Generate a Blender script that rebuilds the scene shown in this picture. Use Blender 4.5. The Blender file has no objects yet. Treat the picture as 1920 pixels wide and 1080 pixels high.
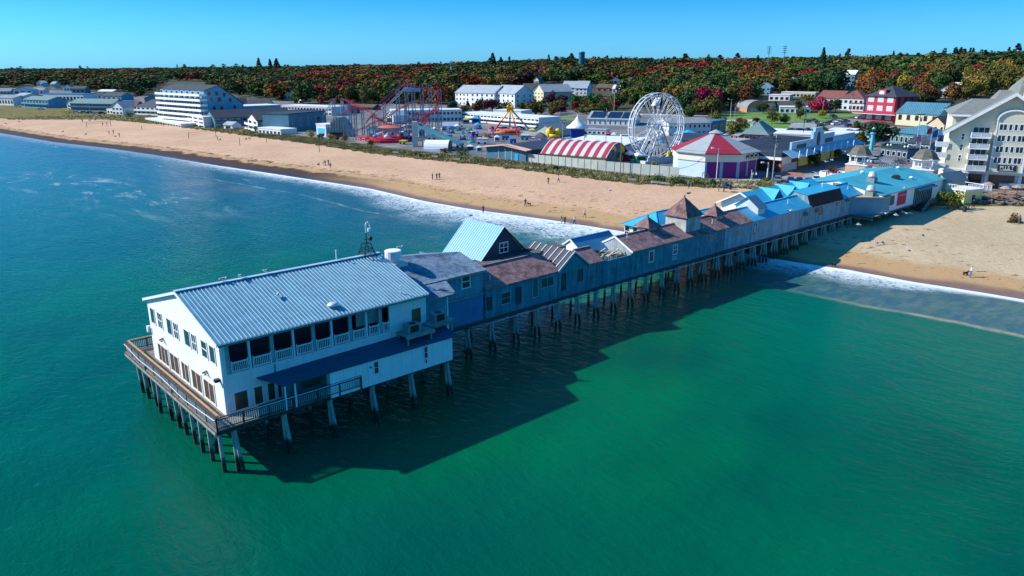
import bpy, math, random
import numpy as np
from math import sin, cos, tan, pi, radians, sqrt, atan2, atan
from mathutils import Vector, Matrix
random.seed(7); RNG = np.random.default_rng(11)
sc = bpy.context.scene
COL = sc.collection
# ------------------------------------------------------------ camera
CAMZ = 32.0; FPX = 1400.0; PITCH = atan(416/1400)
cam = bpy.data.cameras.new('camera'); camo = bpy.data.objects.new('camera', cam); COL.objects.link(camo)
camo.location = (0, 0, CAMZ); camo.rotation_euler = (pi/2-PITCH, 0, 0)
cam.sensor_width = 36; cam.lens = FPX/1920*36; cam.clip_start = .5; cam.clip_end = 30000
sc.camera = camo
# ------------------------------------------------------------ light
SUN_AZ = radians(-6); SUN_EL = radians(35.5)      # direction in which the light travels / elevation
sd = Vector((cos(SUN_EL)*cos(SUN_AZ), cos(SUN_EL)*sin(SUN_AZ), -sin(SUN_EL)))
sl = bpy.data.lights.new('sun', 'SUN'); sl.energy = 5.0; sl.angle = radians(.5); sl.color = (1, .95, .86)
so = bpy.data.objects.new('sun', sl); COL.objects.link(so); so.rotation_euler = sd.to_track_quat('-Z', 'Y').to_euler(); so.location = (-50, 0, 80)
w = bpy.data.worlds.new("World"); sc.world = w; w.use_nodes = True
nt = w.node_tree; nt.nodes.clear()
sky = nt.nodes.new('ShaderNodeTexSky'); sky.sky_type = 'NISHITA'; sky.sun_disc = False
sky.sun_elevation = SUN_EL; sky.sun_rotation = atan2(-sd.x, -sd.y); sky.air_density = 1.0; sky.dust_density = .3; sky.ozone_density = 1.0; sky.altitude = 0
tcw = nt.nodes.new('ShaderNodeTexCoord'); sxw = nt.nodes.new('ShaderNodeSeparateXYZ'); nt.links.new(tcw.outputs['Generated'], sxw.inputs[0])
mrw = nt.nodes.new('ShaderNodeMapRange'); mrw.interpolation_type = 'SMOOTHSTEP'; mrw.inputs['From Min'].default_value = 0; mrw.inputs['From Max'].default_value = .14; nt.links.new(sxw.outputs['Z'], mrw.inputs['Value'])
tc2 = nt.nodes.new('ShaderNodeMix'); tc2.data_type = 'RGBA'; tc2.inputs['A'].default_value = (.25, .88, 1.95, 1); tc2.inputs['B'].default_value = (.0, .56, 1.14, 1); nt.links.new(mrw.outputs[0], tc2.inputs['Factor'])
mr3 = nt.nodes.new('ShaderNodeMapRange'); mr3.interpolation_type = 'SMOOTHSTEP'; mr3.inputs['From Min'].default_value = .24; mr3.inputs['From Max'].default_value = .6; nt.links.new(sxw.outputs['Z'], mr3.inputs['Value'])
tc3 = nt.nodes.new('ShaderNodeMix'); tc3.data_type = 'RGBA'; nt.links.new(tc2.outputs['Result'], tc3.inputs['A']); tc3.inputs['B'].default_value = (.12, 1.25, 2.1, 1); nt.links.new(mr3.outputs[0], tc3.inputs['Factor'])  # overhead sky brightened above its own tint as added fill for shaded walls
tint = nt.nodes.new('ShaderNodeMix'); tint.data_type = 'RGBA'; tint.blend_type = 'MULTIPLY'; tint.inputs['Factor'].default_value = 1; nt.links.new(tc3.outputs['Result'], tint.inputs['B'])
lt_ = nt.nodes.new('ShaderNodeMath'); lt_.operation = 'LESS_THAN'; lt_.inputs[1].default_value = -.004; nt.links.new(sxw.outputs['Z'], lt_.inputs[0])
low = nt.nodes.new('ShaderNodeMix'); low.data_type = 'RGBA'; nt.links.new(lt_.outputs[0], low.inputs['Factor']); nt.links.new(tint.outputs['Result'], low.inputs['A']); low.inputs['B'].default_value = (0, .5, .7, 1)
bg = nt.nodes.new('ShaderNodeBackground'); bg.inputs['Strength'].default_value = .085
ow = nt.nodes.new('ShaderNodeOutputWorld')
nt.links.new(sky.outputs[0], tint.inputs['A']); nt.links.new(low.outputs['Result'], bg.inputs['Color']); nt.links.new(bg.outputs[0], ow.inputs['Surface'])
sc.view_settings.view_transform = 'Standard'; sc.view_settings.look = 'None'; sc.view_settings.gamma = 1; sc.view_settings.exposure = 0.45
sc.view_settings.use_curve_mapping = False
sc.cycles.max_bounces = 5; sc.cycles.diffuse_bounces = 2; sc.cycles.glossy_bounces = 2; sc.cycles.transparent_max_bounces = 4
# ------------------------------------------------------------ the pier's own frame: u along the pier towards land, w to its left
A = radians(42.4); CA, SA = cos(A), sin(A)
def UW(u, w_, z=0): return (u*CA-w_*SA, u*SA+w_*CA, z)
def toUW(x, y): return (x*CA+y*SA, -x*SA+y*CA)
def interp(tab, v):
    if v <= tab[0][0]: return tab[0][1]
    for (a, b), (c, d) in zip(tab, tab[1:]):
        if v <= c:
            t = (v-a)/(c-a); return b+(d-b)*t
    return tab[-1][1]
SHORE = [(-300,128),(26,122.7),(34,121.5),(41,120.1),(49,120),(59,118),(92,116),(110,114),(122,111.4),(133,109),(149,107.3),(176,108),(197,105),(225,101),(254,96.5),(296,92),(338,85.4),(380,75.2),(450,66.7),(600,48),(1200,-40),(7000,-900)]
DUNE = [(-300,215),(20,200),(44,190),(53,178),(75,172),(97,168),(104,163),(119,155),(135,152),(158,151.5),(179,149.5),(200,145),(226,142),(267,142.5),(307,140),(358,137),(416,133),(476,124),(512,84),(600,64),(1200,-20),(7000,-880)]
DW = [(-300,4),(60,4),(70,6),(90,9),(110,9),(150,8),(200,9),(270,8),(330,10),(380,12),(430,14),(470,32),(500,62),(560,90),(7000,90)]
def su(wv): return interp(SHORE, wv)
def du(wv): return interp(DUNE, wv)
def dw(wv): return interp(DW, wv)
def sst(a, b, x):
    t = min(1, max(0, (x-a)/(b-a))); return t*t*(3-2*t)
HK = [(-300,26),(0,30),(150,31),(300,29),(450,24),(560,14),(700,9),(7000,9)]
def T(x, y):
    u, wv = toUW(x, y); s = u-su(wv); d = du(wv)-su(wv)
    if s < 0: return max(-3, s*.075)
    if s < d:
        t = s/d
        return 1.3*sst(0, .45, t)+1.6*t
    D = s-d
    z = 2.9+.5*sst(0, 4, D)+.6*sst(dw(wv)*.5, dw(wv)+6, D)
    ang = wv/max(60., u+wv)      # how far to the left
    k = interp([(-1,30),(.1,32),(.32,30),(.5,26),(.62,19),(.75,12),(.88,10),(2,10)], ang)
    z += k*sst(120, 760, D)*(.85+.15*sin(x*.006+1)*cos(y*.005))
    return z
def ray(px, py):
    x = (px-960)/FPX; y = -(py-540)/FPX
    return Vector((x, cos(PITCH)+y*sin(PITCH), -sin(PITCH)+y*cos(PITCH)))
def G(px, py, off=0):
    """the ground point that stands behind a point of the photograph"""
    r = ray(px, py); t = 60.
    last = t
    while t < 3500:
        p = r*t
        if CAMZ+p.z < T(p.x, p.y)+off:
            a, b = last, t
            for _ in range(14):
                m = (a+b)/2; q = r*m
                if CAMZ+q.z < T(q.x, q.y)+off: b = m
                else: a = m
            q = r*b; return Vector((q.x, q.y, T(q.x, q.y)))
        last = t; t += max(1., t*.012)
    q = r*t; return Vector((q.x, q.y, T(q.x, q.y)))
def ztop(P_, py):
    """height at which a vertical over ground point P_ reaches photo row py"""
    y = -(py-540)/FPX
    return CAMZ+P_[1]*(-sin(PITCH)+y*cos(PITCH))/(cos(PITCH)+y*sin(PITCH))
def proj(p):
    c = p[1]*cos(PITCH)-(p[2]-CAMZ)*sin(PITCH); u = p[1]*sin(PITCH)+(p[2]-CAMZ)*cos(PITCH)
    return (960+FPX*p[0]/c, 540-FPX*u/c)
# ------------------------------------------------------------ materials
MATS = {}
def M(name, color, rough=.75, var=.12, scale=2.5, metal=0., kind=None, k=.15, spec=.3, color2=None, bump=0.):
    """procedural paint / wood / stone: colour broken by two noises; kinds add clapboards, boards, shingles, corrugation"""
    if name in MATS: return MATS[name]
    m = bpy.data.materials.new(name); m.use_nodes = True; MATS[name] = m
    nt = m.node_tree; N = nt.nodes; L = nt.links
    b = N['Principled BSDF']; b.inputs['Roughness'].default_value = rough; b.inputs['Metallic'].default_value = metal
    b.inputs['Specular IOR Level'].default_value = spec
    g = N.new('ShaderNodeNewGeometry'); tc = N.new('ShaderNodeTexCoord')
    n1 = N.new('ShaderNodeTexNoise'); n1.inputs['Scale'].default_value = scale; n1.inputs['Detail'].default_value = 6; n1.inputs['Roughness'].default_value = .65
    L.new(g.outputs['Position'], n1.inputs['Vector'])
    r = N.new('ShaderNodeValToRGB'); c = color
    r.color_ramp.elements[0].position = .28; r.color_ramp.elements[1].position = .72
    lo = [x*(1-2*var) for x in c]; hi = [min(1, x*(1+1.2*var)) for x in c]
    if color2: lo = color2; hi = c
    r.color_ramp.elements[0].color = (*lo, 1); r.color_ramp.elements[1].color = (*hi, 1)
    L.new(n1.outputs['Fac'], r.inputs['Fac']); out = r.outputs['Color']
    hgt = None
    def mth(op, a, b_=None):
        q = N.new('ShaderNodeMath'); q.operation = op
        for i, vv in enumerate((a, b_)):
            if vv is None: continue
            if isinstance(vv, (int, float)): q.inputs[i].default_value = vv
            else: L.new(vv, q.inputs[i])
        return q.outputs[0]
    def darken(col, mask, amt):
        mx = N.new('ShaderNodeMix'); mx.data_type = 'RGBA'; mx.blend_type = 'MULTIPLY'
        L.new(mask, mx.inputs['Factor']); L.new(col, mx.inputs['A']); mx.inputs['B'].default_value = (amt, amt, amt, 1); return mx.outputs['Result']
    if kind in ('clap', 'boards', 'ribs', 'floor', 'panel'):
        sx = N.new('ShaderNodeSeparateXYZ'); L.new(tc.outputs['Object'], sx.inputs[0])
        if kind == 'clap': co = sx.outputs['Z']
        elif kind == 'floor': co = sx.outputs['Y']
        else: co = mth('ADD', sx.outputs['X'], mth('MULTIPLY', sx.outputs['Y'], 1.0))
        f = mth('FRACT', mth('DIVIDE', co, k))
        if kind == 'clap': hgt = f; mask = mth('LESS_THAN', f, .16)
        elif kind == 'ribs': hgt = mth('LESS_THAN', f, .25); mask = mth('LESS_THAN', mth('ABSOLUTE', mth('SUBTRACT', f, .3)), .09)
        elif kind == 'panel': mask = mth('LESS_THAN', f, .03)
        else: hgt = mth('GREATER_THAN', f, .1); mask = mth('LESS_THAN', f, .12)
        out = darken(out, mask, .7 if kind == 'panel' else .55 if kind != 'clap' else .62)
        if kind in ('boards', 'floor'):
            wn = N.new('ShaderNodeTexWhiteNoise'); wn.noise_dimensions = '1D'; L.new(mth('FLOOR', mth('DIVIDE', co, k)), wn.inputs['W'])
            out = darken(out, wn.outputs['Value'], .74)
        if kind != 'ribs':
            # weather streaks running down the boards
            mp = N.new('ShaderNodeMapping'); mp.inputs['Scale'].default_value = (3, 3, .35); L.new(tc.outputs['Object'], mp.inputs['Vector'])
            n2 = N.new('ShaderNodeTexNoise'); n2.inputs['Scale'].default_value = 1.2; n2.inputs['Detail'].default_value = 8; L.new(mp.outputs[0], n2.inputs['Vector'])
            r2 = N.new('ShaderNodeMapRange'); r2.inputs['From Min'].default_value = .5; r2.inputs['From Max'].default_value = .8; L.new(n2.outputs['Fac'], r2.inputs['Value'])
            out = darken(out, r2.outputs[0], 1-var*3.)
    elif kind == 'shingle':
        br = N.new('ShaderNodeTexBrick'); br.inputs['Scale'].default_value = 1/k; br.inputs['Mortar Size'].default_value = .012
        br.inputs['Color1'].default_value = (1, 1, 1, 1); br.inputs['Color2'].default_value = (.55, .55, .58, 1); br.inputs['Mortar'].default_value = (.35, .35, .35, 1)
        br.inputs['Brick Width'].default_value = 1.; br.inputs['Row Height'].default_value = .5
        L.new(tc.outputs['Object'], br.inputs['Vector'])
        mx = N.new('ShaderNodeMix'); mx.data_type = 'RGBA'; mx.blend_type = 'MULTIPLY'; mx.inputs['Factor'].default_value = .85
        L.new(out, mx.inputs['A']); L.new(br.outputs['Color'], mx.inputs['B']); out = mx.outputs['Result']; hgt = br.outputs['Fac']
        n2 = N.new('ShaderNodeTexNoise'); n2.inputs['Scale'].default_value = .5; n2.inputs['Detail'].default_value = 9; n2.inputs['Roughness'].default_value = .7; L.new(tc.outputs['Object'], n2.inputs['Vector'])
        r2 = N.new('ShaderNodeMapRange'); r2.inputs['From Min'].default_value = .52; r2.inputs['From Max'].default_value = .6; L.new(n2.outputs['Fac'], r2.inputs['Value'])
        out = darken(out, r2.outputs[0], 1-var*2.2)
    if hgt is not None or bump:
        bp = N.new('ShaderNodeBump'); bp.inputs['Strength'].default_value = .5 if not bump else bump; bp.inputs['Distance'].default_value = .03
        L.new(hgt if hgt is not None else n1.outputs['Fac'], bp.inputs['Height']); L.new(bp.outputs[0], b.inputs['Normal'])
    L.new(out, b.inputs['Base Color'])
    return m
WHITE = M('white_paint', (.78, .79, .80), .5, .06, 1.2)
# ------------------------------------------------------------ mesh builder
class MB:
    def __init__(s, off=(0, 0, 0)): s.v = []; s.f = []; s.o = off; s.mi = []; s.cur = 0
    def pts(s, P_):
        n = len(s.v); ox, oy, oz = s.o
        s.v += [(p[0]-ox, p[1]-oy, p[2]-oz) for p in P_]; return n
    def poly(s, *P_):
        n = s.pts(P_); s.f.append(tuple(range(n, n+len(P_)))); s.mi.append(s.cur); return s
    def hexa(s, a, b):
        """solid between bottom quad a and top quad b"""
        n = s.pts(list(a)+list(b)); k = len(a)
        s.f.append(tuple(n+i for i in reversed(range(k)))); s.f.append(tuple(n+k+i for i in range(k)))
        for i in range(k):
            j = (i+1) % k; s.f.append((n+i, n+j, n+k+j, n+k+i))
        s.mi += [s.cur]*(k+2); return s
    def box(s, x0, x1, y0, y1, z0, z1):
        if x1 < x0: x0, x1 = x1, x0
        if y1 < y0: y0, y1 = y1, y0
        return s.hexa([(x0, y0, z0), (x1, y0, z0), (x1, y1, z0), (x0, y1, z0)], [(x0, y0, z1), (x1, y0, z1), (x1, y1, z1), (x0, y1, z1)])
    def beam(s, p, q, a=.1, b=None, n=4, a2=None):
        """bar of width a (height b) from p to q; n sides, tapering to a2"""
        p = Vector(p); q = Vector(q); d = q-p
        if d.length < 1e-6: return s
        d.normalize(); up = Vector((0, 0, 1)) if abs(d.z) < .95 else Vector((1, 0, 0))
        x = d.cross(up).normalized(); y = x.cross(d).normalized()
        b = b or a; r2 = 1 if a2 is None else a2/a; A_ = []; B_ = []
        for i in range(n):
            t = 2*pi*(i+.5)/n; c = cos(t)/(cos(pi/n) if n == 4 else 1); e = sin(t)/(cos(pi/n) if n == 4 else 1)
            o = x*(c*a/2)+y*(e*b/2); A_.append(p+o); B_.append(q+o*r2)
        return s.hexa(A_, B_)
    def path(s, P_, a=.1, n=4):
        for p, q in zip(P_, P_[1:]): s.beam(p, q, a, n=n)
        return s
    def lathe(s, prof, c=(0, 0, 0), n=12, ph=0.):
        """profile [(r, z)...] turned about a vertical axis"""
        base = len(s.v); P_ = []
        for r, z in prof:
            for i in range(n):
                t = 2*pi*i/n+ph; P_.append((c[0]+r*cos(t), c[1]+r*sin(t), c[2]+z))
        s.pts(P_)
        for k in range(len(prof)-1):
            for i in range(n):
                j = (i+1) % n; s.f.append((base+k*n+i, base+k*n+j, base+(k+1)*n+j, base+(k+1)*n+i)); s.mi.append(s.cur)
        s.f.append(tuple(base+i for i in reversed(range(n)))); s.mi.append(s.cur)
        s.f.append(tuple(base+(len(prof)-1)*n+i for i in range(n))); s.mi.append(s.cur)
        return s
    def ball(s, c, rx, ry=None, rz=None, n=8, m_=5):
        ry = ry or rx; rz = rz or rx; base = len(s.v); P_ = [(c[0], c[1], c[2]-rz)]
        for k in range(1, m_):
            a = pi*k/m_
            for i in range(n):
                t = 2*pi*i/n; P_.append((c[0]+rx*sin(a)*cos(t), c[1]+ry*sin(a)*sin(t), c[2]-rz*cos(a)))
        P_.append((c[0], c[1], c[2]+rz)); s.pts(P_); top = base+len(P_)-1
        for i in range(n):
            j = (i+1) % n; s.f.append((base, base+1+j, base+1+i)); s.mi.append(s.cur)
            for k in range(m_-2):
                a = base+1+k*n; s.f.append((a+i, a+j, a+n+j, a+n+i)); s.mi.append(s.cur)
            a = base+1+(m_-2)*n; s.f.append((a+i, a+j, top)); s.mi.append(s.cur)
        return s
    def slab(s, quad, t=.12):
        """a roof plane given thickness downwards"""
        return s.hexa([(p[0], p[1], p[2]-t) for p in quad], quad)
def build(name, mb, mat, parent=None, smooth=False, label=None):
    me = bpy.data.meshes.new(name); me.from_pydata([tuple(p) for p in mb.v], [], mb.f)
    for mm in (mat if isinstance(mat, (list, tuple)) else [mat]): me.materials.append(mm)
    if isinstance(mat, (list, tuple)): me.polygons.foreach_set('material_index', mb.mi)
    if smooth: me.polygons.foreach_set('use_smooth', [True]*len(me.polygons))
    me.update()
    o = bpy.data.objects.new(name, me); COL.objects.link(o)
    if parent: o.parent = parent
    if label: o['label'] = label
    return o
def tag(o, label, cat, group=None, kind=None):
    if label: o['label'] = label
    if cat: o['category'] = cat
    if group: o['group'] = group
    if kind: o['kind'] = kind
    return o
def thing(name, label, cat, loc=(0, 0, 0), rz=0., group=None, sc_=1.):
    o = bpy.data.objects.new(name, None); COL.objects.link(o); o.location = loc; o.rotation_euler = (0, 0, rz); o.empty_display_size = .3
    o.scale = (sc_,)*3
    return tag(o, label, cat, group)
def struct(name, mb, mat, smooth=False):
    o = build(name, mb, mat, None, smooth); o['kind'] = 'structure'; return o
def clone(root, loc, rz=0., label=None, sc_=1., group=None, over=None):
    r = root.copy(); COL.objects.link(r); r.location = loc; r.rotation_euler = (0, 0, rz); r.scale = (sc_,)*3
    if label: r['label'] = label
    if group: r['group'] = group
    for ch in list(root.children):
        c = ch.copy(); COL.objects.link(c); c.parent = r
        if over and c.name.split('.')[0] in over:
            c.material_slots[0].link = 'OBJECT'; c.material_slots[0].material = over[c.name.split('.')[0]]
        for g in ch.children:
            d = g.copy(); COL.objects.link(d); d.parent = c
    return r
def PT(name, label, cat, u, w_, z, group=None):
    """a thing standing in the pier's frame; its parts are built in (u, w, z) with MB(off=(u, w, z))"""
    return thing(name, label, cat, UW(u, w_, z), A, group)
def window(parent, a, b, z0, z1, axis='x', c=0., out=-1, off=(0, 0, 0), fr=.09, bars=1, cross=False, glass=None, frame=None, name='window', dep=.06):
    """window on a wall: axis 'x' -> spans a..b in x on the plane y=c, facing out*y; 'y' -> spans y on plane x=c"""
    f = MB(off); g = MB(off); d0 = c+out*dep; d1 = c+out*.005
    def bx(m, p, q, e, h, n0, n1):
        if axis == 'x': m.box(p, q, n0, n1, e, h)
        else: m.box(n0, n1, p, q, e, h)
    bx(f, a, b, z0, z0+fr, d0, d1); bx(f, a, b, z1-fr, z1, d0, d1); bx(f, a, a+fr, z0+fr, z1-fr, d0, d1); bx(f, b-fr, b, z0+fr, z1-fr, d0, d1)
    for i in range(bars):
        t = a+(b-a)*(i+1)/(bars+1); bx(f, t-fr*.35, t+fr*.35, z0+fr, z1-fr, d0, d1)
    if cross: bx(f, a+fr, b-fr, (z0+z1)/2-fr*.35, (z0+z1)/2+fr*.35, c+out*dep*.9, d1)
    bx(g, a+fr, b-fr, z0+fr, z1-fr, c+out*dep*.4, c+out*.002)
    fo = build(name, f, frame or WHITE, parent); build('pane', g, glass or GLASS, fo)
    return fo
GLASS = M('dark_glass', (.015, .02, .025), .08, .3, .7, spec=.8)
def winfield(parent, rects, off=(0,0,0)): pass
# ================================================================ ground, beach, water
def grid(name, ws, offs, mat, kind='structure', zoff=0., water=False):
    """sheet between curves offs(w)->list of u; every column is a w"""
    V = []; F = []; S = []; nrow = None
    for wv in ws:
        us = offs(wv); nrow = len(us); s0 = su(wv)
        for u in us:
            x, y, _ = UW(u, wv)
            V.append((x, y, zoff if water else T(x, y)+zoff)); S.append(u-s0)
    for i in range(len(ws)-1):
        for j in range(nrow-1):
            a = i*nrow+j; F.append((a, a+nrow, a+nrow+1, a+1))
    me = bpy.data.meshes.new(name); me.from_pydata(V, [], F); me.materials.append(mat)
    at = me.attributes.new('s', 'FLOAT', 'POINT'); at.data.foreach_set('value', S)
    at = me.attributes.new('w', 'FLOAT', 'POINT'); at.data.foreach_set('value', [wv for wv in ws for _ in range(nrow)])
    me.polygons.foreach_set('use_smooth', [True]*len(F)); me.update()
    o = bpy.data.objects.new(name, me); COL.objects.link(o); o['kind'] = kind; return o
class NT:
    """short hand for node trees"""
    def __init__(s, name):
        s.m = bpy.data.materials.new(name); s.m.use_nodes = True; s.t = s.m.node_tree; s.N = s.t.nodes; s.L = s.t.links; s.b = s.N['Principled BSDF']
        s.pos = s.N.new('ShaderNodeNewGeometry').outputs['Position']
    def set(s, sock, v):
        if isinstance(v, (int, float)): sock.default_value = v
        elif isinstance(v, tuple): sock.default_value = v if len(v) == 4 else (*v, 1)
        else: s.L.new(v, sock)
    def attr(s, n): a = s.N.new('ShaderNodeAttribute'); a.attribute_name = n; return a.outputs['Fac']
    def math(s, op, a, b=0., c=None):
        q = s.N.new('ShaderNodeMath'); q.operation = op; s.set(q.inputs[0], a); s.set(q.inputs[1], b)
        if c is not None: s.set(q.inputs[2], c)
        return q.outputs[0]
    def noise(s, scale, det=5, rough=.6, stretch=(1, 1, 1), rot=0., dist=0., vec=None):
        mp = s.N.new('ShaderNodeMapping'); mp.inputs['Scale'].default_value = stretch; 
        mp0 = s.N.new('ShaderNodeMapping'); mp0.inputs['Rotation'].default_value = (0, 0, -rot); s.L.new(vec or s.pos, mp0.inputs['Vector']); s.L.new(mp0.outputs[0], mp.inputs['Vector'])
        n = s.N.new('ShaderNodeTexNoise'); n.inputs['Scale'].default_value = scale; n.inputs['Detail'].default_value = det; n.inputs['Roughness'].default_value = rough; n.inputs['Distortion'].default_value = dist
        s.L.new(mp.outputs[0], n.inputs['Vector']); return n.outputs['Fac']
    def ss(s, v, a, b, lo=0., hi=1.):
        r = s.N.new('ShaderNodeMapRange'); r.interpolation_type = 'SMOOTHSTEP'; s.set(r.inputs['Value'], v)
        r.inputs['From Min'].default_value = a; r.inputs['From Max'].default_value = b; r.inputs['To Min'].default_value = lo; r.inputs['To Max'].default_value = hi; return r.outputs[0]
    def mix(s, f, a, b, mode='MIX'):
        q = s.N.new('ShaderNodeMix'); q.data_type = 'RGBA'; q.blend_type = mode; s.set(q.inputs['Factor'], f); s.set(q.inputs['A'], a); s.set(q.inputs['B'], b); return q.outputs['Result']
    def bump(s, h, st, dist): 
        q = s.N.new('ShaderNodeBump'); q.inputs['Strength'].default_value = st; q.inputs['Distance'].default_value = dist; s.L.new(h, q.inputs['Height']); return q
# --- sand
n = NT('sand'); s_ = n.attr('s'); w_a = n.attr('w')
big = n.noise(.05, 4); fine = n.noise(1.2, 8, .75); foot = n.noise(2.2, 5, .7, (1, 1, 1))
dry = n.mix(n.ss(big, .35, .65), n.mix(n.ss(w_a, 40, 110), (.49, .38, .235), (.57, .355, .22)), n.mix(n.ss(w_a, 40, 110), (.56, .44, .28), (.64, .41, .26))); dry = n.mix(n.ss(fine, .35, .7), n.mix(1., dry, (.80, .78, .76), 'MULTIPLY'), dry)
wet1 = (.43, .27, .13); wet2 = (.21, .125, .09)
edge = n.math('ADD', s_, n.math('MULTIPLY', n.math('SUBTRACT', n.noise(.09, 5), .5), 7.))
col = n.mix(n.ss(edge, 9, 13), wet1, dry)
col = n.mix(n.ss(n.math('ADD', s_, n.math('MULTIPLY', n.math('SUBTRACT', n.noise(.06, 3), .5), 8.)), 1.5, 4.5), wet2, col)
# tidal wrack: broken dark brown weed, thick to the left, only flecks on the right
ww = n.math('ADD', s_, n.math('MULTIPLY', n.math('SUBTRACT', n.noise(.12, 6, .7), .5), 9.))
band = n.math('MULTIPLY', n.ss(ww, -.5, .6), n.ss(ww, 9., 7.)); band2 = n.math('MULTIPLY', n.ss(ww, 10, 11), n.math('MULTIPLY', n.ss(ww, 13, 12), n.ss(n.noise(.4, 6, .7), .5, .58)))
lw = n.ss(w_a, 165, 215); nb = n.ss(n.noise(.5, 8, .75, (1, 2.5, 1), A), .28, .42)
weed = n.math('MULTIPLY', n.math('MAXIMUM', n.math('MULTIPLY', band, n.math('MAXIMUM', nb, n.ss(ww, 5, 3.5))), band2), lw)
thin = n.math('MULTIPLY', n.math('MULTIPLY', n.ss(ww, 9, 9.8), n.ss(ww, 12.5, 11)), n.math('MULTIPLY', n.ss(n.noise(.8, 9, .8, (1, 2, 1), A), .5, .6), n.ss(w_a, 112, 135, .1, .75)))
fleck = n.math('MULTIPLY', n.ss(n.noise(.42, 3, .6, (1, 2.6, 1), .1), .63, .66), n.math('MULTIPLY', n.ss(s_, 2, 7), n.ss(s_, 33, 20)))
dots = n.math('MULTIPLY', n.ss(n.noise(1.1, 4, .7), .60, .70), n.math('MULTIPLY', n.ss(s_, 10, 13), n.ss(s_, 24, 17, 0, .55)))
weed = n.math('MAXIMUM', n.math('MAXIMUM', weed, thin), n.math('MAXIMUM', n.math('MULTIPLY', fleck, .8), dots))
col = n.mix(n.math('MINIMUM', weed, 1.), col, (.05, .026, .018))
n.set(n.b.inputs['Base Color'], col); n.set(n.b.inputs['Roughness'], n.ss(s_, 0, 6, .25, .95)); n.b.inputs['Specular IOR Level'].default_value = .25
h = n.math('ADD', n.math('MULTIPLY', foot, .6), n.math('MULTIPLY', n.noise(.35, 4), 1.)); bp = n.bump(h, .55, .35); n.L.new(bp.outputs[0], n.b.inputs['Normal'])
SAND = n.m
# --- dune turf under the grass, and pond-flat marsh grass
n = NT('dune_turf'); c = n.mix(n.ss(n.noise(.35, 6, .7), .4, .62), (.13, .13, .04), (.27, .21, .09)); c = n.mix(n.ss(n.noise(.5, 7, .7), .62, .7), c, (.45, .35, .2))
n.set(n.b.inputs['Base Color'], c); n.b.inputs['Roughness'].default_value = .95; n.b.inputs['Specular IOR Level'].default_value = .1
n.L.new(n.bump(n.noise(1.5, 8, .8), 1., .8).outputs[0], n.b.inputs['Normal']); TURF = n.m
# --- town ground: worn asphalt, gravel and dirt
n = NT('town_ground_mat'); c = n.mix(n.ss(n.noise(.06, 5, .6), .42, .58), (.12, .12, .125), (.20, .19, .18)); c = n.mix(n.ss(n.noise(.11, 6, .7, (1, 1, 1), 1.), .56, .64), c, (.30, .27, .23)); c = n.mix(n.ss(n.noise(2., 6, .8), .3, .7, .0, .35), c, (.05, .05, .06))
n.set(n.b.inputs['Base Color'], c); n.b.inputs['Roughness'].default_value = .9; n.L.new(n.bump(n.noise(3, 6), .3, .1).outputs[0], n.b.inputs['Normal']); TOWN = n.m
# --- wooded hill floor
n = NT('forest_floor'); c = n.mix(n.ss(n.noise(.03, 6, .7), .4, .6), (.02, .03, .012), (.05, .045, .02)); n.set(n.b.inputs['Base Color'], c); n.b.inputs['Roughness'].default_value = .95; FLOOR = n.m
n = NT('lawn_grass'); c = n.mix(n.ss(n.noise(.12, 6, .7), .4, .6), (.07, .17, .02), (.13, .22, .035)); n.set(n.b.inputs['Base Color'], c); n.b.inputs['Roughness'].default_value = .9; n.L.new(n.bump(n.noise(4, 5), .5, .1).outputs[0], n.b.inputs['Normal']); LAWN = n.m
ws = [-300+20*i for i in range(15)]+[5*i for i in range(112)]+[560+20*i for i in range(1, 33)]+[1200+300*i for i in range(1, 20)]
def lin(a, b, k): return [a+(b-a)*i/(k-1) for i in range(k)]
grid('beach', ws, lambda wv: [su(wv)-70, su(wv)-30]+lin(su(wv)-8, du(wv), 22), SAND)
grid('dune_ground', ws, lambda wv: lin(du(wv), du(wv)+dw(wv), 6), TURF)
grid('town_ground', ws, lambda wv: lin(du(wv)+dw(wv), du(wv)+max(215, dw(wv)+60), 16), TOWN)
grid('hill', ws, lambda wv: [du(wv)+max(215, dw(wv)+60)+d for d in (0, 30, 60, 90, 130, 170, 220, 280, 340, 400, 480, 560, 660, 800, 1000, 1500, 2500, 4500, 9000)], FLOOR)
# --- sea
n = NT('sea_water'); s_ = n.attr('s'); w_a = n.attr('w')
big = n.noise(.011, 3, .5, (1, 1, 1), 0, .4); mid = n.noise(.035, 4, .55, (1, 1.8, 1), A+.3)
deep = n.mix(n.ss(big, .38, .62), (.0, .092, .054), (.0, .128, .036)); deep = n.mix(n.ss(mid, .3, .7), n.mix(1., deep, (.68, .68, .85), 'MULTIPLY'), deep)
deep = n.mix(n.ss(w_a, 80, 260), deep, (.0, .095, .108))
sh = n.ss(n.math('ADD', s_, n.math('MULTIPLY', n.math('SUBTRACT', n.noise(.03, 4), .5), 26.)), -62, -20); shallow = n.mix(n.ss(w_a, 70, 130), (.0, .115, .075), (.0, .085, .125))
col = n.mix(n.math('MULTIPLY', sh, n.ss(w_a, 40, 250, .8, .85)), deep, shallow)
silt = n.math('MULTIPLY', n.ss(n.math('ADD', s_, n.math('MULTIPLY', n.math('SUBTRACT', n.noise(.055, 5, .6), .5), 3.)), -18., -16.5), n.ss(w_a, 66, 48)); col = n.mix(n.math('MULTIPLY', silt, n.ss(n.noise(.12, 5, .6, (1, 2.2, 1), A), .3, .65, .6, .95)), col, n.mix(n.ss(n.noise(.2, 6, .7, (1, 2.5, 1), A), .4, .62), (.03, .10, .135), (.10, .155, .15)))
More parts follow.
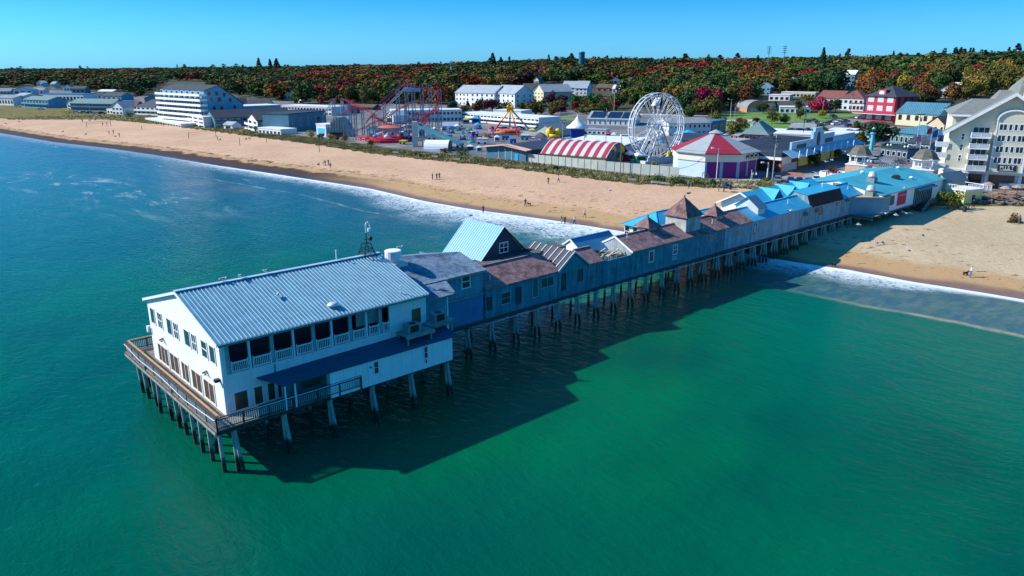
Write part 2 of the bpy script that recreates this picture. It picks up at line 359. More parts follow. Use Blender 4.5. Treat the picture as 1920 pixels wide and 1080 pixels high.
silt2 = n.math('MULTIPLY', n.math('MULTIPLY', n.ss(s_, -40, -28), n.ss(s_, -16, -22)), n.math('MULTIPLY', n.ss(w_a, 88, 120), n.ss(w_a, 330, 200))); col = n.mix(n.math('MULTIPLY', silt2, n.ss(n.noise(.03, 4), .48, .65, 0, .5)), col, (.15, .15, .16))
# foam: lace of two noises between a ragged outer line and the shore
jit = n.math('MULTIPLY', n.math('SUBTRACT', n.noise(.055, 5, .6), .5), 9.)
sj = n.math('ADD', s_, jit)
lace = n.math('ABSOLUTE', n.math('SUBTRACT', n.noise(.55, 7, .68, (1.5, 1, 1), A, 1.2), .5)); lacem = n.ss(lace, .085, .015)
fine = n.ss(n.noise(1.4, 7, .75, (1.3, 1, 1), A, .6), .46, .60)
wband = n.ss(w_a, 55, 85, 10., 21.); wband = n.math('MULTIPLY', wband, n.ss(w_a, 24, 48, .12, 1.)); wband = n.math('MINIMUM', wband, n.ss(w_a, 105, 180, 26., 10.))
rel = n.math('DIVIDE', n.math('MULTIPLY', s_, -1.), wband)        # 0 at the shore, 1 at the outer edge of the foam
relj = n.math('ADD', rel, n.math('MULTIPLY', n.math('SUBTRACT', n.noise(.12, 6, .65), .5), .9))
dens = n.math('MULTIPLY', n.ss(relj, 1.05, .15), n.ss(w_a, 110, 300, .9, .35))
f1 = n.math('MULTIPLY', n.math('MAXIMUM', lacem, n.math('MULTIPLY', fine, n.ss(w_a, 70, 100, .8, .4))), dens)
f2 = n.math('MULTIPLY', n.ss(relj, .55, .05), n.math('MULTIPLY', n.ss(n.noise(.8, 6, .7), .36, .58), n.ss(w_a, 215, 300, 1., .25)))
fedge = n.math('MULTIPLY', n.math('MULTIPLY', n.ss(s_, -2.2, -.6), n.ss(s_, 1.5, .3)), n.ss(w_a, 230, 300, .95, .3))
# a thin outer line where the next swell breaks
o1 = n.math('MULTIPLY', n.ss(n.math('ABSOLUTE', n.math('ADD', s_, n.math('ADD', 17.5, n.math('MULTIPLY', jit, .35)))), 1.0, .1), n.math('MULTIPLY', n.ss(w_a, 58, 28), n.ss(n.noise(.5, 6, .7), .3, .6, .35, .9)))
o2 = n.math('MULTIPLY', n.ss(n.math('ABSOLUTE', n.math('ADD', s_, n.math('ADD', 18., n.math('MULTIPLY', jit, .6)))), .8, .1), n.math('MULTIPLY', n.math('MULTIPLY', n.ss(w_a, 115, 150), n.ss(w_a, 290, 220)), n.ss(n.noise(.3, 6, .7), .35, .7, .0, .28)))
streak = n.math('MULTIPLY', n.math('MULTIPLY', n.ss(w_a, 180, 250), n.ss(s_, -26, -8)), n.ss(n.noise(.11, 8, .7, (2.4, .55, 1), A, .8), .56, .72, 0, .4))
sl2 = n.math('MULTIPLY', n.math('MULTIPLY', n.ss(w_a, 150, 200), n.ss(w_a, 300, 250)), n.math('MULTIPLY', n.ss(s_, -75, -50), n.ss(s_, -30, -42)))
sl2 = n.math('MULTIPLY', sl2, n.ss(n.noise(.05, 9, .75, (2.2, .8, 1), A, .5), .50, .66, 0, .35))
foam = f1
for k_ in (f2, fedge, o2, streak, sl2): foam = n.math('MAXIMUM', foam, k_)
col2 = n.mix(foam, col, (.72, .76, .80)); col2 = n.mix(n.math('MULTIPLY', o1, .95), col2, (.33, .31, .22))
n.set(n.b.inputs['Base Color'], col2); n.set(n.b.inputs['Roughness'], n.ss(foam, 0, .6, .13, .8)); n.b.inputs['IOR'].default_value = 1.33; n.b.inputs['Specular IOR Level'].default_value = .24
r1 = n.noise(.9, 5, .6, (1.6, .8, 1), A+.15, .4); r2 = n.noise(.22, 4, .55, (1.7, .6, 1), A-.1, .3); r3 = n.noise(3.2, 3, .6, (1.3, 1, 1), A+.3)
hh = n.math('ADD', n.math('MULTIPLY', r1, .14), n.math('ADD', n.math('MULTIPLY', r2, n.ss(s_, -90, -20, .2, .36)), n.math('MULTIPLY', r3, .045)))
n.L.new(n.bump(hh, .8, 1.).outputs[0], n.b.inputs['Normal']); SEA = n.m
wsea = [-1500, -700, -400, -250]+[-150+10*i for i in range(15)]+[4*i for i in range(150)]+[600+30*i for i in range(21)]+[1200+400*i for i in range(1, 15)]
grid('sea', wsea, lambda wv: [su(wv)+d for d in (-4000, -1500, -700, -400, -250, -180, -140, -110, -85, -65, -50, -40, -32, -26, -21, -17, -13, -10, -7, -5, -3, -1.5, -.5, .3, 1.2)], SEA, water=True)
# --- dune grass: tufts of blades, nobody could count them
gcol = NT('dune_grass_blades'); oi = gcol.noise(.25, 5, .7); gcol.set(gcol.b.inputs['Base Color'], gcol.mix(gcol.ss(oi, .4, .62), (.15, .15, .04), (.42, .34, .15))); gcol.b.inputs['Roughness'].default_value = .8
def tufts(name, fn, count, h, label, mat, blades=5, wd=.12):
    V = []; F = []
    for _ in range(count):
        p = fn()
        if p is None: continue
        x, y = p; z = T(x, y)-.05
        for b in range(blades):
            a = random.uniform(0, 2*pi); hh = h*random.uniform(.5, 1.2); q = random.uniform(.15, .6)*hh; dx, dy = cos(a), sin(a); ox, oy = x+random.uniform(-.3, .3), y+random.uniform(-.3, .3)
            k = len(V); V += [(ox-dy*wd, oy+dx*wd, z), (ox+dy*wd, oy-dx*wd, z), (ox+dx*q*.5+dy*wd*.7, oy+dy*q*.5-dx*wd*.7, z+hh*.7), (ox+dx*q, oy+dy*q, z+hh), (ox+dx*q*.5-dy*wd*.7, oy+dy*q*.5+dx*wd*.7, z+hh*.7)]
            F.append((k, k+1, k+2, k+3, k+4))
    me = bpy.data.meshes.new(name); me.from_pydata(V, [], F); me.materials.append(mat); me.update(); o = bpy.data.objects.new(name, me); COL.objects.link(o)
    return tag(o, label, 'grass', None, 'stuff')
def dune_pt():
    wv = random.choice([random.uniform(-20, 520), random.uniform(90, 330)])
    if 58 < wv < 89 or (wv < 58 and wv > 45): return None
    t = random.uniform(-.35, 1.); t = t if random.random() < .8 or t > 0 else None
    if t is None: return None
    u = du(wv)+t*min(dw(wv), 40) if t > 0 else du(wv)+t*5*abs(sin(wv*.35)+.3*sin(wv*1.3))
    return UW(u, wv)[:2]
tufts('dune_grass', dune_pt, 13000, .55, 'long band of olive and straw coloured dune grass behind the beach', gcol.m)
# ================================================================ THE PIER
def MBp(o): return MB((o[0], o[1], o[2]))
DECK = 4.2
WOOD = M('weathered_deck_wood', (.27, .24, .20), .85, .2, 1.5, kind='floor', k=.16)
DWOOD = M('dark_wood', (.055, .055, .06), .8, .25, 2)
GWOOD = M('grey_board_wood', (.30, .30, .28), .85, .2, 2.)
OWOOD = M('new_orange_wood', (.46, .27, .12), .6, .1, 2.)
CLAP = M('white_clapboard', (.80, .81, .80), .55, .05, .8, kind='clap', k=.17)
WHITEW = M('white_wall', (.82, .83, .82), .55, .04, .6, kind='panel', k=1.22)
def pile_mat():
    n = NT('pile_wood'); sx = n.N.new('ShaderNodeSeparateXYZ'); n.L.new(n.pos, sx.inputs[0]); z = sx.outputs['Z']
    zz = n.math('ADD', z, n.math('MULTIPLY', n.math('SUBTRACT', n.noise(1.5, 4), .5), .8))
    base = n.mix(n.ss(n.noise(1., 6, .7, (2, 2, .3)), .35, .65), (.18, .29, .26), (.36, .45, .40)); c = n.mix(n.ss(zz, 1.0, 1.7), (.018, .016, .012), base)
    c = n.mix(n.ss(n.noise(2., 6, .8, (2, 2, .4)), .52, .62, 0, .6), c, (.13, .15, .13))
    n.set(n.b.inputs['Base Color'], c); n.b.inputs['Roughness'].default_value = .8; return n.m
PILE = pile_mat()
pier = PT('pier', 'long timber pier on greenish piles running out from the beach', 'pier', 19, 62, 0)
PO = (19, 62, 0)
m = MBp(PO)
m.box(18.8, 43.5, 55.4, 79, DECK-.12, DECK); m.box(43.5, 67.8, 61.9, 75.3, DECK-.12, DECK-.01); m.box(67.8, 94, 61.9, 71.3, DECK-.12, DECK-.01); m.box(94, 190, 61.9, 79, DECK-.12, DECK-.01); m.box(146, 178, 57.6, 61.9, DECK-.12, DECK-.02)
build('deck', m, WOOD, pier)
m = MBp(PO)
for wv in (55.5, 58, 62, 66, 70, 74, 78.9): m.box(19, 43.4, wv, wv+.22, DECK-.5, DECK-.12)
for wv in (62, 66, 70.9): m.box(43.4, 189, wv, wv+.22, DECK-.5, DECK-.12)
for wv in (75, 78.7): m.box(94, 189, wv, wv+.22, DECK-.5, DECK-.12)
m.box(43.4, 67.8, 75, 75.22, DECK-.5, DECK-.12)
build('beam', m, DWOOD, pier)
m = MBp(PO)
m.box(18.74, 18.8, 55.3, 79.05, DECK-.55, DECK-.12)      # pale fascia on the sea end
build('fascia', m, DWOOD, pier)
m = MBp(PO)
m.box(18.70, 18.74, 55.5, 78.9, DECK-.42, DECK-.2)
build('fascia_board', m, GWOOD, pier)
pl = []
for i in range(11):                                        # sea-end row
    wv = 56.4+i*2.1+random.uniform(-.3, .3); pl.append(((19.3+random.uniform(-.1, .3), wv, -1.5), (19.3, wv+.05, DECK-.5), .36))
caps = []
for i in range(6):
    u = 20.3+i*4.35; caps.append((u, 55.6, 79))
    pl += [((u, 55.6, -1.5), (u, 55.95, DECK-.5), .36), ((u+.3, 54.95, -1.5), (u+.05, 55.8, DECK-.5), .34)]
    for wv in (59.8, 64, 68.5, 73, 78.3): pl.append(((u+random.uniform(-.3, .3), wv, -1.5), (u, wv, DECK-.5), .33))
u = 46.2
while u < 178:
    wide = 75 if u < 67.8 else 71 if u < 94 else 78.7; caps.append((u, 61.8 if u < 146 else 58, wide+.2))
    sp = .9
    pl += [((u-.15, 62.1, -1.5), (u, 62.2, DECK-.5), .31), ((u+.35, 61.5, -1.5), (u+.12, 62.1, DECK-.5), .33)]
    if u > 96: pl.append(((u-.75, 62.6, -1.5), (u-.1, 62.5, DECK-.5), .34))
    for wv in {75: (66.4, 70.8, 75), 71: (66.5, 71), 78.7: (67.5, 73, 78.6)}[wide]:
        pl.append(((u+random.uniform(-.5, .5), wv+random.uniform(-.3, .3), -1.5), (u, wv, DECK-.5), .33))
        if u > 92 and random.random() < .6: pl.append(((u+1.3+random.uniform(-.4, .4), wv+.4, -1.5), (u+.9, wv, DECK-.5), .32))
    u += 3.62+random.uniform(-.12, .15)
def pdist(p): x, y, z = UW(*p[0]); return x*x+y*y + (400*(p[0][1]-61)**2 if p[0][0] > 46 else 60*(p[0][1]-55)**2*(p[0][0] > 20))*.15
pl.sort(key=pdist)
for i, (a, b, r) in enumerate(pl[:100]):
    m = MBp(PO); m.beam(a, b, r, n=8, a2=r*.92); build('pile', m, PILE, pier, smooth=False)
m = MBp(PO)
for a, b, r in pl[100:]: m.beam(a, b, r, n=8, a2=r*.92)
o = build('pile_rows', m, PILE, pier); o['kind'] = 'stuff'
m = MBp(PO)
for u, a, b in caps: m.box(u-.14, u+.14, a-.1, b, DECK-.76, DECK-.5)
build('pile_cap', m, M('grey_cap_timber', (.33, .36, .33), .85, .25, 2.), pier)
m = MBp(PO)   # pipes hung under the edge
m.beam((52.5, 61.75, 3.62), (78, 61.75, 3.6), .13, n=6); m.beam((78, 61.7, 3.6), (150, 61.7, 3.45), .13, n=6)
build('pipe', m, M('pale_pipe', (.5, .5, .5), .5), pier)
m = MBp(PO); m.box(43.5, 150, 61.7, 61.9, DECK-.3, DECK-.06); build('edge_board', m, M('dark_edge_board', (.05, .06, .075), .8, .2, 2.), pier)

# ---------------------------------------------------------------- big white restaurant at the head of the pier
R0 = (20.5, 57.5, DECK)
res = PT('pier_restaurant', 'large white two storey pavilion with ribbed grey metal roof at the sea end', 'restaurant', *R0)
X0, X1, W0, W1 = 20.5, 41.0, 57.5, 75.2; EZ, RZ, WR, EL = 10.6, 13.05, 65.8, 10.3
def zr(wv, du_=0): return EZ+(RZ-EZ)*(wv-W0)/(WR-W0) if wv < WR else RZ+(EL-RZ)*(wv-WR)/(W1-WR)
m = MBp(R0)      # front gable wall with thickness
m.hexa([(X0, W0, DECK), (X0, W1, DECK), (X0, W1, EL), (X0, WR, RZ), (X0, W0, EZ)], [(X0+.2, W0, DECK), (X0+.2, W1, DECK), (X0+.2, W1, EL), (X0+.2, WR, RZ), (X0+.2, W0, EZ)])
build('gable_wall', m, WHITEW, res)
m = MBp(R0)
m.box(X0+.2, X1, W0, W0+.2, DECK, 7.75); m.box(36.9, X1, W0, W0+.2, 7.75, EZ-.02); m.box(X0+.2, X0+.6, W0, W0+.2, 7.75, EZ-.02)
m.box(X0+.6, 36.9, W0, W0+.2, 10.25, EZ-.02)
m.hexa([(X1-.2, W0+.2, DECK), (X1-.2, W1, DECK), (X1-.2, W1, EL), (X1-.2, WR, RZ), (X1-.2, W0+.2, EZ)], [(X1, W0+.2, DECK), (X1, W1, DECK), (X1, W1, EL), (X1, WR, RZ), (X1, W0+.2, EZ)])
m.box(X0+.2, X1-.2, W1-.2, W1, DECK, EL-.02)
build('side_wall', m, CLAP, res)
m = MBp(R0); m.box(X0+.2, 36.9, W0+.2, W0+2.2, 7.6, 7.75); build('balcony_floor', m, WOOD, res)
m = MBp(R0); m.box(X0+.25, 37.1, W0+2.2, W0+2.35, 7.75, 11.1); m.box(36.9, 37.1, W0+.2, W0+2.2, 7.75, EZ); build('balcony_back_wall', m, M('maroon_wall', (.15, .03, .05), .7, .3, 1.5), res)
for u0 in (26.3, 30.2, 35.2):
    m = MBp(R0); m.box(u0, u0+1.2, W0+2.1, W0+2.2, 7.8, 9.9); build('door', m, M('dark_door', (.02, .02, .025), .4), res)
m = MBp(R0); m.box(33.4, 36.2, W0+.45, W0+.5, 8.8, 10.15); build('tarp', m, M('grey_tarp', (.3, .32, .33), .8, .2, 1), res)
# roof: two ribbed planes with real standing ribs
METAL = M('grey_ribbed_metal', (.11, .29, .38), .42, .16, .9, metal=.1, spec=.5)
METALL = M('pale_metal_rib', (.37, .52, .59), .4, .1, .6, metal=.0, spec=.5)
def ribroof(parent, O, quads, rib_dir, n, base, ribm, rw=.065, rh=.05, t=.1, name='roof'):
    """quads: (a, b, c, d) eave-left, eave-right, ridge-right, ridge-left; ribs run from eave to ridge"""
    m = MBp(O); r = MBp(O)
    for (a, b, c, d), k in zip(quads, n):
        m.slab([a, b, c, d], t); a, b, c, d = [Vector(q) for q in (a, b, c, d)]
        for i in range(k+1):
            f = i/k; p = a.lerp(b, f); q = d.lerp(c, f); r.beam(p+Vector((0, 0, rh*.4)), q+Vector((0, 0, rh*.4)), rw, rh)
    ro = build(name, m, base, parent); rb = build('rib', r, ribm, ro); return ro
e = .35
def zs(wv): return zr(wv)+.12
ro = ribroof(res, R0, [((X0-.25, W0-e, EZ+.12-.1), (X1+.15, W0-e, EZ+.02), (X1+.15, WR, RZ+.12), (X0-.25, WR, RZ+.12)), ((X0-.25, W1+e, EL+.02), (X1+.15, W1+e, EL+.02), (X1+.15, WR, RZ+.118), (X0-.25, WR, RZ+.118))], 0, (58, 58), METAL, METALL)
m = MBp(R0); m.beam((X0-.27, WR, RZ+.17), (X1+.17, WR, RZ+.17), .5, .08); build('ridge_cap', m, METALL, ro)
m = MBp(R0); m.box(X0-.2, X1+.1, W0-e-.14, W0-e, EZ-.2, EZ+.0); build('gutter', m, M('teal_gutter', (.12, .24, .28), .5, .2, 3.), ro)
m = MBp(R0)
m.beam((X0-.27, W0-e, EZ-.1), (X0-.27, WR, RZ), .06, .22); m.beam((X0-.27, W1+e, EL-.1), (X0-.27, WR, RZ), .06, .22); build('fascia', m, WHITE, ro)
def rm(wv): return 57.5+(wv-56)*.89
for k, (a, b, bars, cr) in enumerate([(75.1, 73.7, 0, 0), (72.8, 71.4, 1, 1), (69.9, 68.4, 0, 0), (67.9, 66.6, 1, 1), (64.9, 63.3, 0, 0), (62.9, 61.7, 1, 1), (60.4, 58.9, 0, 1), (58.4, 57.0, 0, 0)]):
    window(res, rm(b), rm(a), 8.05+.35*(74-a)/16, 9.75+.3*(74-a)/16, 'y', X0, -1, R0, .1, bars, cr, M('window_glass_teal', (.03, .08, .09), .15, .3, 3., spec=.8))
BROWNG = M('warm_interior_glass', (.05, .04, .035), .15, .5, 1.2, spec=.7, color2=(.16, .08, .03))
for a, b in [(74.1, 70.8), (70.4, 67.7), (67.0, 64.9), (64.2, 61.5), (61.0, 58.3)]:
    window(res, rm(b), rm(a), 4.35, 6.35, 'y', X0, -1, R0, .13, 1 if a-b < 3 else 2, False, BROWNG, name='patio_door')
# side ground floor: big openings under the awning
for a, b in [(21.2, 22.5), (22.9, 23.8), (24.1, 24.9), (25.0, 25.5)]:
    window(res, a, b, 4.35, 6.1, 'x', W0, -1, R0, .1, 0, False, BROWNG, name='patio_door')
window(res, 39.3, 40.3, 7.8, 9.3, 'x', W0, -1, R0, .1, 0, False, BROWNG, M('brown_frame', (.12, .08, .07), .6))
# balcony posts and balusters
bays = [21.1, 22.95, 24.95, 26.9, 28.8, 30.6, 32.5, 34.2, 35.7, 36.8]
for i, u in enumerate(bays):
    m = MBp(R0); wd = .16 if i % 2 == 0 else .09; m.box(u-wd, u+wd, W0-.04, W0+.16, 7.75 if i % 2 == 0 else 7.75, 10.25); build('post', m, M('grey_teal_post', (.28, .38, .40), .6, .15, 3) if i % 2 == 0 else WHITE, res)
for a, b in zip(bays, bays[1:]):
    m = MBp(R0); a += .2; b -= .18
    m.box(a, b, W0-.08, W0, 8.62, 8.72); m.box(a, b, W0-.08, W0, 7.86, 7.94); m.box(a, a+.07, W0-.09, W0, 7.72, 8.85); m.box(b-.07, b, W0-.09, W0, 7.72, 8.85)
    k = int((b-a)/.16)
    for i in range(1, k): t = a+(b-a)*i/k; m.box(t-.028, t+.028, W0-.065, W0-.02, 7.94, 8.62)
    build('balustrade', m, WHITE, res)
m = MBp(R0); m.box(X0-.45, X0-.02, W0+.4, W0+.8, 7.15, 7.4); build('wall_lamp', m, M('black_metal', (.02, .02, .025), .4), res)
for wv in (60.8, 71.6):
    m = MBp(R0); m.box(X0-.12, X0, wv, wv+.15, 7.1, 7.25); m.beam((X0-.1, wv, 7.15), (X0-.3, wv-.25, 7.0), .14); m.beam((X0-.1, wv+.1, 7.15), (X0-.3, wv+.3, 7.0), .14); build('spotlight', m, M('grey_metal', (.25, .26, .27), .4, metal=.5), res)
m = MBp(R0); m.beam((25.0, W0-.08, 7.6), (25.0, W0-.08, 6.9), .08); build('downpipe', m, M('grey_metal', (.3,)*3), res)
m = MBp(R0); m.box(X0-.05, X0, W1-.35, W1-.1, 6.9, 7.4); m.box(X0-.3, X0-.02, W1+.02, W1+.35, 6.9, 7.5); build('floodlight', m, WHITE, res)
# roof furniture
def roof_vent(u, wv, lab):
    z = zs(wv); t = PT('roof_vent', lab, 'vent', u, wv, z, None); m = MB(); m.lathe([(.28, -.1), (.28, .12), (.5, .14), (.52, .22), (.4, .36), (.16, .44)], n=14); build('dome', m, M('galvanised', (.62, .63, .64), .4, metal=.3), t, True)
roof_vent(31.5, 58.6, 'round mushroom vent low on the ribbed metal roof')
def stub(u, wv, z0, h, lab, parent_name='vent_pipe', r=.06):
    t = PT(parent_name, lab, 'pipe', u, wv, z0); m = MB(); m.beam((0, 0, -.1), (0, 0, h), r*2, n=8); m.beam((0, 0, h), (0, 0, h+.06), r*2.8, n=8); build('pipe', m, WHITE, t)
stub(36.3, 66.1, RZ+.1, 1.0, 'thin white pipe on the ridge left of the lattice mast')
stub(38.6, 58.2, EZ+.2, .9, 'small white pipe near the right hand eave of the ribbed roof')
# gulls
GW = M('gull_white', (.75, .76, .78), .7, .05, 6); GG = M('gull_grey', (.28, .30, .33), .7, .1, 6); GY = M('gull_beak', (.6, .35, .05), .5)
def make_gull(flying):
    t = thing('gull', 'placeholder gull not yet placed', 'gull'); m = MB(); m.ball((0, 0, .0), .27, .11, .12, 8, 6); m.ball((.27, 0, .12 if not flying else .03), .085, .07, .075, 8, 5); m.beam((.17, 0, .03), (.26, 0, .1 if not flying else .03), .12, n=6); m.beam((-.2, 0, .0), (-.42, 0, -.01), .16, .03)
    if not flying: m.beam((0, .04, -.1), (.01, .04, -.28), .02); m.beam((0, -.04, -.1), (.01, -.04, -.28), .02)
    build('body', m, GW, t, True)
    for s in (-1, 1):
        m = MB()
        if flying: m.slab([(.14, s*.06, .06), (.18, s*.45, .2), (-.02, s*.42, .2), (-.12, s*.06, .06)], .03); m.slab([(.18, s*.45, .2), (-.05, s*.95, .1), (-.12, s*.8, .12), (-.02, s*.42, .2)], .025)
        else: m.ball((-.08, s*.085, .03), .27, .05, .09, 8, 5)
        build('wing', m, GG, t)
    m = MB(); m.beam((.34, 0, .1 if not flying else .02), (.43, 0, .08 if not flying else 0), .03, a2=.01); build('beak', m, GY, t)
    return t
gs = make_gull(False); gf = make_gull(True); gu = [0, 0]
def gull(x, y, z, rz, lab, flying=False, s=1.):
    k = 1 if flying else 0; src = gf if flying else gs
    if gu[k] == 0: src.location = (x, y, z+(0 if flying else .28*s)); src.rotation_euler = (random.uniform(-.4, .4) if flying else 0, 0, rz); src.scale = (s,)*3; src['label'] = lab; r = src
    else: r = clone(src, (x, y, z+(0 if flying else .28*s)), rz, lab, s)
    r['group'] = 'gulls around the pier'; gu[k] += 1
for u, wv, z, lab in [(24.6, 65.8, RZ+.2, 'standing gull nearest the sea end of the white pavilion ridge'), (26.2, 65.8, RZ+.2, 'second standing gull from the sea end on the pavilion ridge'), (28.7, 65.8, RZ+.2, 'standing gull in the middle of the pavilion ridge'), (27.8, 61.8, 0, 'lone gull standing on the slope of the ribbed metal roof'), (45.6, 68.5, 12.35, 'gull standing on the peak of the grey shingled roof'), (60.8, 74.6, 13.05, 'gull standing at the seaward end of the steep A frame ridge')]:
    if z == 0: z = zs(wv)
    x, y, _ = UW(u, wv); gull(x, y, z, random.uniform(0, 6), lab, s=.95)
# lattice mast with curled pipe top
t = PT('antenna_mast', 'black lattice stand with antennas and curled white pipe on the pavilion roof', 'mast', 39.7, 65.8, RZ+.1)
m = MB()
for sx in (-1, 1):
    for sy in (-1, 1): m.beam((sx*.75, sy*.75, -.3 if abs(sy) else 0), (sx*.3, sy*.3, 1.3), .07)
for z, k in ((.3, .64), (.8, .47), (1.3, .3)):
    for s in (-1, 1): m.beam((-k, s*k, z), (k, s*k, z), .05); m.beam((s*k, -k, z), (s*k, k, z), .05)
for s in (-1, 1): m.beam((-.64, s*.64, .3), (.47, s*.47, .8), .04); m.beam((s*.64, -.64, .3), (s*.47, .47, .8), .04); m.beam((.64, s*.64, .3), (-.47, s*.47, .8), .04)
BLK = M('black_metal', (.02, .02, .025), .4); build('lattice', m, BLK, t)
m = MB(); m.beam((0, 0, 1.2), (0, 0, 2.4), .12, n=6); m.beam((-.3, 0, 1.7), (.3, 0, 1.7), .05); build('pole', m, BLK, t)
m = MB(); m.path([(0, 0, 2.4), (0, 0, 3.2), (.08, -.05, 3.45), (.25, -.1, 3.5), (.38, -.15, 3.35), (.38, -.15, 3.0)], .13, 6); build('pipe', m, WHITE, t)
m = MB(); m.ball((.45, -.1, 1.75), .22, .2, .26, 8, 6); build('antenna_dish', m, BLK, t, True); m = MB(); m.box(.2, .5, -.2, 0, 2.5, 2.85); build('camera_housing', m, WHITE, t)
# ---------------------------------------------------------------- lean-to on its near side
L0 = (29, 55.2, DECK)
lt = PT('lean_to_store', 'low white lean to store with dark roof against the near side of the pavilion', 'annex', *L0)
m = MBp(L0); m.box(28.9, 42.4, 55.2, 55.35, DECK-.25, 6.35); m.box(42.25, 42.4, 55.35, 57.45, DECK-.25, 6.35); m.box(28.9, 29.05, 55.35, 57.45, DECK, 6.3); m.box(41, 42.4, 57.3, 57.45, DECK, 7.0); build('wall', m, WHITEW, lt)
NAVY = M('dark_navy_shingle', (.03, .085, .14), .85, .12, 3.)
m = MBp(L0); m.slab([(23.3, 57.45, 6.85), (24.6, 55.1, 6.5), (42.7, 55.0, 6.45), (42.9, 57.45, 7.1)], .1); build('roof', m, NAVY, lt)
m = MBp(L0); m.box(25.7, 28.9, 55.9, 56.0, DECK, 6.45); build('panel', m, M('dark_teal_panel', (.07, .11, .12), .7, .3, 2.), lt)
window(lt, 26.6, 28.3, 5.3, 6.2, 'x', 55.9, -1, L0, .06, 0, False, M('green_dark_glass', (.02, .04, .04), .2), M('dark_frame', (.04, .06, .06), .6))
for a, b, z0, z1 in ((38.9, 39.4, 4.95, 6.2), (33.3, 33.85, 4.95, 6.2)): window(lt, a, b, z0, z1, 'x', 55.2, -1, L0, .07, 0, True)
m = MBp(L0); m.beam((24.7, 55.2, DECK), (24.7, 55.2, 6.4), .1); m.beam((25.6, 55.2, DECK), (25.6, 55.2, 6.4), .12); build('post', m, WHITE, lt)
m = MBp(L0); m.box(39.1, 39.2, 55.1, 55.16, 4.5, 4.85); m.box(32.9, 33.05, 55.1, 55.16, 5.7, 5.85); build('wall_fitting', m, BLK, lt)
# air conditioning platform
t = PT('equipment_platform', 'grey timber platform on legs above the lean to roof carrying cooling units', 'platform', 38, 56.2, 6.7)
O = (38, 56.2, 6.7); m = MBp(O); m.box(37.3, 40.5, 55.6, 57.4, 7.35, 7.5); m.box(40.5, 43.6, 56.2, 57.9, 7.55, 7.7); build('deck', m, GWOOD, t)
for u, wv in ((37.5, 55.7), (40.2, 55.7), (37.5, 57.2), (43.3, 56.4)):
    m = MBp(O); m.beam((u, wv, 6.5), (u, wv, 7.35), .16); build('leg', m, GWOOD, t)
m = MBp(O)
for i in range(16): uu = 40.6+i*.19; m.box(uu, uu+.1, 56.1, 56.2, 7.35, 7.72)
m.box(37.25, 40.6, 55.5, 55.6, 7.2, 7.5); build('edge_rail', m, GWOOD, t)
ACM = M('beige_grey_metal', (.22, .26, .26), .6, .1, 2)
for u, wv, z, lab in ((37.8, 56.0, 7.5, 'grey cooling unit on the seaward half of the timber platform'), (41.3, 56.5, 7.7, 'grey cooling unit on the landward half of the timber platform')):
    t = PT('cooling_unit', lab, 'air conditioner', u, wv, z); m = MB(); m.box(0, 1.5, 0, .9, 0, .85); build('casing', m, ACM, t); m = MB(); m.box(.25, 1.2, -.02, 0, .1, .75); m.lathe([(.35, 0), (.35, .05)], (.75, .45, .85), 12); build('grille', m, BLK, t)
# ---------------------------------------------------------------- terrace railing round the sea end
rl = PT('terrace_railing', 'dark timber railing with pale balusters around the sea end terrace', 'railing', 18.9, 55.4, DECK, None)
O = (18.9, 55.4, DECK)
def rail(a, b, z=DECK, h=1.05, posts=2.1, bal=.17, name='section', zb=None):
    a = Vector((*a, z)); b = Vector((*b, z if zb is None else zb)); L = (b-a).length; k = max(1, round(L/posts)); m = MBp(O); q = MBp(O); up = Vector((0, 0, 1))
    for i in range(k+1): p = a.lerp(b, i/k); m.beam(p-up*.35, p+up*(h+.02), .12)
    m.beam(a+up*h, b+up*h, .14, .07); m.beam(a+up*.12, b+up*.12, .05, .09); m.beam(a+up*(h-.16), b+up*(h-.16), .05, .09)
    build('rail_frame', m, DWOOD, rl); n_ = int(L/bal)
    for i in range(1, n_): p = a.lerp(b, i/n_); q.beam(p+up*.12, p+up*(h-.16), .05)
    build('balusters', q, M('bluegrey_baluster', (.36, .40, .42), .7, .2, 2), rl)
rail((18.9, 55.45), (18.9, 78.9)); rail((18.9, 55.45), (31.9, 55.15)); rail((18.9, 78.9), (25, 78.9))
m = MBp(O); m.beam((19.15, 55.7, DECK+1.12), (19.15, 78.7, DECK+1.12), .17, .07); m.beam((19.2, 78.7, DECK+1.12), (25, 78.7, DECK+1.12), .17, .07); build('cap_board', m, OWOOD, rl)
m = MBp(O); m.path([(18.78, 78.9, 5.0), (18.7, 74, 4.75), (18.7, 68, 4.95), (18.7, 62, 4.7), (18.75, 55.5, 5.1), (24, 55.2, 5.2), (31.8, 55.0, 5.3)], .06, 5); build('rope_light', m, WHITE, rl)
m = MBp(O); m.box(18.72, 18.82, 72.6, 73.3, DECK-.1, DECK+.35); m.box(18.72, 18.82, 65.4, 66.1, DECK-.1, DECK+.35); build('bracket_lamp', m, M('grey_metal', (.3,)*3), rl)
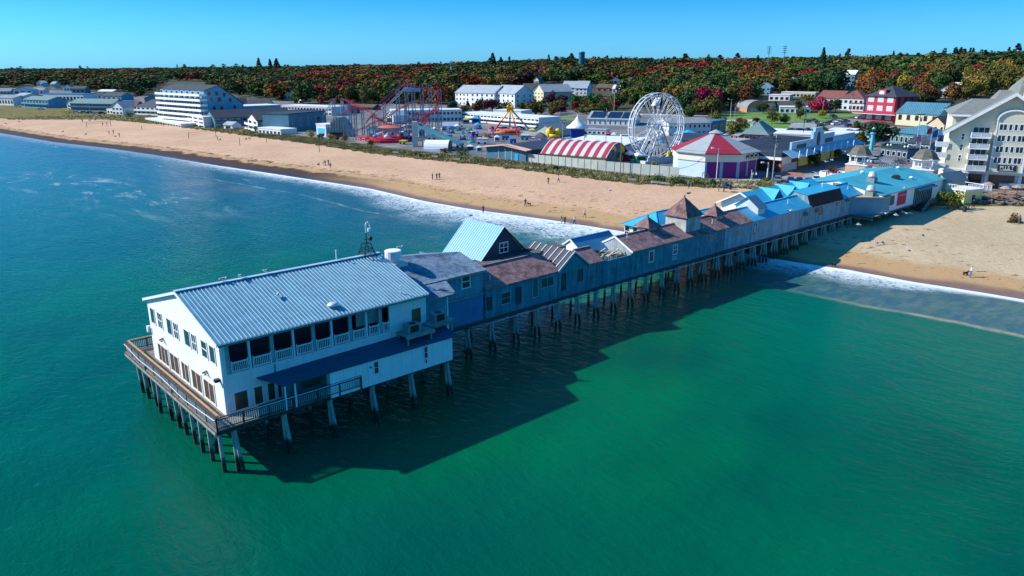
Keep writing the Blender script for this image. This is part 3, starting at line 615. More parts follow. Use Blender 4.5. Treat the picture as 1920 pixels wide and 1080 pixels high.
# ---------------------------------------------------------------- buildings along the pier
TEALB = M('teal_board_wall', (.12, .36, .46), .7, .14, .8, kind='boards', k=.3)
TEALD = M('dark_teal_board_wall', (.06, .30, .38), .75, .2, .8, kind='boards', k=.28)
TEALP = M('grey_blue_board_wall', (.28, .45, .52), .7, .16, .8, kind='boards', k=.34)
PALEB = M('pale_grey_board_wall', (.42, .50, .54), .7, .13, .7, kind='boards', k=.4)
NAVYW = M('smooth_navy_wall', (.02, .20, .38), .6, .12, .6)
GREYSH = M('grey_shingles', (.20, .29, .38), .85, .16, 2., kind='shingle', k=.35)
BROWNSH = M('worn_brown_shingles', (.38, .215, .20), .85, .2, 1.2, kind='shingle', k=.4)
BLUER = M('sky_blue_metal_roof', (.045, .40, .62), .42, .06, .8, spec=.4, kind='ribs', k=.45)
BLUEL = M('pale_blue_metal_roof', (.16, .38, .48), .42, .05, .8, spec=.4)
BLUELR = M('pale_blue_rib', (.34, .60, .70), .42, .05, .8)
WINGL = M('pier_window_glass', (.025, .035, .045), .2, .3, 1.2, spec=.7)
DTRIM = M('dark_window_trim', (.06, .07, .08), .7)
BTRIM = M('blue_grey_trim', (.25, .40, .48), .7)
def gable_u(m, O, u0, u1, w0, w1, zb, ze0, zr_, wr, ze1):
    pass
def roofpart(parent, O, planes, mat, name='roof', t=.12):
    m = MBp(O)
    for q in planes: m.slab(q, t)
    return build(name, m, mat, parent)
def block(name, label, cat, u0, u1, w0, w1, ze, wr, zr_, wall, roof, ze1=None, over=.25, zb=DECK, group=None, walls='walls', gables=True):
    """shed with ridge along the pier"""
    O = (u0, w0, zb); t = PT(name, label, cat, *O, group=group); ze1 = ze if ze1 is None else ze1
    m = MBp(O); m.box(u0, u1, w0, w0+.15, zb, ze); m.box(u0, u1, w1-.15, w1, zb, ze1)
    for u in (u0, u1-.15): m.hexa([(u, w0+.15, zb), (u, w1-.15, zb), (u, w1-.15, ze1), (u, wr, zr_), (u, w0+.15, ze)], [(u+.15, w0+.15, zb), (u+.15, w1-.15, zb), (u+.15, w1-.15, ze1), (u+.15, wr, zr_), (u+.15, w0+.15, ze)])
    build('wall', m, wall, t)
    ro = roofpart(t, O, [[(u0-.1, w0-over, ze+.05), (u1+.1, w0-over, ze+.05), (u1+.1, wr, zr_+.13), (u0-.1, wr, zr_+.13)], [(u0-.1, w1+over, ze1+.05), (u1+.1, w1+over, ze1+.05), (u1+.1, wr, zr_+.128), (u0-.1, wr, zr_+.128)]], roof)
    m = MBp(O); m.beam((u0-.1, wr, zr_+.15), (u1+.1, wr, zr_+.15), .3, .06); build('ridge_cap', m, roof, ro)
    return t, O
# grey shingled dining block
O = (43, 62.2, DECK); b = PT('shingled_dining_block', 'blue green boarded block with speckled grey shingle roof behind the white pavilion', 'building', *O)
m = MBp(O); m.box(45.2, 52.3, 62.2, 62.4, 7.35, 10.0); m.box(52.1, 52.3, 62.4, 74, DECK, 10.0); m.box(41.2, 45.2, 62.2, 62.4, 7.35, 10.0); m.box(41.2, 52.1, 73.8, 74, DECK, 9.6); build('wall', m, TEALB, b)
m = MBp(O); m.box(43, 52.3, 62.12, 62.3, DECK, 7.2); build('lower_wall', m, NAVYW, b)
m = MBp(O); m.box(43, 52.35, 62.0, 62.14, 7.2, 7.38); m.box(46.9, 52.4, 61.7, 61.78, 9.85, 10.1); build('trim_board', m, GWOOD, b)
m = MBp(O); m.slab([(41.2, 61.8, 10.0), (52.6, 61.8, 10.08), (53.0, 67.2, 11.1), (41.2, 67.2, 12.3)], .14); m.slab([(41.2, 67.2, 12.3), (53.0, 67.2, 11.1), (52.6, 74.2, 9.7), (41.2, 74.2, 9.9)], .14); build('roof', m, GREYSH, b)
window(b, 49.2, 50.5, 8.3, 9.95, 'x', 62.2, -1, O, .13, 0, True)
O = (41.1, 59.4, DECK); bay = PT('boarded_bay', 'narrow blue boarded bay with white corner post and its own hipped shingle roof', 'bay', *O)
m = MBp(O); m.box(41.15, 45.1, 59.4, 59.55, DECK, 9.2); m.box(44.95, 45.1, 59.55, 62.1, DECK, 9.3); build('wall', m, TEALB, bay)
m = MBp(O); m.box(45.0, 45.16, 59.34, 59.5, DECK, 9.2); build('corner_post', m, WHITE, bay)
m = MBp(O); m.slab([(41.1, 59.0, 9.25), (45.9, 58.9, 9.3), (46.9, 62.15, 10.02), (41.1, 62.15, 10.05)], .14); build('roof', m, GREYSH, bay)
# exhaust fan drum
t = PT('exhaust_drum', 'white round exhaust drum on the grey shingle roof beside the mast', 'exhaust fan', 43.2, 66.3, 11.75); m = MB(); m.lathe([(.6, -.5), (.6, .35), (.9, .4), (.9, 1.25), (.8, 1.3)], n=18); build('drum', m, WHITE, t, False)
m = MB(); m.box(-1.1, 1.1, -1.1, 1.1, -.6, 0); build('curb', m, M('galvanised', (.6,)*3), t)
# block 4: brown roofed shed with gap
t, O = block('brown_roof_shed', 'dark teal boarded shed with patched brown shingle roof next to the grey shingled block', 'shed', 52.5, 64.3, 62, 67.2, 7.7, 65.2, 9.35, TEALD, BROWNSH)
def pw(t, O, a, b, z0, z1, gl=WINGL, fr=DTRIM, bars=0, cross=False, frw=.09, wv=62): return window(t, a, b, z0, z1, 'x', wv, -1, O, frw, bars, cross, gl, fr)
pw(t, O, 52.7, 53.5, 5.1, 6.7); pw(t, O, 54.8, 56.4, 5.3, 6.8, fr=BTRIM, cross=True); pw(t, O, 57.2, 58.1, 4.9, 7.0, fr=DTRIM); pw(t, O, 59.9, 60.9, 5.1, 7.6, fr=BTRIM, gl=M('teal_shutter', (.06, .12, .14), .6)); pw(t, O, 61.3, 63.6, 6.0, 7.3, fr=BTRIM, bars=1)
# cross gable with slatted slate roof
O = (64.4, 62, DECK); t = PT('cross_gable_hall', 'steep teal gable with slate roof striped by pale battens facing the camera side', 'building', *O)
m = MBp(O); m.hexa([(64.4, 62, DECK), (69.7, 62, DECK), (69.7, 62, 7.75), (67.1, 62, 9.6), (64.4, 62, 7.75)], [(64.4, 62.15, DECK), (69.7, 62.15, DECK), (69.7, 62.15, 7.75), (67.1, 62.15, 9.6), (64.4, 62.15, 7.75)]); m.box(64.4, 64.55, 62.15, 69, DECK, 7.7); m.box(69.55, 69.7, 62.15, 69, DECK, 7.7); build('wall', m, TEALD, t)
SLATE = M('charcoal_slate', (.075, .08, .10), .8, .15, 2.); r = roofpart(t, O, [[(64.1, 61.8, 7.65), (64.1, 69.4, 7.65), (67.1, 69.4, 9.75), (67.1, 61.8, 9.75)], [(69.95, 61.8, 7.7), (69.95, 69.4, 7.7), (67.1, 69.4, 9.748), (67.1, 61.8, 9.748)]], SLATE)
m = MBp(O)
for i in range(7): wv = 62.6+i*1.05; m.beam((64.1, wv, 7.75), (67.1, wv, 9.83), .13, .05)
m.beam((64.1, 61.78, 7.6), (67.1, 61.78, 9.7), .1, .22); m.beam((69.95, 61.78, 7.6), (67.1, 61.78, 9.7), .08, .14); build('batten', m, M('pale_batten', (.55, .56, .56), .7), r)
pw(t, O, 67.9, 68.9, 5.6, 7.2, fr=DTRIM); pw(t, O, 65.0, 65.8, 5.0, 7.2, fr=DTRIM)
t, O = block('low_brown_shed', 'short shed with patched brown roof between the slatted gable and the open yard', 'shed', 69.8, 72.6, 62, 66.5, 7.6, 64.4, 9.0, TEALD, BROWNSH)
# open yard with clutter
O = (72.7, 62, DECK); t = PT('yard_wall', 'tall dark teal board screen wall of the open yard on the pier', 'screen wall', *O)
m = MBp(O); m.box(72.7, 78.6, 62, 62.15, DECK, 7.35); build('boards', m, TEALD, t)
m = MBp(O)
for u in (72.75, 75.6, 78.5): m.box(u-.08, u+.08, 61.9, 62, DECK, 7.5)
for z in (4.9, 5.5, 6.1): m.box(72.8, 78.5, 61.93, 62, z, z+.12)
build('frame', m, TEALD, t)
m = MBp(O)
for i in range(7): u = 73.2+i*.38; m.box(u, u+.07, 62.0, 62.1, 7.35, 7.85)
build('pickets', m, TEALB, t)
m = MBp(O); m.box(72.7, 78.6, 62.15, 68.5, 7.0, 7.15); build('roof_deck', m, M('tarred_roof', (.08, .08, .09), .8, .3, 2), t)
t = PT('yellow_barrel', 'yellow barrel with black lid on the flat roof of the open yard', 'barrel', 74.0, 64.4, 7.15); m = MB(); m.lathe([(.5, 0), (.5, .35), (.53, .38), (.5, .41), (.5, 1.0)], n=16); build('drum', m, M('yellow_plastic', (.75, .55, .03), .45), t); m = MB(); m.lathe([(.54, 1.0), (.54, 1.15)], n=16); build('lid', m, BLK, t)
t = PT('timber_offcuts', 'loose heap of pale planks on the yard roof near the yellow barrel', 'timber', 76.6, 64.0, 7.15); m = MB()
for i in range(14): a = random.uniform(-.5, .5); L = random.uniform(.8, 1.7); cx, cy = random.uniform(-1., 1.2), random.uniform(-1, 1.4); z = .05+i*.05; m.beam((cx-L*cos(a), cy-L*sin(a), z), (cx+L*cos(a), cy+L*sin(a), z+.05), .16, .04)
build('plank', m, M('pale_planks', (.62, .55, .44), .7, .2, 1.), t); t.children[0]['kind'] = 'stuff'
for u, wv, c, lab in ((76.0, 63.2, (.5, .02, .03), 'small red crate among the planks on the yard roof'), (75.3, 65.4, (.1, .3, .55), 'small blue crate behind the planks on the yard roof')):
    t = PT('crate', lab, 'crate', u, wv, 7.15); m = MB(); m.box(0, .7, 0, .5, 0, .08); m.box(0, .7, 0, .05, .08, .45); m.box(0, .7, .45, .5, .08, .45); m.box(0, .05, .05, .45, .08, .45); m.box(.65, .7, .05, .45, .08, .45); build('shell', m, M('crate_%d' % int(c[0]*100), c, .6), t)
# long brown roofed hall
t, O = block('long_teal_hall', 'long teal boarded hall with brown shingle roof carrying three pyramid towers', 'hall', 78.8, 101.6, 62, 68, 7.75, 65, 9.3, TEALD, BROWNSH)
m = MBp(O); m.hexa([(78.65, 62.1, 7.0), (78.65, 67.9, 7.0), (78.65, 67.9, 7.75), (78.65, 65, 9.25), (78.65, 62.1, 7.75)], [(78.78, 62.1, 7.0), (78.78, 67.9, 7.0), (78.78, 67.9, 7.75), (78.78, 65, 9.25), (78.78, 62.1, 7.75)]); build('gable', m, PALEB, t)
m = MBp(O); m.beam((78.6, 61.75, 7.7), (78.6, 65, 9.4), .08, .25); m.beam((78.6, 68.25, 7.7), (78.6, 65, 9.4), .08, .25); build('bargeboard', m, WHITE, t)
pw(t, O, 82.5, 83.7, 5.5, 7.25, fr=WHITE, frw=.16); pw(t, O, 88.1, 89.3, 5.7, 7.2, fr=WHITE, cross=True, frw=.14); pw(t, O, 97.5, 98.6, 6.1, 7.2, fr=BTRIM, bars=1); pw(t, O, 98.8, 99.3, 6.2, 7.3, fr=BTRIM); pw(t, O, 79.8, 81.0, 5.6, 7.0, fr=TEALD, gl=TEALD)
m = MBp(O); m.box(87.9, 89.2, 61.9, 61.99, 4.9, 5.55); build('vent_panel', m, PALEB, t)
t, O = block('light_teal_hall', 'lighter blue boarded stretch with brown shingle roof and one small window', 'hall', 101.7, 109.5, 62, 68, 7.75, 65, 9.3, TEALP, BROWNSH)
pw(t, O, 104.6, 105.6, 6.0, 7.0, fr=BTRIM)
t, O = block('pale_grey_hall', 'pale grey boarded stretch with sky blue roof around the little dormer', 'hall', 109.6, 125.4, 62, 68, 7.75, 65, 9.3, PALEB, BLUER)
pw(t, O, 110.3, 111.1, 5.6, 7.1, fr=DTRIM, gl=M('white_blind', (.6, .62, .62), .6))
t, O = block('grey_blue_hall', 'grey blue boarded hall with sky blue roof before the dark mansard', 'hall', 125.5, 129.4, 62, 68, 7.75, 65, 9.35, TEALP, BLUER)
O = (129.5, 62, DECK); t = PT('mansard_hall', 'grey boarded hall whose blue roof has a steep dark brown front slope', 'hall', *O)
m = MBp(O); m.box(129.5, 142, 62, 62.15, DECK, 7.75); m.hexa([(129.5, 62.15, DECK), (129.5, 67.4, DECK), (129.5, 67.4, 7.8), (129.5, 65.6, 10.15), (129.5, 62.9, 9.7), (129.5, 62.15, 7.75)], [(129.65, 62.15, DECK), (129.65, 67.4, DECK), (129.65, 67.4, 7.8), (129.65, 65.6, 10.15), (129.65, 62.9, 9.7), (129.65, 62.15, 7.75)]); m.box(129.65, 142, 67.25, 67.4, DECK, 7.8); m.hexa([(141.85, 62.15, DECK), (141.85, 67.4, DECK), (141.85, 67.4, 7.8), (141.85, 65.6, 10.15), (141.85, 62.9, 9.7), (141.85, 62.15, 7.75)], [(142, 62.15, DECK), (142, 67.4, DECK), (142, 67.4, 7.8), (142, 65.6, 10.15), (142, 62.9, 9.7), (142, 62.15, 7.75)]); build('wall', m, TEALP, t)
m = MBp(O); m.slab([(129.4, 61.75, 7.7), (142.1, 61.75, 7.7), (142.1, 62.7, 9.72), (129.4, 62.7, 9.72)], .1); build('mansard_slope', m, M('dark_brown_shingles', (.06, .035, .035), .85, .2, 2, kind='shingle', k=.35), t)
m = MBp(O); m.slab([(129.3, 62.6, 9.8), (142.2, 62.6, 9.8), (142.2, 65.6, 10.302), (129.3, 65.6, 10.302)], .1); m.slab([(129.3, 67.6, 7.95), (142.2, 67.6, 7.95), (142.2, 65.6, 10.3), (129.3, 65.6, 10.3)], .1); build('roof', m, BLUER, t)
for a, b_, z0, z1 in ((126.9, 128, 5.5, 7.0), (134.2, 135.3, 5.9, 7.2), (138.8, 140.2, 6.5, 7.6)): pass
pw(t, O, 132.9, 134.2, 5.8, 7.2); pw(t, O, 139.2, 140.5, 6.4, 7.5, fr=M('cream_trim', (.6, .6, .5), .6))
t2, O2 = block('end_grey_hall', 'last grey boarded stretch with ribbed blue roof before the beach end building', 'hall', 142.1, 150.5, 62, 68, 7.75, 65.2, 9.5, TEALP, BLUER)
for u, z, lab in ((127.0, 6.4, 'pale cooling unit mounted left of the mansard wall window'), (131.2, 6.5, 'pale cooling unit under the dark mansard slope'), (143.5, 7.0, 'small cooling unit high on the last grey boarded stretch')):
    k = PT('wall_cooling_unit', lab, 'air conditioner', u, 61.6, z); m = MB(); m.box(0, 1.1, -.1, .4, 0, .6); build('casing', m, ACM, k); m = MB(); m.box(.15, .7, -.13, -.1, .1, .5); build('grille', m, BLK, k)
# towers
def tower(name, label, u, wv, half, zb, ze, za, wall, roof, rot=0., over=.35):
    t = thing(name, label, 'tower', UW(u, wv, zb), A+rot); h = half
    m = MB(); m.box(-h, h, -h, h, 0, ze-zb); build('wall', m, wall, t)
    m = MB(); o = h+over; q = [(-o, -o, ze-zb-.05), (o, -o, ze-zb-.05), (o, o, ze-zb-.05), (-o, o, ze-zb-.05)]; a = (0, 0, za-zb)
    for i in range(4): m.poly(q[i], q[(i+1) % 4], a)
    m.poly(*reversed(q)); r = build('roof', m, roof, t); m = MB(); m.ball((0, 0, za-zb+.08), .15); build('finial', m, roof, r); return t
SHAKE = M('brown_hip_shingles', (.28, .155, .145), .85, .2, 1.5, kind='shingle', k=.4)
AGED = M('aged_white_boards', (.52, .54, .52), .8, .2, 1., kind='boards', k=.35)
tower('pyramid_tower', 'tall pyramid roofed tower, largest of the three on the pier', 94.0, 64.6, 1.85, 7.4, 10.6, 13.3, AGED, SHAKE)
tower('pyramid_tower', 'small pyramid turret on the seaward end of the brown roof', 86.6, 65.6, 1.0, 8.0, 9.75, 11.1, AGED, SHAKE, 0, .5)
tower('pyramid_tower', 'small pyramid turret landward of the tall pyramid tower', 102.6, 64.7, .95, 8.0, 9.5, 11.0, AGED, SHAKE, 0, .5)
O = (112.6, 62.7, 7.8); t = PT('roof_dormer', 'pale little house shaped dormer with blue gable roof on the pier', 'dormer', *O)
m = MBp(O); m.hexa([(112.6, 62.8, 7.8), (114.8, 62.8, 7.8), (114.8, 67, 7.8), (112.6, 67, 7.8)], [(112.6, 62.8, 9.5), (114.8, 62.8, 9.5), (114.8, 67, 9.5), (112.6, 67, 9.5)])
m.hexa([(112.6, 62.8, 9.5), (112.6, 67, 9.5), (112.6, 64.9, 11.0)], [(114.8, 62.8, 9.5), (114.8, 67, 9.5), (114.8, 64.9, 11.0)]); build('wall', m, M('pale_vinyl', (.62, .66, .68), .6, .06, 1, kind='clap', k=.2), t)
m = MBp(O); m.slab([(112.3, 62.5, 9.4), (115.1, 62.5, 9.4), (115.1, 64.9, 11.15), (112.3, 64.9, 11.15)], .1); m.slab([(112.3, 67.3, 9.4), (115.1, 67.3, 9.4), (115.1, 64.9, 11.148), (112.3, 64.9, 11.148)], .1); build('roof', m, M('slate_blue_shingles', (.10, .22, .30), .7, .1, 2), t)
# far side: A frame
O = (57, 68, 7.5); t = PT('a_frame_house', 'steep A frame house with pale blue ribbed roof and dark gable', 'house', *O)
ap = (60.6, 12.9); lb = (55.0, 7.4); rb = (64.6, 9.2)
m = MBp(O); m.hexa([(lb[0]+.2, 68.1, 7.4), (67.5, 68.1, 7.4), (67.5, 68.1, 8.6), (64.0, 68.1, 9.4), (ap[0], 68.1, 12.8)], [(lb[0]+.2, 68.25, 7.4), (67.5, 68.25, 7.4), (67.5, 68.25, 8.6), (64.0, 68.25, 9.4), (ap[0], 68.25, 12.8)])
build('gable_wall', m, M('navy_clapboard', (.05, .07, .10), .7, .12, 1, kind='clap', k=.2), t)
m = MBp(O); m.box(55.2, 67.5, 68.3, 75, 4.2, 7.4); build('wall', m, WHITEW, t)
ribroof(t, O, [((lb[0], 67.8, lb[1]), (lb[0], 75.2, lb[1]), (ap[0], 75.2, ap[1]), (ap[0], 67.8, ap[1]))], 0, (17,), BLUEL, BLUELR, .1, .05)
m = MBp(O); m.slab([(64.3, 67.8, 9.5), (64.3, 75.2, 9.5), (ap[0], 75.2, ap[1]-.002), (ap[0], 67.8, ap[1]-.002)], .1); m.slab([(68.2, 67.8, 8.6), (68.2, 75.2, 8.6), (64.3, 75.2, 9.5), (64.3, 67.8, 9.5)], .1); build('roof_landward', m, M('dark_asphalt_roof', (.05, .06, .07), .8, .1, 2), t)
window(t, 60.0, 61.5, 9.5, 10.9, 'x', 68.1, -1, O, .12, 1, True)
# flat timber roofs between A frame and brown shed
O = (54, 65.4, 7.3); t = PT('flat_roof_walkway', 'long flat weathered timber roof running beside the steep A frame', 'canopy', *O)
m = MBp(O); m.box(55.5, 70.5, 66.7, 69.0, 8.85, 9.15); build('roof', m, M('tarred_boards', (.15, .13, .12), .85, .25, 1., kind='floor', k=.5), t)
m = MBp(O); m.box(55.5, 70.5, 66.55, 66.69, 8.65, 9.2); build('fascia', m, GWOOD, t)
for u in (55.7, 59, 63, 67, 70.2): m = MBp(O); m.beam((u, 66.8, DECK), (u, 66.8, 8.8), .16); build('post', m, OWOOD if u < 58 else GWOOD, t)
O = (57, 64.5, 7.3); t = PT('corrugated_canopy', 'white corrugated plastic canopy on orange timbers between roofs on the pier', 'canopy', *O)
m = MBp(O); m.slab([(56.2, 65.5, 8.6), (66, 65.5, 8.6), (66, 66.6, 8.75), (56.2, 66.6, 8.75)], .04); build('sheet', m, M('white_corrugated', (.72, .70, .70), .5, .08, 1, kind='ribs', k=.6), t)
m = MBp(O); m.beam((56.1, 65.4, 8.5), (56.1, 66.7, 8.6), .15, .2); m.beam((56.1, 65.4, 8.48), (62.0, 65.4, 8.48), .1, .14); m.beam((54.3, 66.2, DECK), (54.3, 66.2, 8.4), .18); m.beam((56.2, 66.4, DECK), (56.2, 66.4, 8.4), .18); build('frame', m, OWOOD, t)
t = PT('blue_tarp', 'bright blue tarp hanging at the seaward end of the canopy', 'tarp', 54.6, 65.8, 7.0); m = MB(); m.slab([(0, 0, .2), (.9, .1, .1), (.9, .5, 1.3), (.1, .4, 1.4)], .05); build('sheet', m, M('blue_plastic', (.01, .12, .6), .5), t)
# blue gables on the far side
def gable2(name, label, u0, u1, w0, w1, ze, zr_, wall, roof, gtrim=True, zb=DECK):
    t, O = block(name, label, 'building', u0, u1, w0, w1, ze, (w0+w1)/2, zr_, wall, roof, over=.35, zb=zb); m = MBp(O); wm = (w0+w1)/2
    m.beam((u0-.14, w0-.4, ze), (u0-.14, wm, zr_+.08), .07, .22); m.beam((u0-.14, w1+.4, ze), (u0-.14, wm, zr_+.08), .07, .22); build('bargeboard', m, WHITE, t); return t, O
gable2('blue_gable_shed', 'white shed with ribbed blue gable roof behind the open yard', 73.6, 81.6, 66.3, 71.0, 7.3, 9.1, WHITEW, M('ribbed_blue_roof', (.07, .26, .42), .42, .08, .8, kind='ribs', k=.4))
# blue hipped pavilion
O = (87.5, 69.5, DECK); t = PT('blue_hip_pavilion', 'white pavilion with sky blue hipped metal roof on the far side of the pier', 'pavilion', *O)
m = MBp(O); m.box(95.3, 108, 70, 76.5, DECK, 7.2); build('wall', m, WHITEW, t)
m = MBp(O); q = [(94.6, 69.4, 7.1), (108.6, 69.4, 7.1), (108.6, 77.2, 7.1), (94.6, 77.2, 7.1)]; r0 = (98.8, 73.3, 9.15); r1 = (107.9, 73.3, 9.15)
m.poly(q[0], q[1], r1, r0); m.poly(q[1], q[2], r1); m.poly(q[2], q[3], r0, r1); m.poly(q[3], q[0], r0); m.poly(*reversed(q)); ro = build('roof', m, BLUER, t)
m = MBp(O)
for a, b_ in ((q[0], r0), (q[3], r0), (r0, r1)): m.beam(a, b_, .16, .1)
build('hip_cap', m, M('blue_cap', (.05, .4, .6), .4), ro)
for wv in (70.6, 72.3, 74.0, 75.7): window(t, wv, wv+1.1, 5.0, 6.9, 'y', 95.3, -1, O, .12, 0, True)
for u in (95.8, 97.6): window(t, u, u+1.2, 5.0, 6.9, 'x', 70, -1, O, .1, 0, True)
t, O = gable2('low_blue_link', 'low sky blue roofed link behind the landward pyramid turret', 108.4, 113, 69.5, 74.5, 7.2, 8.1, WHITEW, BLUER)
# four dormered blue house
O = (122, 67, DECK); t = PT('three_dormer_house', 'blue metal roofed house with three triangular dormers on the far side', 'house', *O)
m = MBp(O); m.box(122.5, 149, 68.6, 76, DECK, 7.7); m.hexa([(122.5, 67.6, 7.7), (122.5, 76, 7.7), (122.5, 71.8, 9.75)], [(122.7, 67.6, 7.7), (122.7, 76, 7.7), (122.7, 71.8, 9.75)]); build('wall', m, WHITEW, t)
m = MBp(O); m.slab([(121.8, 67.0, 7.6), (149, 67.0, 7.6), (149, 71.8, 9.95), (121.8, 71.8, 9.95)], .1); m.slab([(121.8, 76.6, 7.6), (149, 76.6, 7.6), (149, 71.8, 9.948), (121.8, 71.8, 9.948)], .1); ro = build('roof', m, BLUER, t)
m = MBp(O); m.beam((121.75, 67.0, 7.5), (121.75, 71.8, 9.88), .1, .25); m.beam((121.75, 76.6, 7.5), (121.75, 71.8, 9.88), .1, .25); build('bargeboard', m, WHITE, t)
for u in (129.4, 135.2, 140.9):
    m = MBp(O); m.hexa([(u-2.1, 68.4, 7.9), (u+2.1, 68.4, 7.9), (u, 68.4, 10.0)], [(u-2.1, 68.55, 7.9), (u+2.1, 68.55, 7.9), (u, 68.55, 10.0)]); d = build('dormer', m, M('navy_dormer_wall', (.03, .07, .13), .7), t)
    m = MBp(O); m.slab([(u-2.35, 68.25, 7.85), (u, 68.25, 10.15), (u, 72.5, 10.15), (u-2.35, 68.8, 8.0)], .08); m.slab([(u+2.35, 68.25, 7.85), (u, 68.25, 10.148), (u, 72.5, 10.148), (u+2.35, 68.8, 8.0)], .08); build('dormer_roof', m, M('dormer_blue_roof', (.07, .42, .62), .42, .06, 1), d)
O = (117, 66, 9); t = PT('roof_ventilator', 'round ventilator on the blue roof just past the dormer', 'ventilator', 118.0, 66.6, 8.6); m = MB(); m.lathe([(.35, 0), (.35, .5), (.55, .55), (.62, .9), (.5, 1.25), (.2, 1.4)], n=14); build('cowl', m, M('galvanised', (.6,)*3), t, True)
for i, (u, wv, z, lab) in enumerate([(80.3, 64.2, 8.9, 'white vent pipe at the seaward end of the brown roof'), (99.8, 63.2, 8.4, 'white vent pipe between the two landward pyramid towers'), (124, 63.6, 8.6, 'white vent pipe low on the sky blue roof'), (138, 64.3, 10.1, 'white vent pipe on the blue roof above the mansard'), (147.6, 63.6, 8.5, 'white vent pipe on the last ribbed blue roof'), (89.5, 66.5, 8.5, 'white vent pipe behind the tall pyramid tower'), (54, 62.9, 8.0, 'white vent pipe at the seaward end of the brown roofed shed'), (96.9, 62.8, 7.9, 'stub pipe just landward of the tall pyramid tower')]): stub(u, wv, z, .8, lab)
# ---------------------------------------------------------------- beach end building
O = (150.5, 58, DECK); t = PT('beach_end_hall', 'broad white hall with low teal roof where the pier meets the beach', 'hall', *O)
TEALR = M('teal_membrane_roof', (.05, .33, .42), .6, .12, .25)
u0, u1, w0, w1, wr = 150.5, 186.5, 58, 77, 67.2
m = MBp(O); m.box(u0, u1, w0, w0+.2, DECK, 8.0); m.box(u0+.2, u1, w1-.2, w1, 2, 8.0); m.hexa([(u0, w0+.2, DECK), (u0, w1, DECK), (u0, w1, 8.0), (u0, wr, 9.9), (u0, w0+.2, 8.0)], [(u0+.2, w0+.2, DECK), (u0+.2, w1, DECK), (u0+.2, w1, 8.0), (u0+.2, wr, 9.9), (u0+.2, w0+.2, 8.0)]); m.box(u1-.2, u1, w0+.2, w1, DECK, 8.0); build('wall', m, WHITEW, t)
m = MBp(O); m.slab([(u0-.3, w0-.4, 8.0), (u1+.4, w0-.4, 8.0), (u1-5, wr, 10.05), (u0-.3, wr, 10.05)], .14); m.slab([(u0-.3, w1+.4, 8.0), (u1+.4, w1+.4, 8.0), (u1-5, wr, 10.048), (u0-.3, wr, 10.048)], .14); m.poly((u1+.4, w0-.4, 8.0), (u1+.4, w1+.4, 8.0), (u1-5, wr, 10.05)); build('roof', m, TEALR, t)
m = MBp(O); m.box(u0-.05, u0, 66.2, 68.0, 8.7, 9.3); build('sign', m, M('brown_sign', (.25, .14, .08), .7), t)
window(t, 154.6, 156.6, 5.4, 7.2, 'x', 58, -1, O, .15, 0, False, M('brown_shutter', (.10, .11, .09), .6), DTRIM)
m = MBp(O); m.box(158.2, 162.6, 57.93, 58, 4.9, 7.6); pst = build('poster', m, M('red_poster', (.62, .03, .07), .5, .1, 2), t)
m = MBp(O)
for k in range(1): m.path([(159+i*.45, 57.9, 6.9-k*.8+.16*sin(i*2.1+k)) for i in range(8)], .09, 4)
build('lettering', m, M('poster_lettering', (.85, .6, .62), .6), pst)
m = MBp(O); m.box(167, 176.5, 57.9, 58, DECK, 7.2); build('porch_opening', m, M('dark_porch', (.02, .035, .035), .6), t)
for i in range(10):
    u = 167.2+i*1.02; m = MBp(O); m.box(u, u+.16, 57.78, 57.9, DECK, 7.2); build('porch_post', m, M('pale_green_post', (.30, .42, .40), .6), t)
m = MBp(O); m.slab([(166.5, 56.9, 7.2), (177, 56.9, 7.2), (177, 57.9, 7.5), (166.5, 57.9, 7.5)], .1); build('porch_roof', m, TEALR, t)
O = (146, 58, DECK); t = PT('octagon_end_room', 'blue grey room with slanted wall and tan flat roof beside the beach hall', 'room', *O)
ring = [(146, 61.95), (150.4, 57.7), (154, 57.7), (154, 61.95)]
m = MBp(O); m.hexa([(a, b_, DECK-.2) for a, b_ in ring], [(a, b_, 7.45) for a, b_ in ring]); build('wall', m, M('blue_grey_wall', (.14, .30, .38), .7, .08, .7), t)
m = MBp(O); m.slab([(145.8, 62, 7.6), (150.3, 57.5, 7.6), (154, 57.5, 7.6), (154, 62, 7.6)], .14); build('roof', m, M('tan_roof', (.45, .33, .22), .8, .1, 1), t)
for u, wv, z, s, lab in ((158, 63.4, 9.3, 1., 'large kitchen exhaust fan standing on the teal roof'), (150.2, 60.2, 7.7, 1., 'boxy fan unit on the tan flat roof')):
    k = PT('exhaust_fan', lab, 'exhaust fan', u, wv, z); m = MB(); m.box(-.8, .8, -.8, .8, -.2, .8); build('curb', m, ACM, k); m = MB(); m.lathe([(.5, .8), (.85, .95), (.85, 1.35), (.7, 1.4), (.7, 1.8), (.3, 2.0)], n=14); build('hood', m, M('galvanised', (.6,)*3), k, True)
for u, wv, lab in ((168, 62.5, 'dark low vent box on the teal roof near the porch'), (172, 60.8, 'white dome vent nearest the porch on the teal roof'), (164, 68, 'white dome vent close to the ridge of the teal roof'), (178, 66, 'white dome vent towards the landward end of the teal roof')):
    k = PT('roof_vent_dome', lab, 'vent', u, wv, 8.0+2.05*(1-abs(wv-wr)/9.6)); m = MB()
    if 'dark' in lab: m.box(-.9, .9, -.6, .6, 0, .5); m.box(-.7, .7, -.4, .4, .5, .7); build('box', m, BLK, k)
    else: m.lathe([(.25, -.1), (.25, .2), (.45, .25), (.4, .5), (.15, .6)], n=12); build('dome', m, WHITE, k, True)
m = MB(); t = PT('roof_antenna', 'dark wire antenna frame on the ridge of the teal roof', 'antenna', 180, 67, 9.9)
m.path([(-2.5, 0, 0), (0, 0, 1.8), (2.6, -.4, .1), (0, .6, .3), (-2.5, 0, 0)], .07); m.beam((0, 0, 0), (0, 0, 1.9), .07); build('wire_frame', m, BLK, t)
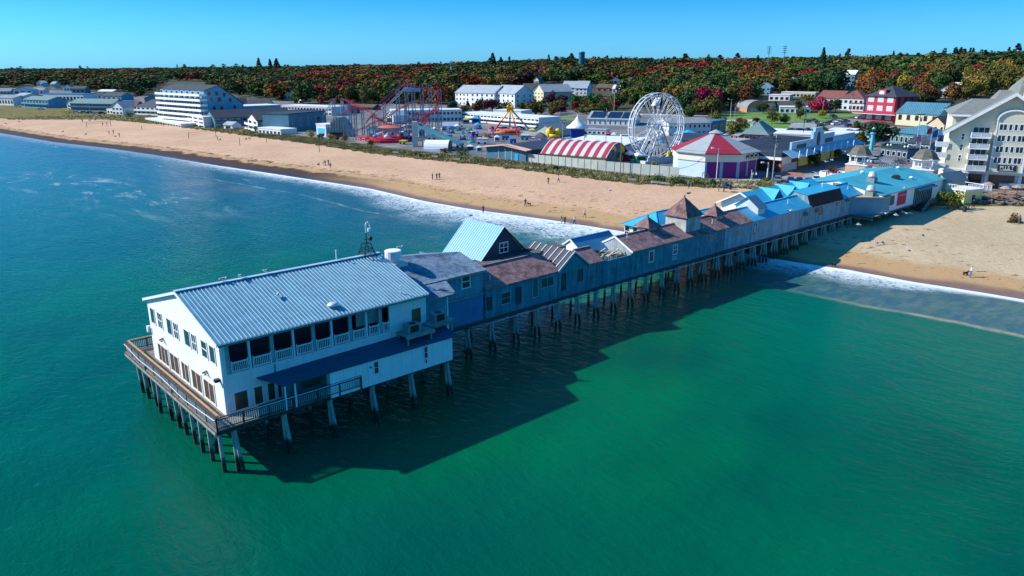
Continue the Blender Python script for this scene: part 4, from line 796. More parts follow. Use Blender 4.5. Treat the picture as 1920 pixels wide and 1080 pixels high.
# ramp stairs down to the sand
O = (172, 55.5, 2.5); t = PT('beach_stairs', 'timber ramp and steps with railing from the beach hall down to the sand', 'stairs', *O)
m = MBp(O)
for i in range(9): m.box(170-i*.35, 170.35-i*.35, 56, 57.7, 2.4+.0, 4.0-.2*i)
m.slab([(170.3, 56, 4.05), (178, 56, 4.2), (178, 57.8, 4.2), (170.3, 57.8, 4.05)], .15); build('steps', m, DWOOD, t)
m = MBp(O); m.beam((166.8, 55.95, 3.2), (170.3, 55.95, 5.0), .1, .14); m.beam((170.3, 55.95, 5.0), (178, 55.95, 5.2), .1, .14); m.beam((166.8, 55.95, 2.5), (170.3, 55.95, 4.2), .1, .1)
for i in range(12): u = 166.8+i; zt = 3.2+min(1.8, i*.52); m.beam((u, 55.95, zt-1.0), (u, 55.95, zt), .1)
build('railing', m, GWOOD, t)
t = PT('propane_tank', 'pale blue upright cylinder tank by the foot of the stairs', 'tank', 181, 55.8, 2.9); m = MB(); m.lathe([(.3, 0), (.5, .1), (.5, 1.5), (.35, 1.75), (.12, 1.85)], n=14); build('cylinder', m, M('pale_blue_paint', (.2, .5, .65), .5), t, True); m = MB(); m.beam((0, 0, 1.8), (0, 0, 2.0), .18, n=8); build('valve', m, BLK, t)
# ================================================================ THE TOWN
FOOT = []        # footprints (x, y, r) kept clear of trees
def foot(x, y, r): FOOT.append((x, y, r))
WALLS = {'white': M('town_white_wall', (.72, .73, .72), .6, .06, .15), 'pale': M('town_pale_wall', (.55, .62, .64), .6, .06, .2), 'blue': M('town_blue_wall', (.12, .34, .46), .6, .08, .2), 'teal': M('town_teal_wall', (.07, .20, .27), .6, .1, .2), 'dteal': M('town_dark_teal_wall', (.05, .13, .19), .6, .1, .2),
 'cream': M('town_cream_wall', (.62, .56, .38), .6, .05, .2), 'tan': M('town_tan_wall', (.55, .42, .28), .6, .06, .2), 'brick': M('town_brick_wall', (.36, .11, .07), .8, .12, .5), 'salmon': M('town_salmon_brick', (.50, .24, .15), .7, .08, .5), 'red': M('town_red_wall', (.40, .035, .065), .6, .08, .3), 'grey': M('town_grey_wall', (.28, .32, .35), .6, .08, .3), 'maroon': M('town_maroon_wall', (.13, .05, .05), .7, .1, .3), 'green': M('town_pale_green_wall', (.45, .55, .45), .6, .05, .3), 'yellow': M('town_yellow_wall', (.72, .70, .28), .6, .05, .3)}
ROOFS = {'grey': M('town_grey_roof', (.22, .25, .27), .8, .1, .3), 'dark': M('town_dark_roof', (.045, .055, .07), .8, .15, .3), 'navy': M('town_navy_roof', (.035, .05, .08), .7, .15, .15), 'green': M('town_grey_green_roof', (.14, .22, .21), .7, .1, .3), 'maroon': M('town_maroon_roof', (.20, .07, .06), .8, .12, .3), 'white': M('town_white_roof', (.70, .71, .70), .6, .05, .15), 'teal': M('town_teal_roof', (.07, .20, .27), .5, .1, .3, kind='ribs', k=1.2), 'slate': M('town_slate_roof', (.30, .34, .38), .8, .08, .3), 'brown': M('town_brown_roof', (.13, .09, .07), .8, .12, .3), 'black': M('town_black_roof', (.025, .03, .04), .7, .2, .1), 'navysh': M('town_grey_shingle', (.19, .20, .19), .85, .1, .4)}
BAND = M('balcony_white', (.78, .79, .80), .6, .05, .5)
def house(name, label, cat, L, Rt, top, depth, roof='gx', rh=2.5, wall='white', rcol='grey', win=(2, 4), group=None, frame=None, gl=None, over=.4, band=None, wz=(.28, .72), side=True, zb=0., ww=.55, parts=True, sidewin=None):
    """L, Rt: photo points of the wall's foot, left and right; top: photo row of its eaves above L; depth goes away from us
    roof: gx ridge along the front, gy gable facing the front, hip, flat, none"""
    a = G(*L); b = G(*Rt); d = b-a; d.z = 0; W = d.length; rz = atan2(d.y, d.x); z0 = min(a.z, b.z)-.3
    h = ztop(a, top)-z0; t = thing(name, label, cat, (a.x, a.y, z0), rz, group)
    cx, cy = a.x+cos(rz)*W/2-sin(rz)*depth/2, a.y+sin(rz)*W/2+cos(rz)*depth/2
    n = max(1, int(W/max(6, depth)))
    for i in range(n+1):
        for j in (0.15, .5, .85): foot(a.x+cos(rz)*W*i/n-sin(rz)*depth*j, a.y+sin(rz)*W*i/n+cos(rz)*depth*j, max(5, min(W, depth)*.55))
    if top < 180:
        for q in (7, 15, 24, 33): foot(a.x+cos(rz)*W/2-a.x/a.y*q, a.y+sin(rz)*W/2-q, max(6, W*.45))
    wm = WALLS[wall] if isinstance(wall, str) else wall; rm_ = ROOFS[rcol] if isinstance(rcol, str) else rcol
    m = MB(); o = over
    if roof in ('gx',):
        for x in (0, W): m.poly((x, 0, 0), (x, depth, 0), (x, depth, h), (x, depth/2, h+rh), (x, 0, h))
        m.poly((0, 0, 0), (W, 0, 0), (W, 0, h), (0, 0, h)); m.poly((0, depth, 0), (W, depth, 0), (W, depth, h), (0, depth, h))
        r = MB(); r.slab([(-o, -o, h-.1), (W+o, -o, h-.1), (W+o, depth/2, h+rh+.15), (-o, depth/2, h+rh+.15)], .2); r.slab([(-o, depth+o, h-.1), (W+o, depth+o, h-.1), (W+o, depth/2, h+rh+.148), (-o, depth/2, h+rh+.148)], .2)
    elif roof == 'gy':
        for y in (0, depth): m.poly((0, y, 0), (W, y, 0), (W, y, h), (W/2, y, h+rh), (0, y, h))
        m.poly((0, 0, 0), (0, depth, 0), (0, depth, h), (0, 0, h)); m.poly((W, 0, 0), (W, depth, 0), (W, depth, h), (W, 0, h))
        r = MB(); r.slab([(-o, -o, h-.1), (-o, depth+o, h-.1), (W/2, depth+o, h+rh+.15), (W/2, -o, h+rh+.15)], .2); r.slab([(W+o, -o, h-.1), (W+o, depth+o, h-.1), (W/2, depth+o, h+rh+.148), (W/2, -o, h+rh+.148)], .2)
    elif roof == 'hip':
        m.box(0, W, 0, depth, 0, h); r = MB(); q = [(-o, -o, h), (W+o, -o, h), (W+o, depth+o, h), (-o, depth+o, h)]; k = min(W, depth)/2
        if W >= depth: a1, a2 = (k, depth/2, h+rh), (W-k+.01, depth/2, h+rh); r.poly(q[0], q[1], a2, a1); r.poly(q[1], q[2], a2); r.poly(q[2], q[3], a1, a2); r.poly(q[3], q[0], a1)
        else: a1, a2 = (W/2, k, h+rh), (W/2, depth-k+.01, h+rh); r.poly(q[0], q[1], a1); r.poly(q[1], q[2], a2, a1); r.poly(q[2], q[3], a2); r.poly(q[3], q[0], a1, a2)
        r.poly(*reversed(q))
    else:
        m.box(0, W, 0, depth, 0, h); r = MB(); r.box(-.15, W+.15, -.15, depth+.15, h, h+.35) if roof == 'flat' else None
        if roof == 'flat': r.box(.4, W-.4, .4, depth-.4, h+.35, h+.36)
    build('wall', m, wm, t)
    if r.f: build('roof', r, rm_, t)
    fr = frame or WHITE; g_ = gl or GLASS; rows, cols = win
    for i in range(rows):
        for j in range(cols):
            c = (j+.5)*W/cols; hw = W/cols*ww/2; zl = h*(i+wz[0])/rows; zh = h*(i+wz[1])/rows
            f = MB(); f.box(c-hw-.12, c+hw+.12, -.06, -.003, zl-.12, zh+.12); f.box(c-hw, c+hw, -.085, -.06, zl, zh) if False else None
            p = MB(); p.box(c-hw, c+hw, -.09, -.062, zl, zh); fo = build('window', f, fr, t); build('pane', p, g_, fo)
    if band:
        for i in range(rows):
            m = MB(); zz = h*i/rows; m.box(-.2, W+.2, -1.6, -.1, zz-.1, zz+.1); m.box(-.2, W+.2, -1.7, -1.6, zz-.1, zz+1.0); build('balcony', m, band, t)
    if sidewin:
        r_, c_ = sidewin
        for i in range(r_):
            for j in range(c_):
                c = (j+.5)*depth/c_; hw = .5; f = MB(); zl = h*(i+.3)/r_; zh = h*(i+.7)/r_; f.box(W+.003, W+.06, c-hw-.1, c+hw+.1, zl-.1, zh+.1); p = MB(); p.box(W+.061, W+.09, c-hw, c+hw, zl, zh); fo = build('window', f, fr, t); build('pane', p, g_, fo)
    return t, W, h, depth
H = house
# far left shore motels
H('motel', 'low white motel with grey roof at the left edge behind the marsh grass', 'motel', (-6, 197), (26, 198), 183, 14, 'gx', 1.6, 'white', 'grey', (1, 6))
H('motel', 'grey block with flat front second from the left edge behind the grass', 'motel', (28, 196), (46, 197), 179, 14, 'gx', 1.8, 'pale', 'slate', (2, 4))
H('motel', 'blue shaded motel with two balcony rows left of the yellow bush', 'motel', (46, 201), (92, 203), 186, 14, 'gx', 2., 'blue', 'green', (2, 8), band=WALLS['blue'])
H('motel', 'long white windowed motel with triangular dormers behind the blue motel', 'motel', (80, 192), (158, 193), 176, 14, 'flat', 2., 'white', 'teal', (1, 12))
H('motel', 'long dark green grey motel with white gable end behind the yellow bush', 'motel', (133, 207), (212, 208), 193, 13, 'gx', 2.6, 'dteal', 'green', (2, 12), band=WALLS['teal'])
H('cottage', 'white gable fronted cottage standing before the long green grey motel', 'cottage', (127, 206), (138, 206.5), 194, 8, 'gy', 2.4, 'white', 'grey', (2, 2))
H('house', 'small white house with black roof left of the blue gabled house', 'house', (172, 185), (190, 185), 178, 10, 'gx', 2., 'white', 'dark', (1, 3))
H('house', 'blue gabled house with dark roof behind the green grey motel', 'house', (191, 187), (228, 188), 179, 12, 'gx', 2.6, 'blue', 'dark', (1, 4))
H('house', 'flat white roofed house above the blue gabled house', 'house', (184, 176), (212, 176), 171, 12, 'gx', 1.5, 'pale', 'white', (1, 3))
H('house', 'white victorian house with pale grey gable roof on the shore road', 'house', (211, 214), (231, 215), 200, 12, 'gy', 3.2, 'white', 'slate', (2, 3))
H('house', 'maroon shaded house between two white houses on the shore road', 'house', (239, 213), (255, 213), 200, 12, 'gx', 3., 'maroon', 'maroon', (2, 3))
H('house', 'white balconied house with black hipped roof next to the big hotel', 'house', (257, 214), (300, 216), 199, 14, 'hip', 4., 'pale', 'dark', (2, 5), band=BAND)
H('house', 'low white porch house in front of the victorian house', 'porch', (201, 213), (218, 214), 205, 6, 'flat', 1, 'white', 'white', (1, 3))
for i, (l, r, b, tp, c, rc, lab) in enumerate([(0, 20, 177, 171, 'blue', 'green', 'small teal roofed house far left below the woods'), (26, 62, 178, 168, 'pale', 'teal', 'teal roofed house with white gable below the red trees'), (60, 82, 176, 169, 'white', 'grey', 'grey roofed house with white gable right of the teal roofed house'), (70, 80, 163, 155, 'white', 'white', 'tiny white house in the trees far left'), (96, 104, 166, 157, 'white', 'slate', 'tiny white gable below the crimson tree far left'), (120, 136, 172, 163, 'white', 'dark', 'white gables under the dark wood left of the blue house'), (135, 160, 175, 166, 'teal', 'dark', 'dark blue house among trees above the long motel'), (248, 270, 166, 156, 'white', 'white', 'white house with pointed gable alone in the dark wood'), (222, 240, 168, 163, 'pale', 'grey', 'small pale house left of the wooded white house'), (272, 306, 196, 184, 'teal', 'green', 'grey green roofed house left behind the big hotel')]):
    H('house', lab, 'house', (l, b), (r, b), tp, 9, ['gx', 'gy'][i % 2], 2.5, c, rc, (1, 3))
# ---- the seven storey hotel
a = G(306, 228); b = G(384, 236); d = b-a; W = sqrt(d.x**2+d.y**2); rz = atan2(d.y, d.x); z0 = a.z-.5; h = ztop(a, 161)-z0
t = thing('hotel', 'tall white balconied beachfront hotel with blue shaded gable end', 'hotel', (a.x, a.y, z0), rz)
dp = 22.; foot(a.x, a.y, 18); foot(b.x, b.y, 18); foot((a.x+b.x)/2-sin(rz)*14, (a.y+b.y)/2+cos(rz)*14, 24)
m = MB(); hl = h-1.5
for x in (0, W): m.poly((x, 0, 0), (x, dp, 0), (x, dp, hl-7), (x, dp*.42, hl+2.2), (x, 1.5, hl))
m.poly((0, 0, 0), (W, 0, 0), (W, 1.5, hl), (0, 1.5, hl)); m.poly((0, dp, 0), (W, dp, 0), (W, dp, hl-7), (0, dp, hl-7)); build('wall', m, M('hotel_wall', (.16, .40, .52), .6, .06, .2), t)  # blue of the shaded gable end is put into the wall colour
m = MB(); m.slab([(-.4, 1.2, hl), (W+.4, 1.2, hl), (W+.4, dp*.42, hl+2.5), (-.4, dp*.42, hl+2.5)], .25); m.slab([(-.4, dp+.3, hl-7), (W+.4, dp+.3, hl-7), (W+.4, dp*.42, hl+2.498), (-.4, dp*.42, hl+2.498)], .25); build('roof', m, ROOFS['dark'], t)
fl = (h-2)/7
for i in range(7):
    z = .3+i*fl; m = MB(); m.box(-.5, W+2.2, -2.2, 0, z+fl*.0, z+.2); m.box(-.6, W+2.3, -2.3, -2.2, z-.1, z+fl*.42); m.box(W+2.2, W+2.3, -2.2, 1.5, z, z+fl*.42); build('balcony', m, BAND, t)
    for j in range(8):
        c = (j+.5)*W/8; f = MB(); f.box(c-1.25, c+1.25, -.08, -.01, z+.25, z+fl*.93); fo = build('window', f, BAND, t); p = MB(); p.box(c-1.05, c-.05, -.12, -.085, z+.3, z+fl*.86); p.box(c+.05, c+1.05, -.12, -.085, z+.3, z+fl*.86); build('pane', p, GLASS, fo)
for y, zz in ((4, .84), (8, .84), (12, .80), (5, .68), (8.7, .68), (9.5, .68), (15, .66), (6, .48), (10, .48), (17, .48), (5, .28), (10, .28), (15, .28)):
    f = MB(); f.box(W+.01, W+.08, y-.8, y+.8, h*zz-1.1, h*zz+1.1); fo = build('window', f, WALLS['blue'], t); p = MB(); p.box(W+.081, W+.12, y-.6, y+.6, h*zz-.9, h*zz+.9); build('pane', p, GLASS, fo)
H('canopy_restaurant', 'white flat roofed glass fronted terrace before the tall hotel', 'terrace', (273, 226), (340, 240), 222, 14, 'flat', 1, 'pale', 'white', (1, 14), ww=.8)
H('glass_annex', 'small white framed glass annex at the foot of the tall hotel', 'annex', (345, 232), (383, 240), 214, 8, 'flat', 1, 'white', 'white', (3, 4), ww=.75)
H('hotel_wing', 'long flat sky blue wing with a row of small windows beside the tall hotel', 'building', (384, 230), (528, 222), 203, 16, 'flat', 1, 'blue', 'white', (2, 10), ww=.18, frame=WALLS['teal'])
def shore_motel(lab, px, py, top, wpx, depth, wall, gtop, rows):
    H('shore_motel', lab, 'motel', px, py, top, depth, 'gy', 2.4, wall, 'dark', (2, 2), frame=WHITE)
H('shore_motel', 'dark roofed motel with balcony side and white gable towards the beach, left one', 'motel', (404, 240), (548, 231), 221, 14, 'gx', 3.2, 'teal', 'dark', (2, 12), band=WALLS['teal'])
H('shore_motel', 'dark roofed plain teal sided motel with white gable, right one', 'motel', (484, 246), (600, 240), 225, 16, 'gx', 3.6, 'teal', 'dark', (1, 7), ww=.12)
for (l, r, lab) in (((390, 235), (404, 238), 'white gabled front of the left dark roofed shore motel'), ((466, 240), (484, 246), 'white gabled front of the right dark roofed shore motel')):
    H('gabled_lodge', lab, 'motel', l, r, 216 if l[0] < 400 else 222, 8, 'gy', 2.6, 'white', 'dark', (2, 2), band=BAND)
H('beach_bar', 'low white beach bar with a row of dark windows behind the dune', 'bar', (485, 250), (527, 254), 240, 8, 'flat', 1, 'white', 'white', (1, 6))
H('shed', 'small white shed between the two dark roofed shore motels', 'shed', (420, 241), (436, 242), 233, 5, 'gx', 1.2, 'white', 'slate', (1, 1))
H('motel', 'teal sided low building running behind the slatted coaster station', 'motel', (543, 247), (613, 238), 215, 14, 'flat', 1, 'teal', 'navy', (1, 5), ww=.1)
H('white_motel', 'long white two level motel with square windows behind the coaster left end', 'motel', (530, 213), (622, 217), 198, 14, 'flat', 1, 'white', 'white', (2, 16), ww=.7)
H('motel', 'long white two level motel seen through the coaster supports', 'motel', (735, 229), (866, 227), 208, 14, 'flat', 1, 'white', 'white', (2, 18), ww=.6)
H('workshop', 'white gabled workshop under the coaster lift hill', 'shed', (722, 232), (738, 233), 216, 10, 'gy', 2., 'white', 'white', (1, 1))
H('house', 'low brick roofed row left of the coaster lift hill', 'building', (650, 206), (700, 207), 200, 10, 'gx', 1.6, 'maroon', 'brown', (1, 6))
H('workshop', 'black roofed shed with lit gable window behind the slatted station', 'shed', (625, 212), (657, 213), 202, 10, 'hip', 2., 'dteal', 'black', (1, 1))
H('arcade_shed', 'navy roofed low hall behind the crimson ride', 'hall', (690, 250), (745, 252), 243, 8, 'gx', 1.2, 'pale', 'navy', (1, 8))
H('arcade_shed', 'white shed with pale roof between slide and grey motel', 'shed', (830, 243), (858, 243), 236, 8, 'gx', 1.4, 'white', 'slate', (1, 3))
H('arcade_shed', 'long grey shed in front of the solar hall', 'shed', (1085, 250), (1135, 252), 243, 6, 'flat', 1, 'pale', 'slate', (1, 6))
H('arcade_shed', 'brown roofed kiosk row left of the solar hall', 'shed', (1050, 245), (1072, 246), 240, 6, 'gx', 1.2, 'tan', 'brown', (1, 3))
H('house', 'white pitched house in front of the long white two level motel', 'house', (463, 209), (503, 209), 196, 12, 'gx', 2.6, 'pale', 'dark', (1, 4))
H('house', 'dark low house right behind the tall hotel', 'house', (430, 206), (466, 205), 192, 14, 'gx', 2.5, 'grey', 'black', (1, 4))
H('house', 'small white house among autumn trees above the white two level motel', 'house', (533, 186), (545, 186), 178, 8, 'gy', 2.2, 'white', 'slate', (1, 2))
H('house', 'pale roofed house half hidden left of the coaster top bend', 'house', (553, 191), (566, 192), 187, 8, 'gx', 2.2, 'white', 'white', (1, 2))
# ---- condominium rows
def condo(lab, L, Rt, top, dp, rh, wall='white', rc='slate', rows=3, cols=5, sw=(3, 3)):
    return H('condominium', lab, 'apartment building', L, Rt, top, dp, 'gx', rh, wall, rc, (rows, cols), sidewin=sw, ww=.32)
condo('leftmost section of the long white condominium row with grey roofs', (854, 196), (887, 198), 173, 16, 5)
condo('middle section of the long white condominium row with grey roofs', (882, 198), (927, 200), 173.5, 16, 5)
condo('right section of the long white condominium row ending in a blue gable', (924, 199), (965, 202), 174, 16, 5.2)
condo('dark roofed section set behind the blue gable of the white row', (976, 185), (1003, 185), 169, 14, 5, 'pale', 'dark', 2, 4)
H('condominium', 'pale gable fronted condominium right of the orange maple', 'apartment building', (1002, 190), (1019, 192), 171, 24, 'gy', 5, 'cream', 'slate', (3, 3), ww=.3)
condo('dark roofed blue section right of the pale gable front', (1020, 190), (1060, 187), 169, 14, 4.5, 'teal', 'dark', 3, 5)
condo('left half of the tall grey roofed condominium near the centre', (1053, 178), (1078, 178), 164, 15, 5, 'white', 'slate', 3, 3)
condo('right half of the tall grey roofed condominium with blue gable end', (1078, 183), (1100, 183), 165, 15, 5.2, 'white', 'slate', 3, 3)
H('office_motel', 'long two storey grey white motel behind the swing ride', 'motel', (864, 226), (1010, 238), 211.5, 15, 'flat', 1, 'white', 'white', (2, 22), ww=.72, sidewin=None, band=BAND)
H('roof_house', 'raised white roof storey on top of the long two storey motel', 'building', (925, 222), (977, 224), 207, 12, 'flat', 1, 'white', 'white', (1, 8))
H('pavilion_hall', 'pale green hall with grey low gable roof behind the yellow slide', 'hall', (1003, 256), (1036, 258), 244, 22, 'gy', 2.4, 'green', 'grey', (1, 5), ww=.1)
H('arcade_shed', 'small white shed with grey roof right of the swing ride', 'shed', (977, 257), (1003, 259), 252, 6, 'gx', 1., 'white', 'grey', (1, 1))
t_, W_, h_, d_ = H('solar_hall', 'long white hall whose grey roof carries dark solar panels', 'hall', (1101, 234), (1187, 236), 222, 18, 'gx', 3., 'white', 'slate', (1, 9), ww=.2)
for k, (x0, x1) in enumerate(((.05, .36), (.42, .7), (.73, .97))):
    m = MB(); m.slab([(W_*x0, .8, h_+.55), (W_*x1, .8, h_+.55), (W_*x1, d_*.44, h_+3.05), (W_*x0, d_*.44, h_+3.05)], .08); build('solar_panel', m, M('solar_black', (.01, .015, .035), .25, .2, .5, spec=.6), t_)
# right of the wheel
H('inn', 'long white inn with dark windows behind the blue ride canopy', 'inn', (1253, 255), (1332, 253), 231, 14, 'gx', 1.6, 'white', 'grey', (2, 9), ww=.35)
H('inn_wing', 'shaded blue wing at the right end of the long white inn', 'inn', (1333, 253), (1360, 248), 229, 10, 'flat', 1, 'teal', 'teal', (1, 2))
H('brick_pavilion', 'red brick pavilion with green hipped roof and cupola', 'pavilion', (1393, 263), (1436, 265), 251, 16, 'hip', 4.6, 'brick', 'green', (1, 3), over=1.2)
p_ = G(1405, 262); t = thing('cupola', 'square louvred cupola on the green hipped pavilion roof', 'cupola', (p_.x+4, p_.y+8, ztop(p_, 241)), .1); m = MB(); m.box(-1.2, 1.2, -1.2, 1.2, -1, 1.3); build('louvre_box', m, WALLS['grey'], t); m = MB(); m.lathe([(2., 1.3), (.2, 2.5)], n=4, ph=pi/4); build('roof', m, ROOFS['green'], t)
H('house', 'low brick wing with pale roof left of the green roofed pavilion', 'building', (1360, 258), (1385, 261), 251, 10, 'gx', 1.5, 'brick', 'grey', (1, 3))
H('house', 'white cottage with flat deck roof above the curved brick hall', 'house', (1441, 189), (1480, 189), 178, 12, 'flat', 1, 'white', 'white', (1, 4))
H('house', 'long low white house with deep eaves on the wooded slope', 'house', (1464, 182), (1528, 182), 173, 12, 'flat', 1, 'cream', 'white', (1, 9), ww=.7)
H('house', 'low white house with brick middle left of the crimson tree', 'house', (1461, 212), (1519, 212), 201, 12, 'flat', 1, 'white', 'white', (1, 6))
H('house', 'grey white house with maroon hipped roof behind the crimson tree', 'house', (1570, 206), (1617, 208), 184, 16, 'hip', 4.5, 'pale', 'maroon', (2, 5))
H('house', 'maroon roofed house wing partly behind the crimson tree', 'house', (1530, 200), (1575, 202), 183, 14, 'gx', 4., 'grey', 'maroon', (2, 4))
H('house', 'white enclosed porch before the maroon roofed house', 'porch', (1590, 208), (1618, 209), 194, 6, 'flat', 1, 'white', 'maroon', (1, 4), ww=.7)
# curved roofed brick hall
a = G(1400, 211); b = G(1423, 211); W = (b-a).length*1.9; z0 = a.z-.3; t = thing('barrel_roof_hall', 'salmon brick hall with curved barrel roof on the green lawn', 'hall', (a.x, a.y, z0), .05); foot(a.x+W/2, a.y+10, 16)
m = MB(); arc = [(W*(.5-.5*cos(pi*i/12)), 2.6+4.2*sin(pi*i/12)) for i in range(13)]; pts = [(0, 0, 0), (W, 0, 0)]+[(x, 0, z) for x, z in reversed(arc)]; m.hexa([(p[0], 0, p[2]) for p in pts], [(p[0], 18, p[2]) for p in pts]); build('wall', m, WALLS['salmon'], t)
m = MB()
for (x, z), (x2, z2) in zip(arc, arc[1:]): m.hexa([(x, -.4, z), (x2, -.4, z2), (x2, -.4, z2+.25), (x, -.4, z+.25)], [(x, 18.4, z), (x2, 18.4, z2), (x2, 18.4, z2+.25), (x, 18.4, z+.25)])
build('roof', m, ROOFS['grey'], t)
for i in range(4):
    m = MB(); m.box(2+i*2.3, 3.8+i*2.3, -.1, -.01, .4, 3.0); build('window', m, M('pale_glass', (.4, .45, .5), .2), t)
# hillside houses seen through the trees
for i, (l, r, b, tp, c, rc, rf, lab) in enumerate([(1264, 1312, 176, 161, 'white', 'slate', 'hip', 'white two storey house with grey hipped roof behind the purple tree'), (1145, 1162, 161, 150, 'white', 'dark', 'gy', 'white gabled house with dark roof above the red shrub'), (1177, 1197, 163, 151, 'white', 'dark', 'gx', 'white house with tower like corner left of the pink tree'), (1160, 1178, 165, 158, 'pale', 'grey', 'gx', 'pale low house between two white houses on the slope'), (1118, 1150, 172, 164, 'brick', 'brown', 'gx', 'brick red low building on the street behind the condominiums'), (1148, 1168, 175, 166, 'pale', 'white', 'gx', 'white van like low building right of the brick one'), (1087, 1102, 146, 139, 'white', 'white', 'gx', 'white roof alone high in the woods near the water tower'), (1580, 1600, 166, 139, 'teal', 'white', 'gx', 'blue white house just right of the big dark pines'), (1583, 1622, 163, 150, 'white', 'white', 'flat', 'long white roofed building high on the right slope'), (1640, 1672, 144, 139, 'white', 'grey', 'hip', 'grey roofed house peeking from yellow trees'), (1478, 1500, 163, 152, 'white', 'grey', 'gx', 'white house hidden behind dark trees at the right slope'), (1500, 1520, 160, 153, 'white', 'white', 'gx', 'second white house hidden in the dark trees'), (1680, 1700, 170, 160, 'white', 'grey', 'gy', 'white gable among yellow trees above the red hotel'), (1757, 1785, 183, 168, 'white', 'dark', 'gy', 'white gabled house left of the big shingled roofs'), (1788, 1812, 172, 163, 'white', 'white', 'gx', 'white roofed house before the orange trees on the right'), (1806, 1846, 166, 153, 'white', 'navysh', 'gx', 'grey roofed house with white dormer below the orange trees'), (1420, 1443, 178, 163, 'blue', 'white', 'gy', 'blue house in shade behind the pink autumn tree'), (1000, 1010, 156, 150, 'white', 'slate', 'gy', 'tiny white gable among trees above the condominiums')]):
    H('house', lab, 'house', (l, b), (r, b), tp, 10, rf, 2.8, c, rc, (2 if b-tp > 9 else 1, 3))
# red hotel
t, W, h, dp = H('red_hotel', 'bright red four storey hotel with dark hipped roof and white windows', 'hotel', (1620, 226), (1673, 230), 180, 18, 'hip', 5., 'red', 'dark', (3, 3), gl=M('white_curtain_glass', (.55, .58, .62), .3, .2, 2.), ww=.55, wz=(.38, .9), over=.9)
m = MB(); m.box(-5, W+3, -3.5, -.2, 4.2, 4.9); build('porch_roof', m, WALLS['red'], t); m = MB(); m.box(-4.9, W+2.9, -3.4, -.3, 3.9, 4.2); build('porch_fascia', m, WHITE, t)
m = MB(); m.box(W*.32, W*.6, 1, 6, h, h+3.2); dd = build('dormer', m, WALLS['red'], t); m = MB(); m.box(W*.38, W*.54, .9, 1.0, h+.6, h+2.6); build('window', m, WHITE, dd)
for i in range(3):
    m = MB(); m.box(W+.01, W+.1, 2+i*5, 4+i*5, 7, 12); build('window', m, M('black_red_shutter', (.08, .01, .015), .6), t)
t, W, h, dp = H('teal_roof_hall', 'cream hall with blue grey ribbed roof and shuttered windows', 'hall', (1678, 234), (1757, 240), 211, 15, 'gx', 4.6, 'cream', 'teal', (1, 5), ww=.36, wz=(.5, .85), frame=M('shutter_brown', (.12, .10, .09), .6))
H('shop', 'peach gabled shop with white windows behind the flag poles', 'shop', (1735, 258), (1768, 262), 232, 12, 'gy', 3., 'tan', 'dark', (2, 3), ww=.4)
H('shop', 'low teal shop under the big dark tree with a pale awning', 'shop', (1668, 268), (1738, 276), 248, 14, 'hip', 3., 'teal', 'teal', (1, 8), ww=.5)
H('shop', 'white flat shop with blue doors right of the blue tarpaulin', 'shop', (1449, 269), (1519, 272), 251, 16, 'flat', 1, 'white', 'white', (1, 7), ww=.5, gl=M('green_window', (.02, .25, .12), .3))
H('shop', 'white flat shop half hidden by the street tree', 'shop', (1535, 268), (1590, 272), 250, 16, 'flat', 1, 'white', 'white', (1, 5), ww=.4, gl=M('green_window', (.02, .25, .12), .3))
H('shop', 'long white flat roofed store before the parking lot', 'shop', (1553, 254), (1600, 256), 244, 12, 'flat', 1, 'white', 'white', (1, 4), ww=.2)
for L_, R_, tp, dp_, rf, wl, rc, rc_, lab in (((1650, 292), (1700, 298), 276, 9, 'flat', 'dteal', 'black', (1, 5), 'dark awninged shop behind the totem'), ((1700, 282), (1742, 286), 266, 9, 'gx', 'teal', 'dark', (1, 4), 'dark roofed shop under the hotel flags'), ((1606, 262), (1640, 266), 252, 8, 'flat', 'blue', 'teal', (1, 4), 'blue flat shop right of the white store'), ((1358, 272), (1392, 276), 262, 8, 'flat', 'pale', 'slate', (1, 4), 'pale flat shop between inn wing and brick pavilion'), ((1440, 252), (1476, 254), 244, 8, 'flat', 'white', 'white', (1, 4), 'white shop row behind the blue tarpaulin'), ((1480, 244), (1530, 247), 238, 8, 'gx', 'pale', 'grey', (1, 5), 'pale low roofed shop behind the two white shops')): H('shop', lab, 'shop', L_, R_, tp, dp_, rf, 1.6, wl, rc, rc_)
# ---- big dark flat roofs behind the carousel and the blue arcade front
H('arcade_hall', 'very wide black flat roofed hall between wheel and striped carousel', 'hall', (1155, 302), (1262, 300), 289, 26, 'flat', 1, 'maroon', 'navy', (1, 6), ww=.3)
H('arcade_hall', 'black low roofed hall left of the carousel roof with white trim', 'hall', (1277, 285), (1345, 287), 262, 22, 'gx', 1.4, 'grey', 'navy', (1, 3), ww=.3)
H('arcade_hall', 'black flat roofed hall with many roof fans right of the carousel', 'hall', (1345, 300), (1415, 308), 283, 34, 'flat', 1, 'white', 'black', (1, 3), ww=.3)
p0 = G(1413, 318); p1 = G(1464, 323); p2 = G(1600, 291)
def wallbox(name, lab, cat, P0, P1, zt, thick, mat, z0=0.): pass
a = p1; d = p2-p1; W = sqrt(d.x**2+d.y**2); rz = atan2(d.y, d.x); z0 = a.z-.3; hh = ztop(a, 292)-z0
t = thing('arcade', 'long arcade with sky blue stepped fascia and yellow shutter panels in shade', 'arcade', (a.x, a.y, z0), rz)
m = MB(); m.box(0, W, 0, 26, 0, hh); build('wall', m, WALLS['maroon'], t)
m = MB(); m.box(-.2, W+.2, -.2, 26.2, hh, hh+.5); build('roof', m, ROOFS['black'], t)
for i in range(4):
    m = MB(); m.box(W*.2+i*8.2, W*.2+i*8.2+7.2, -.15, -.01, .9, hh*.82); build('shutter', m, M('yellow_panel', (.62, .52, .16), .6, .08, 1), t)
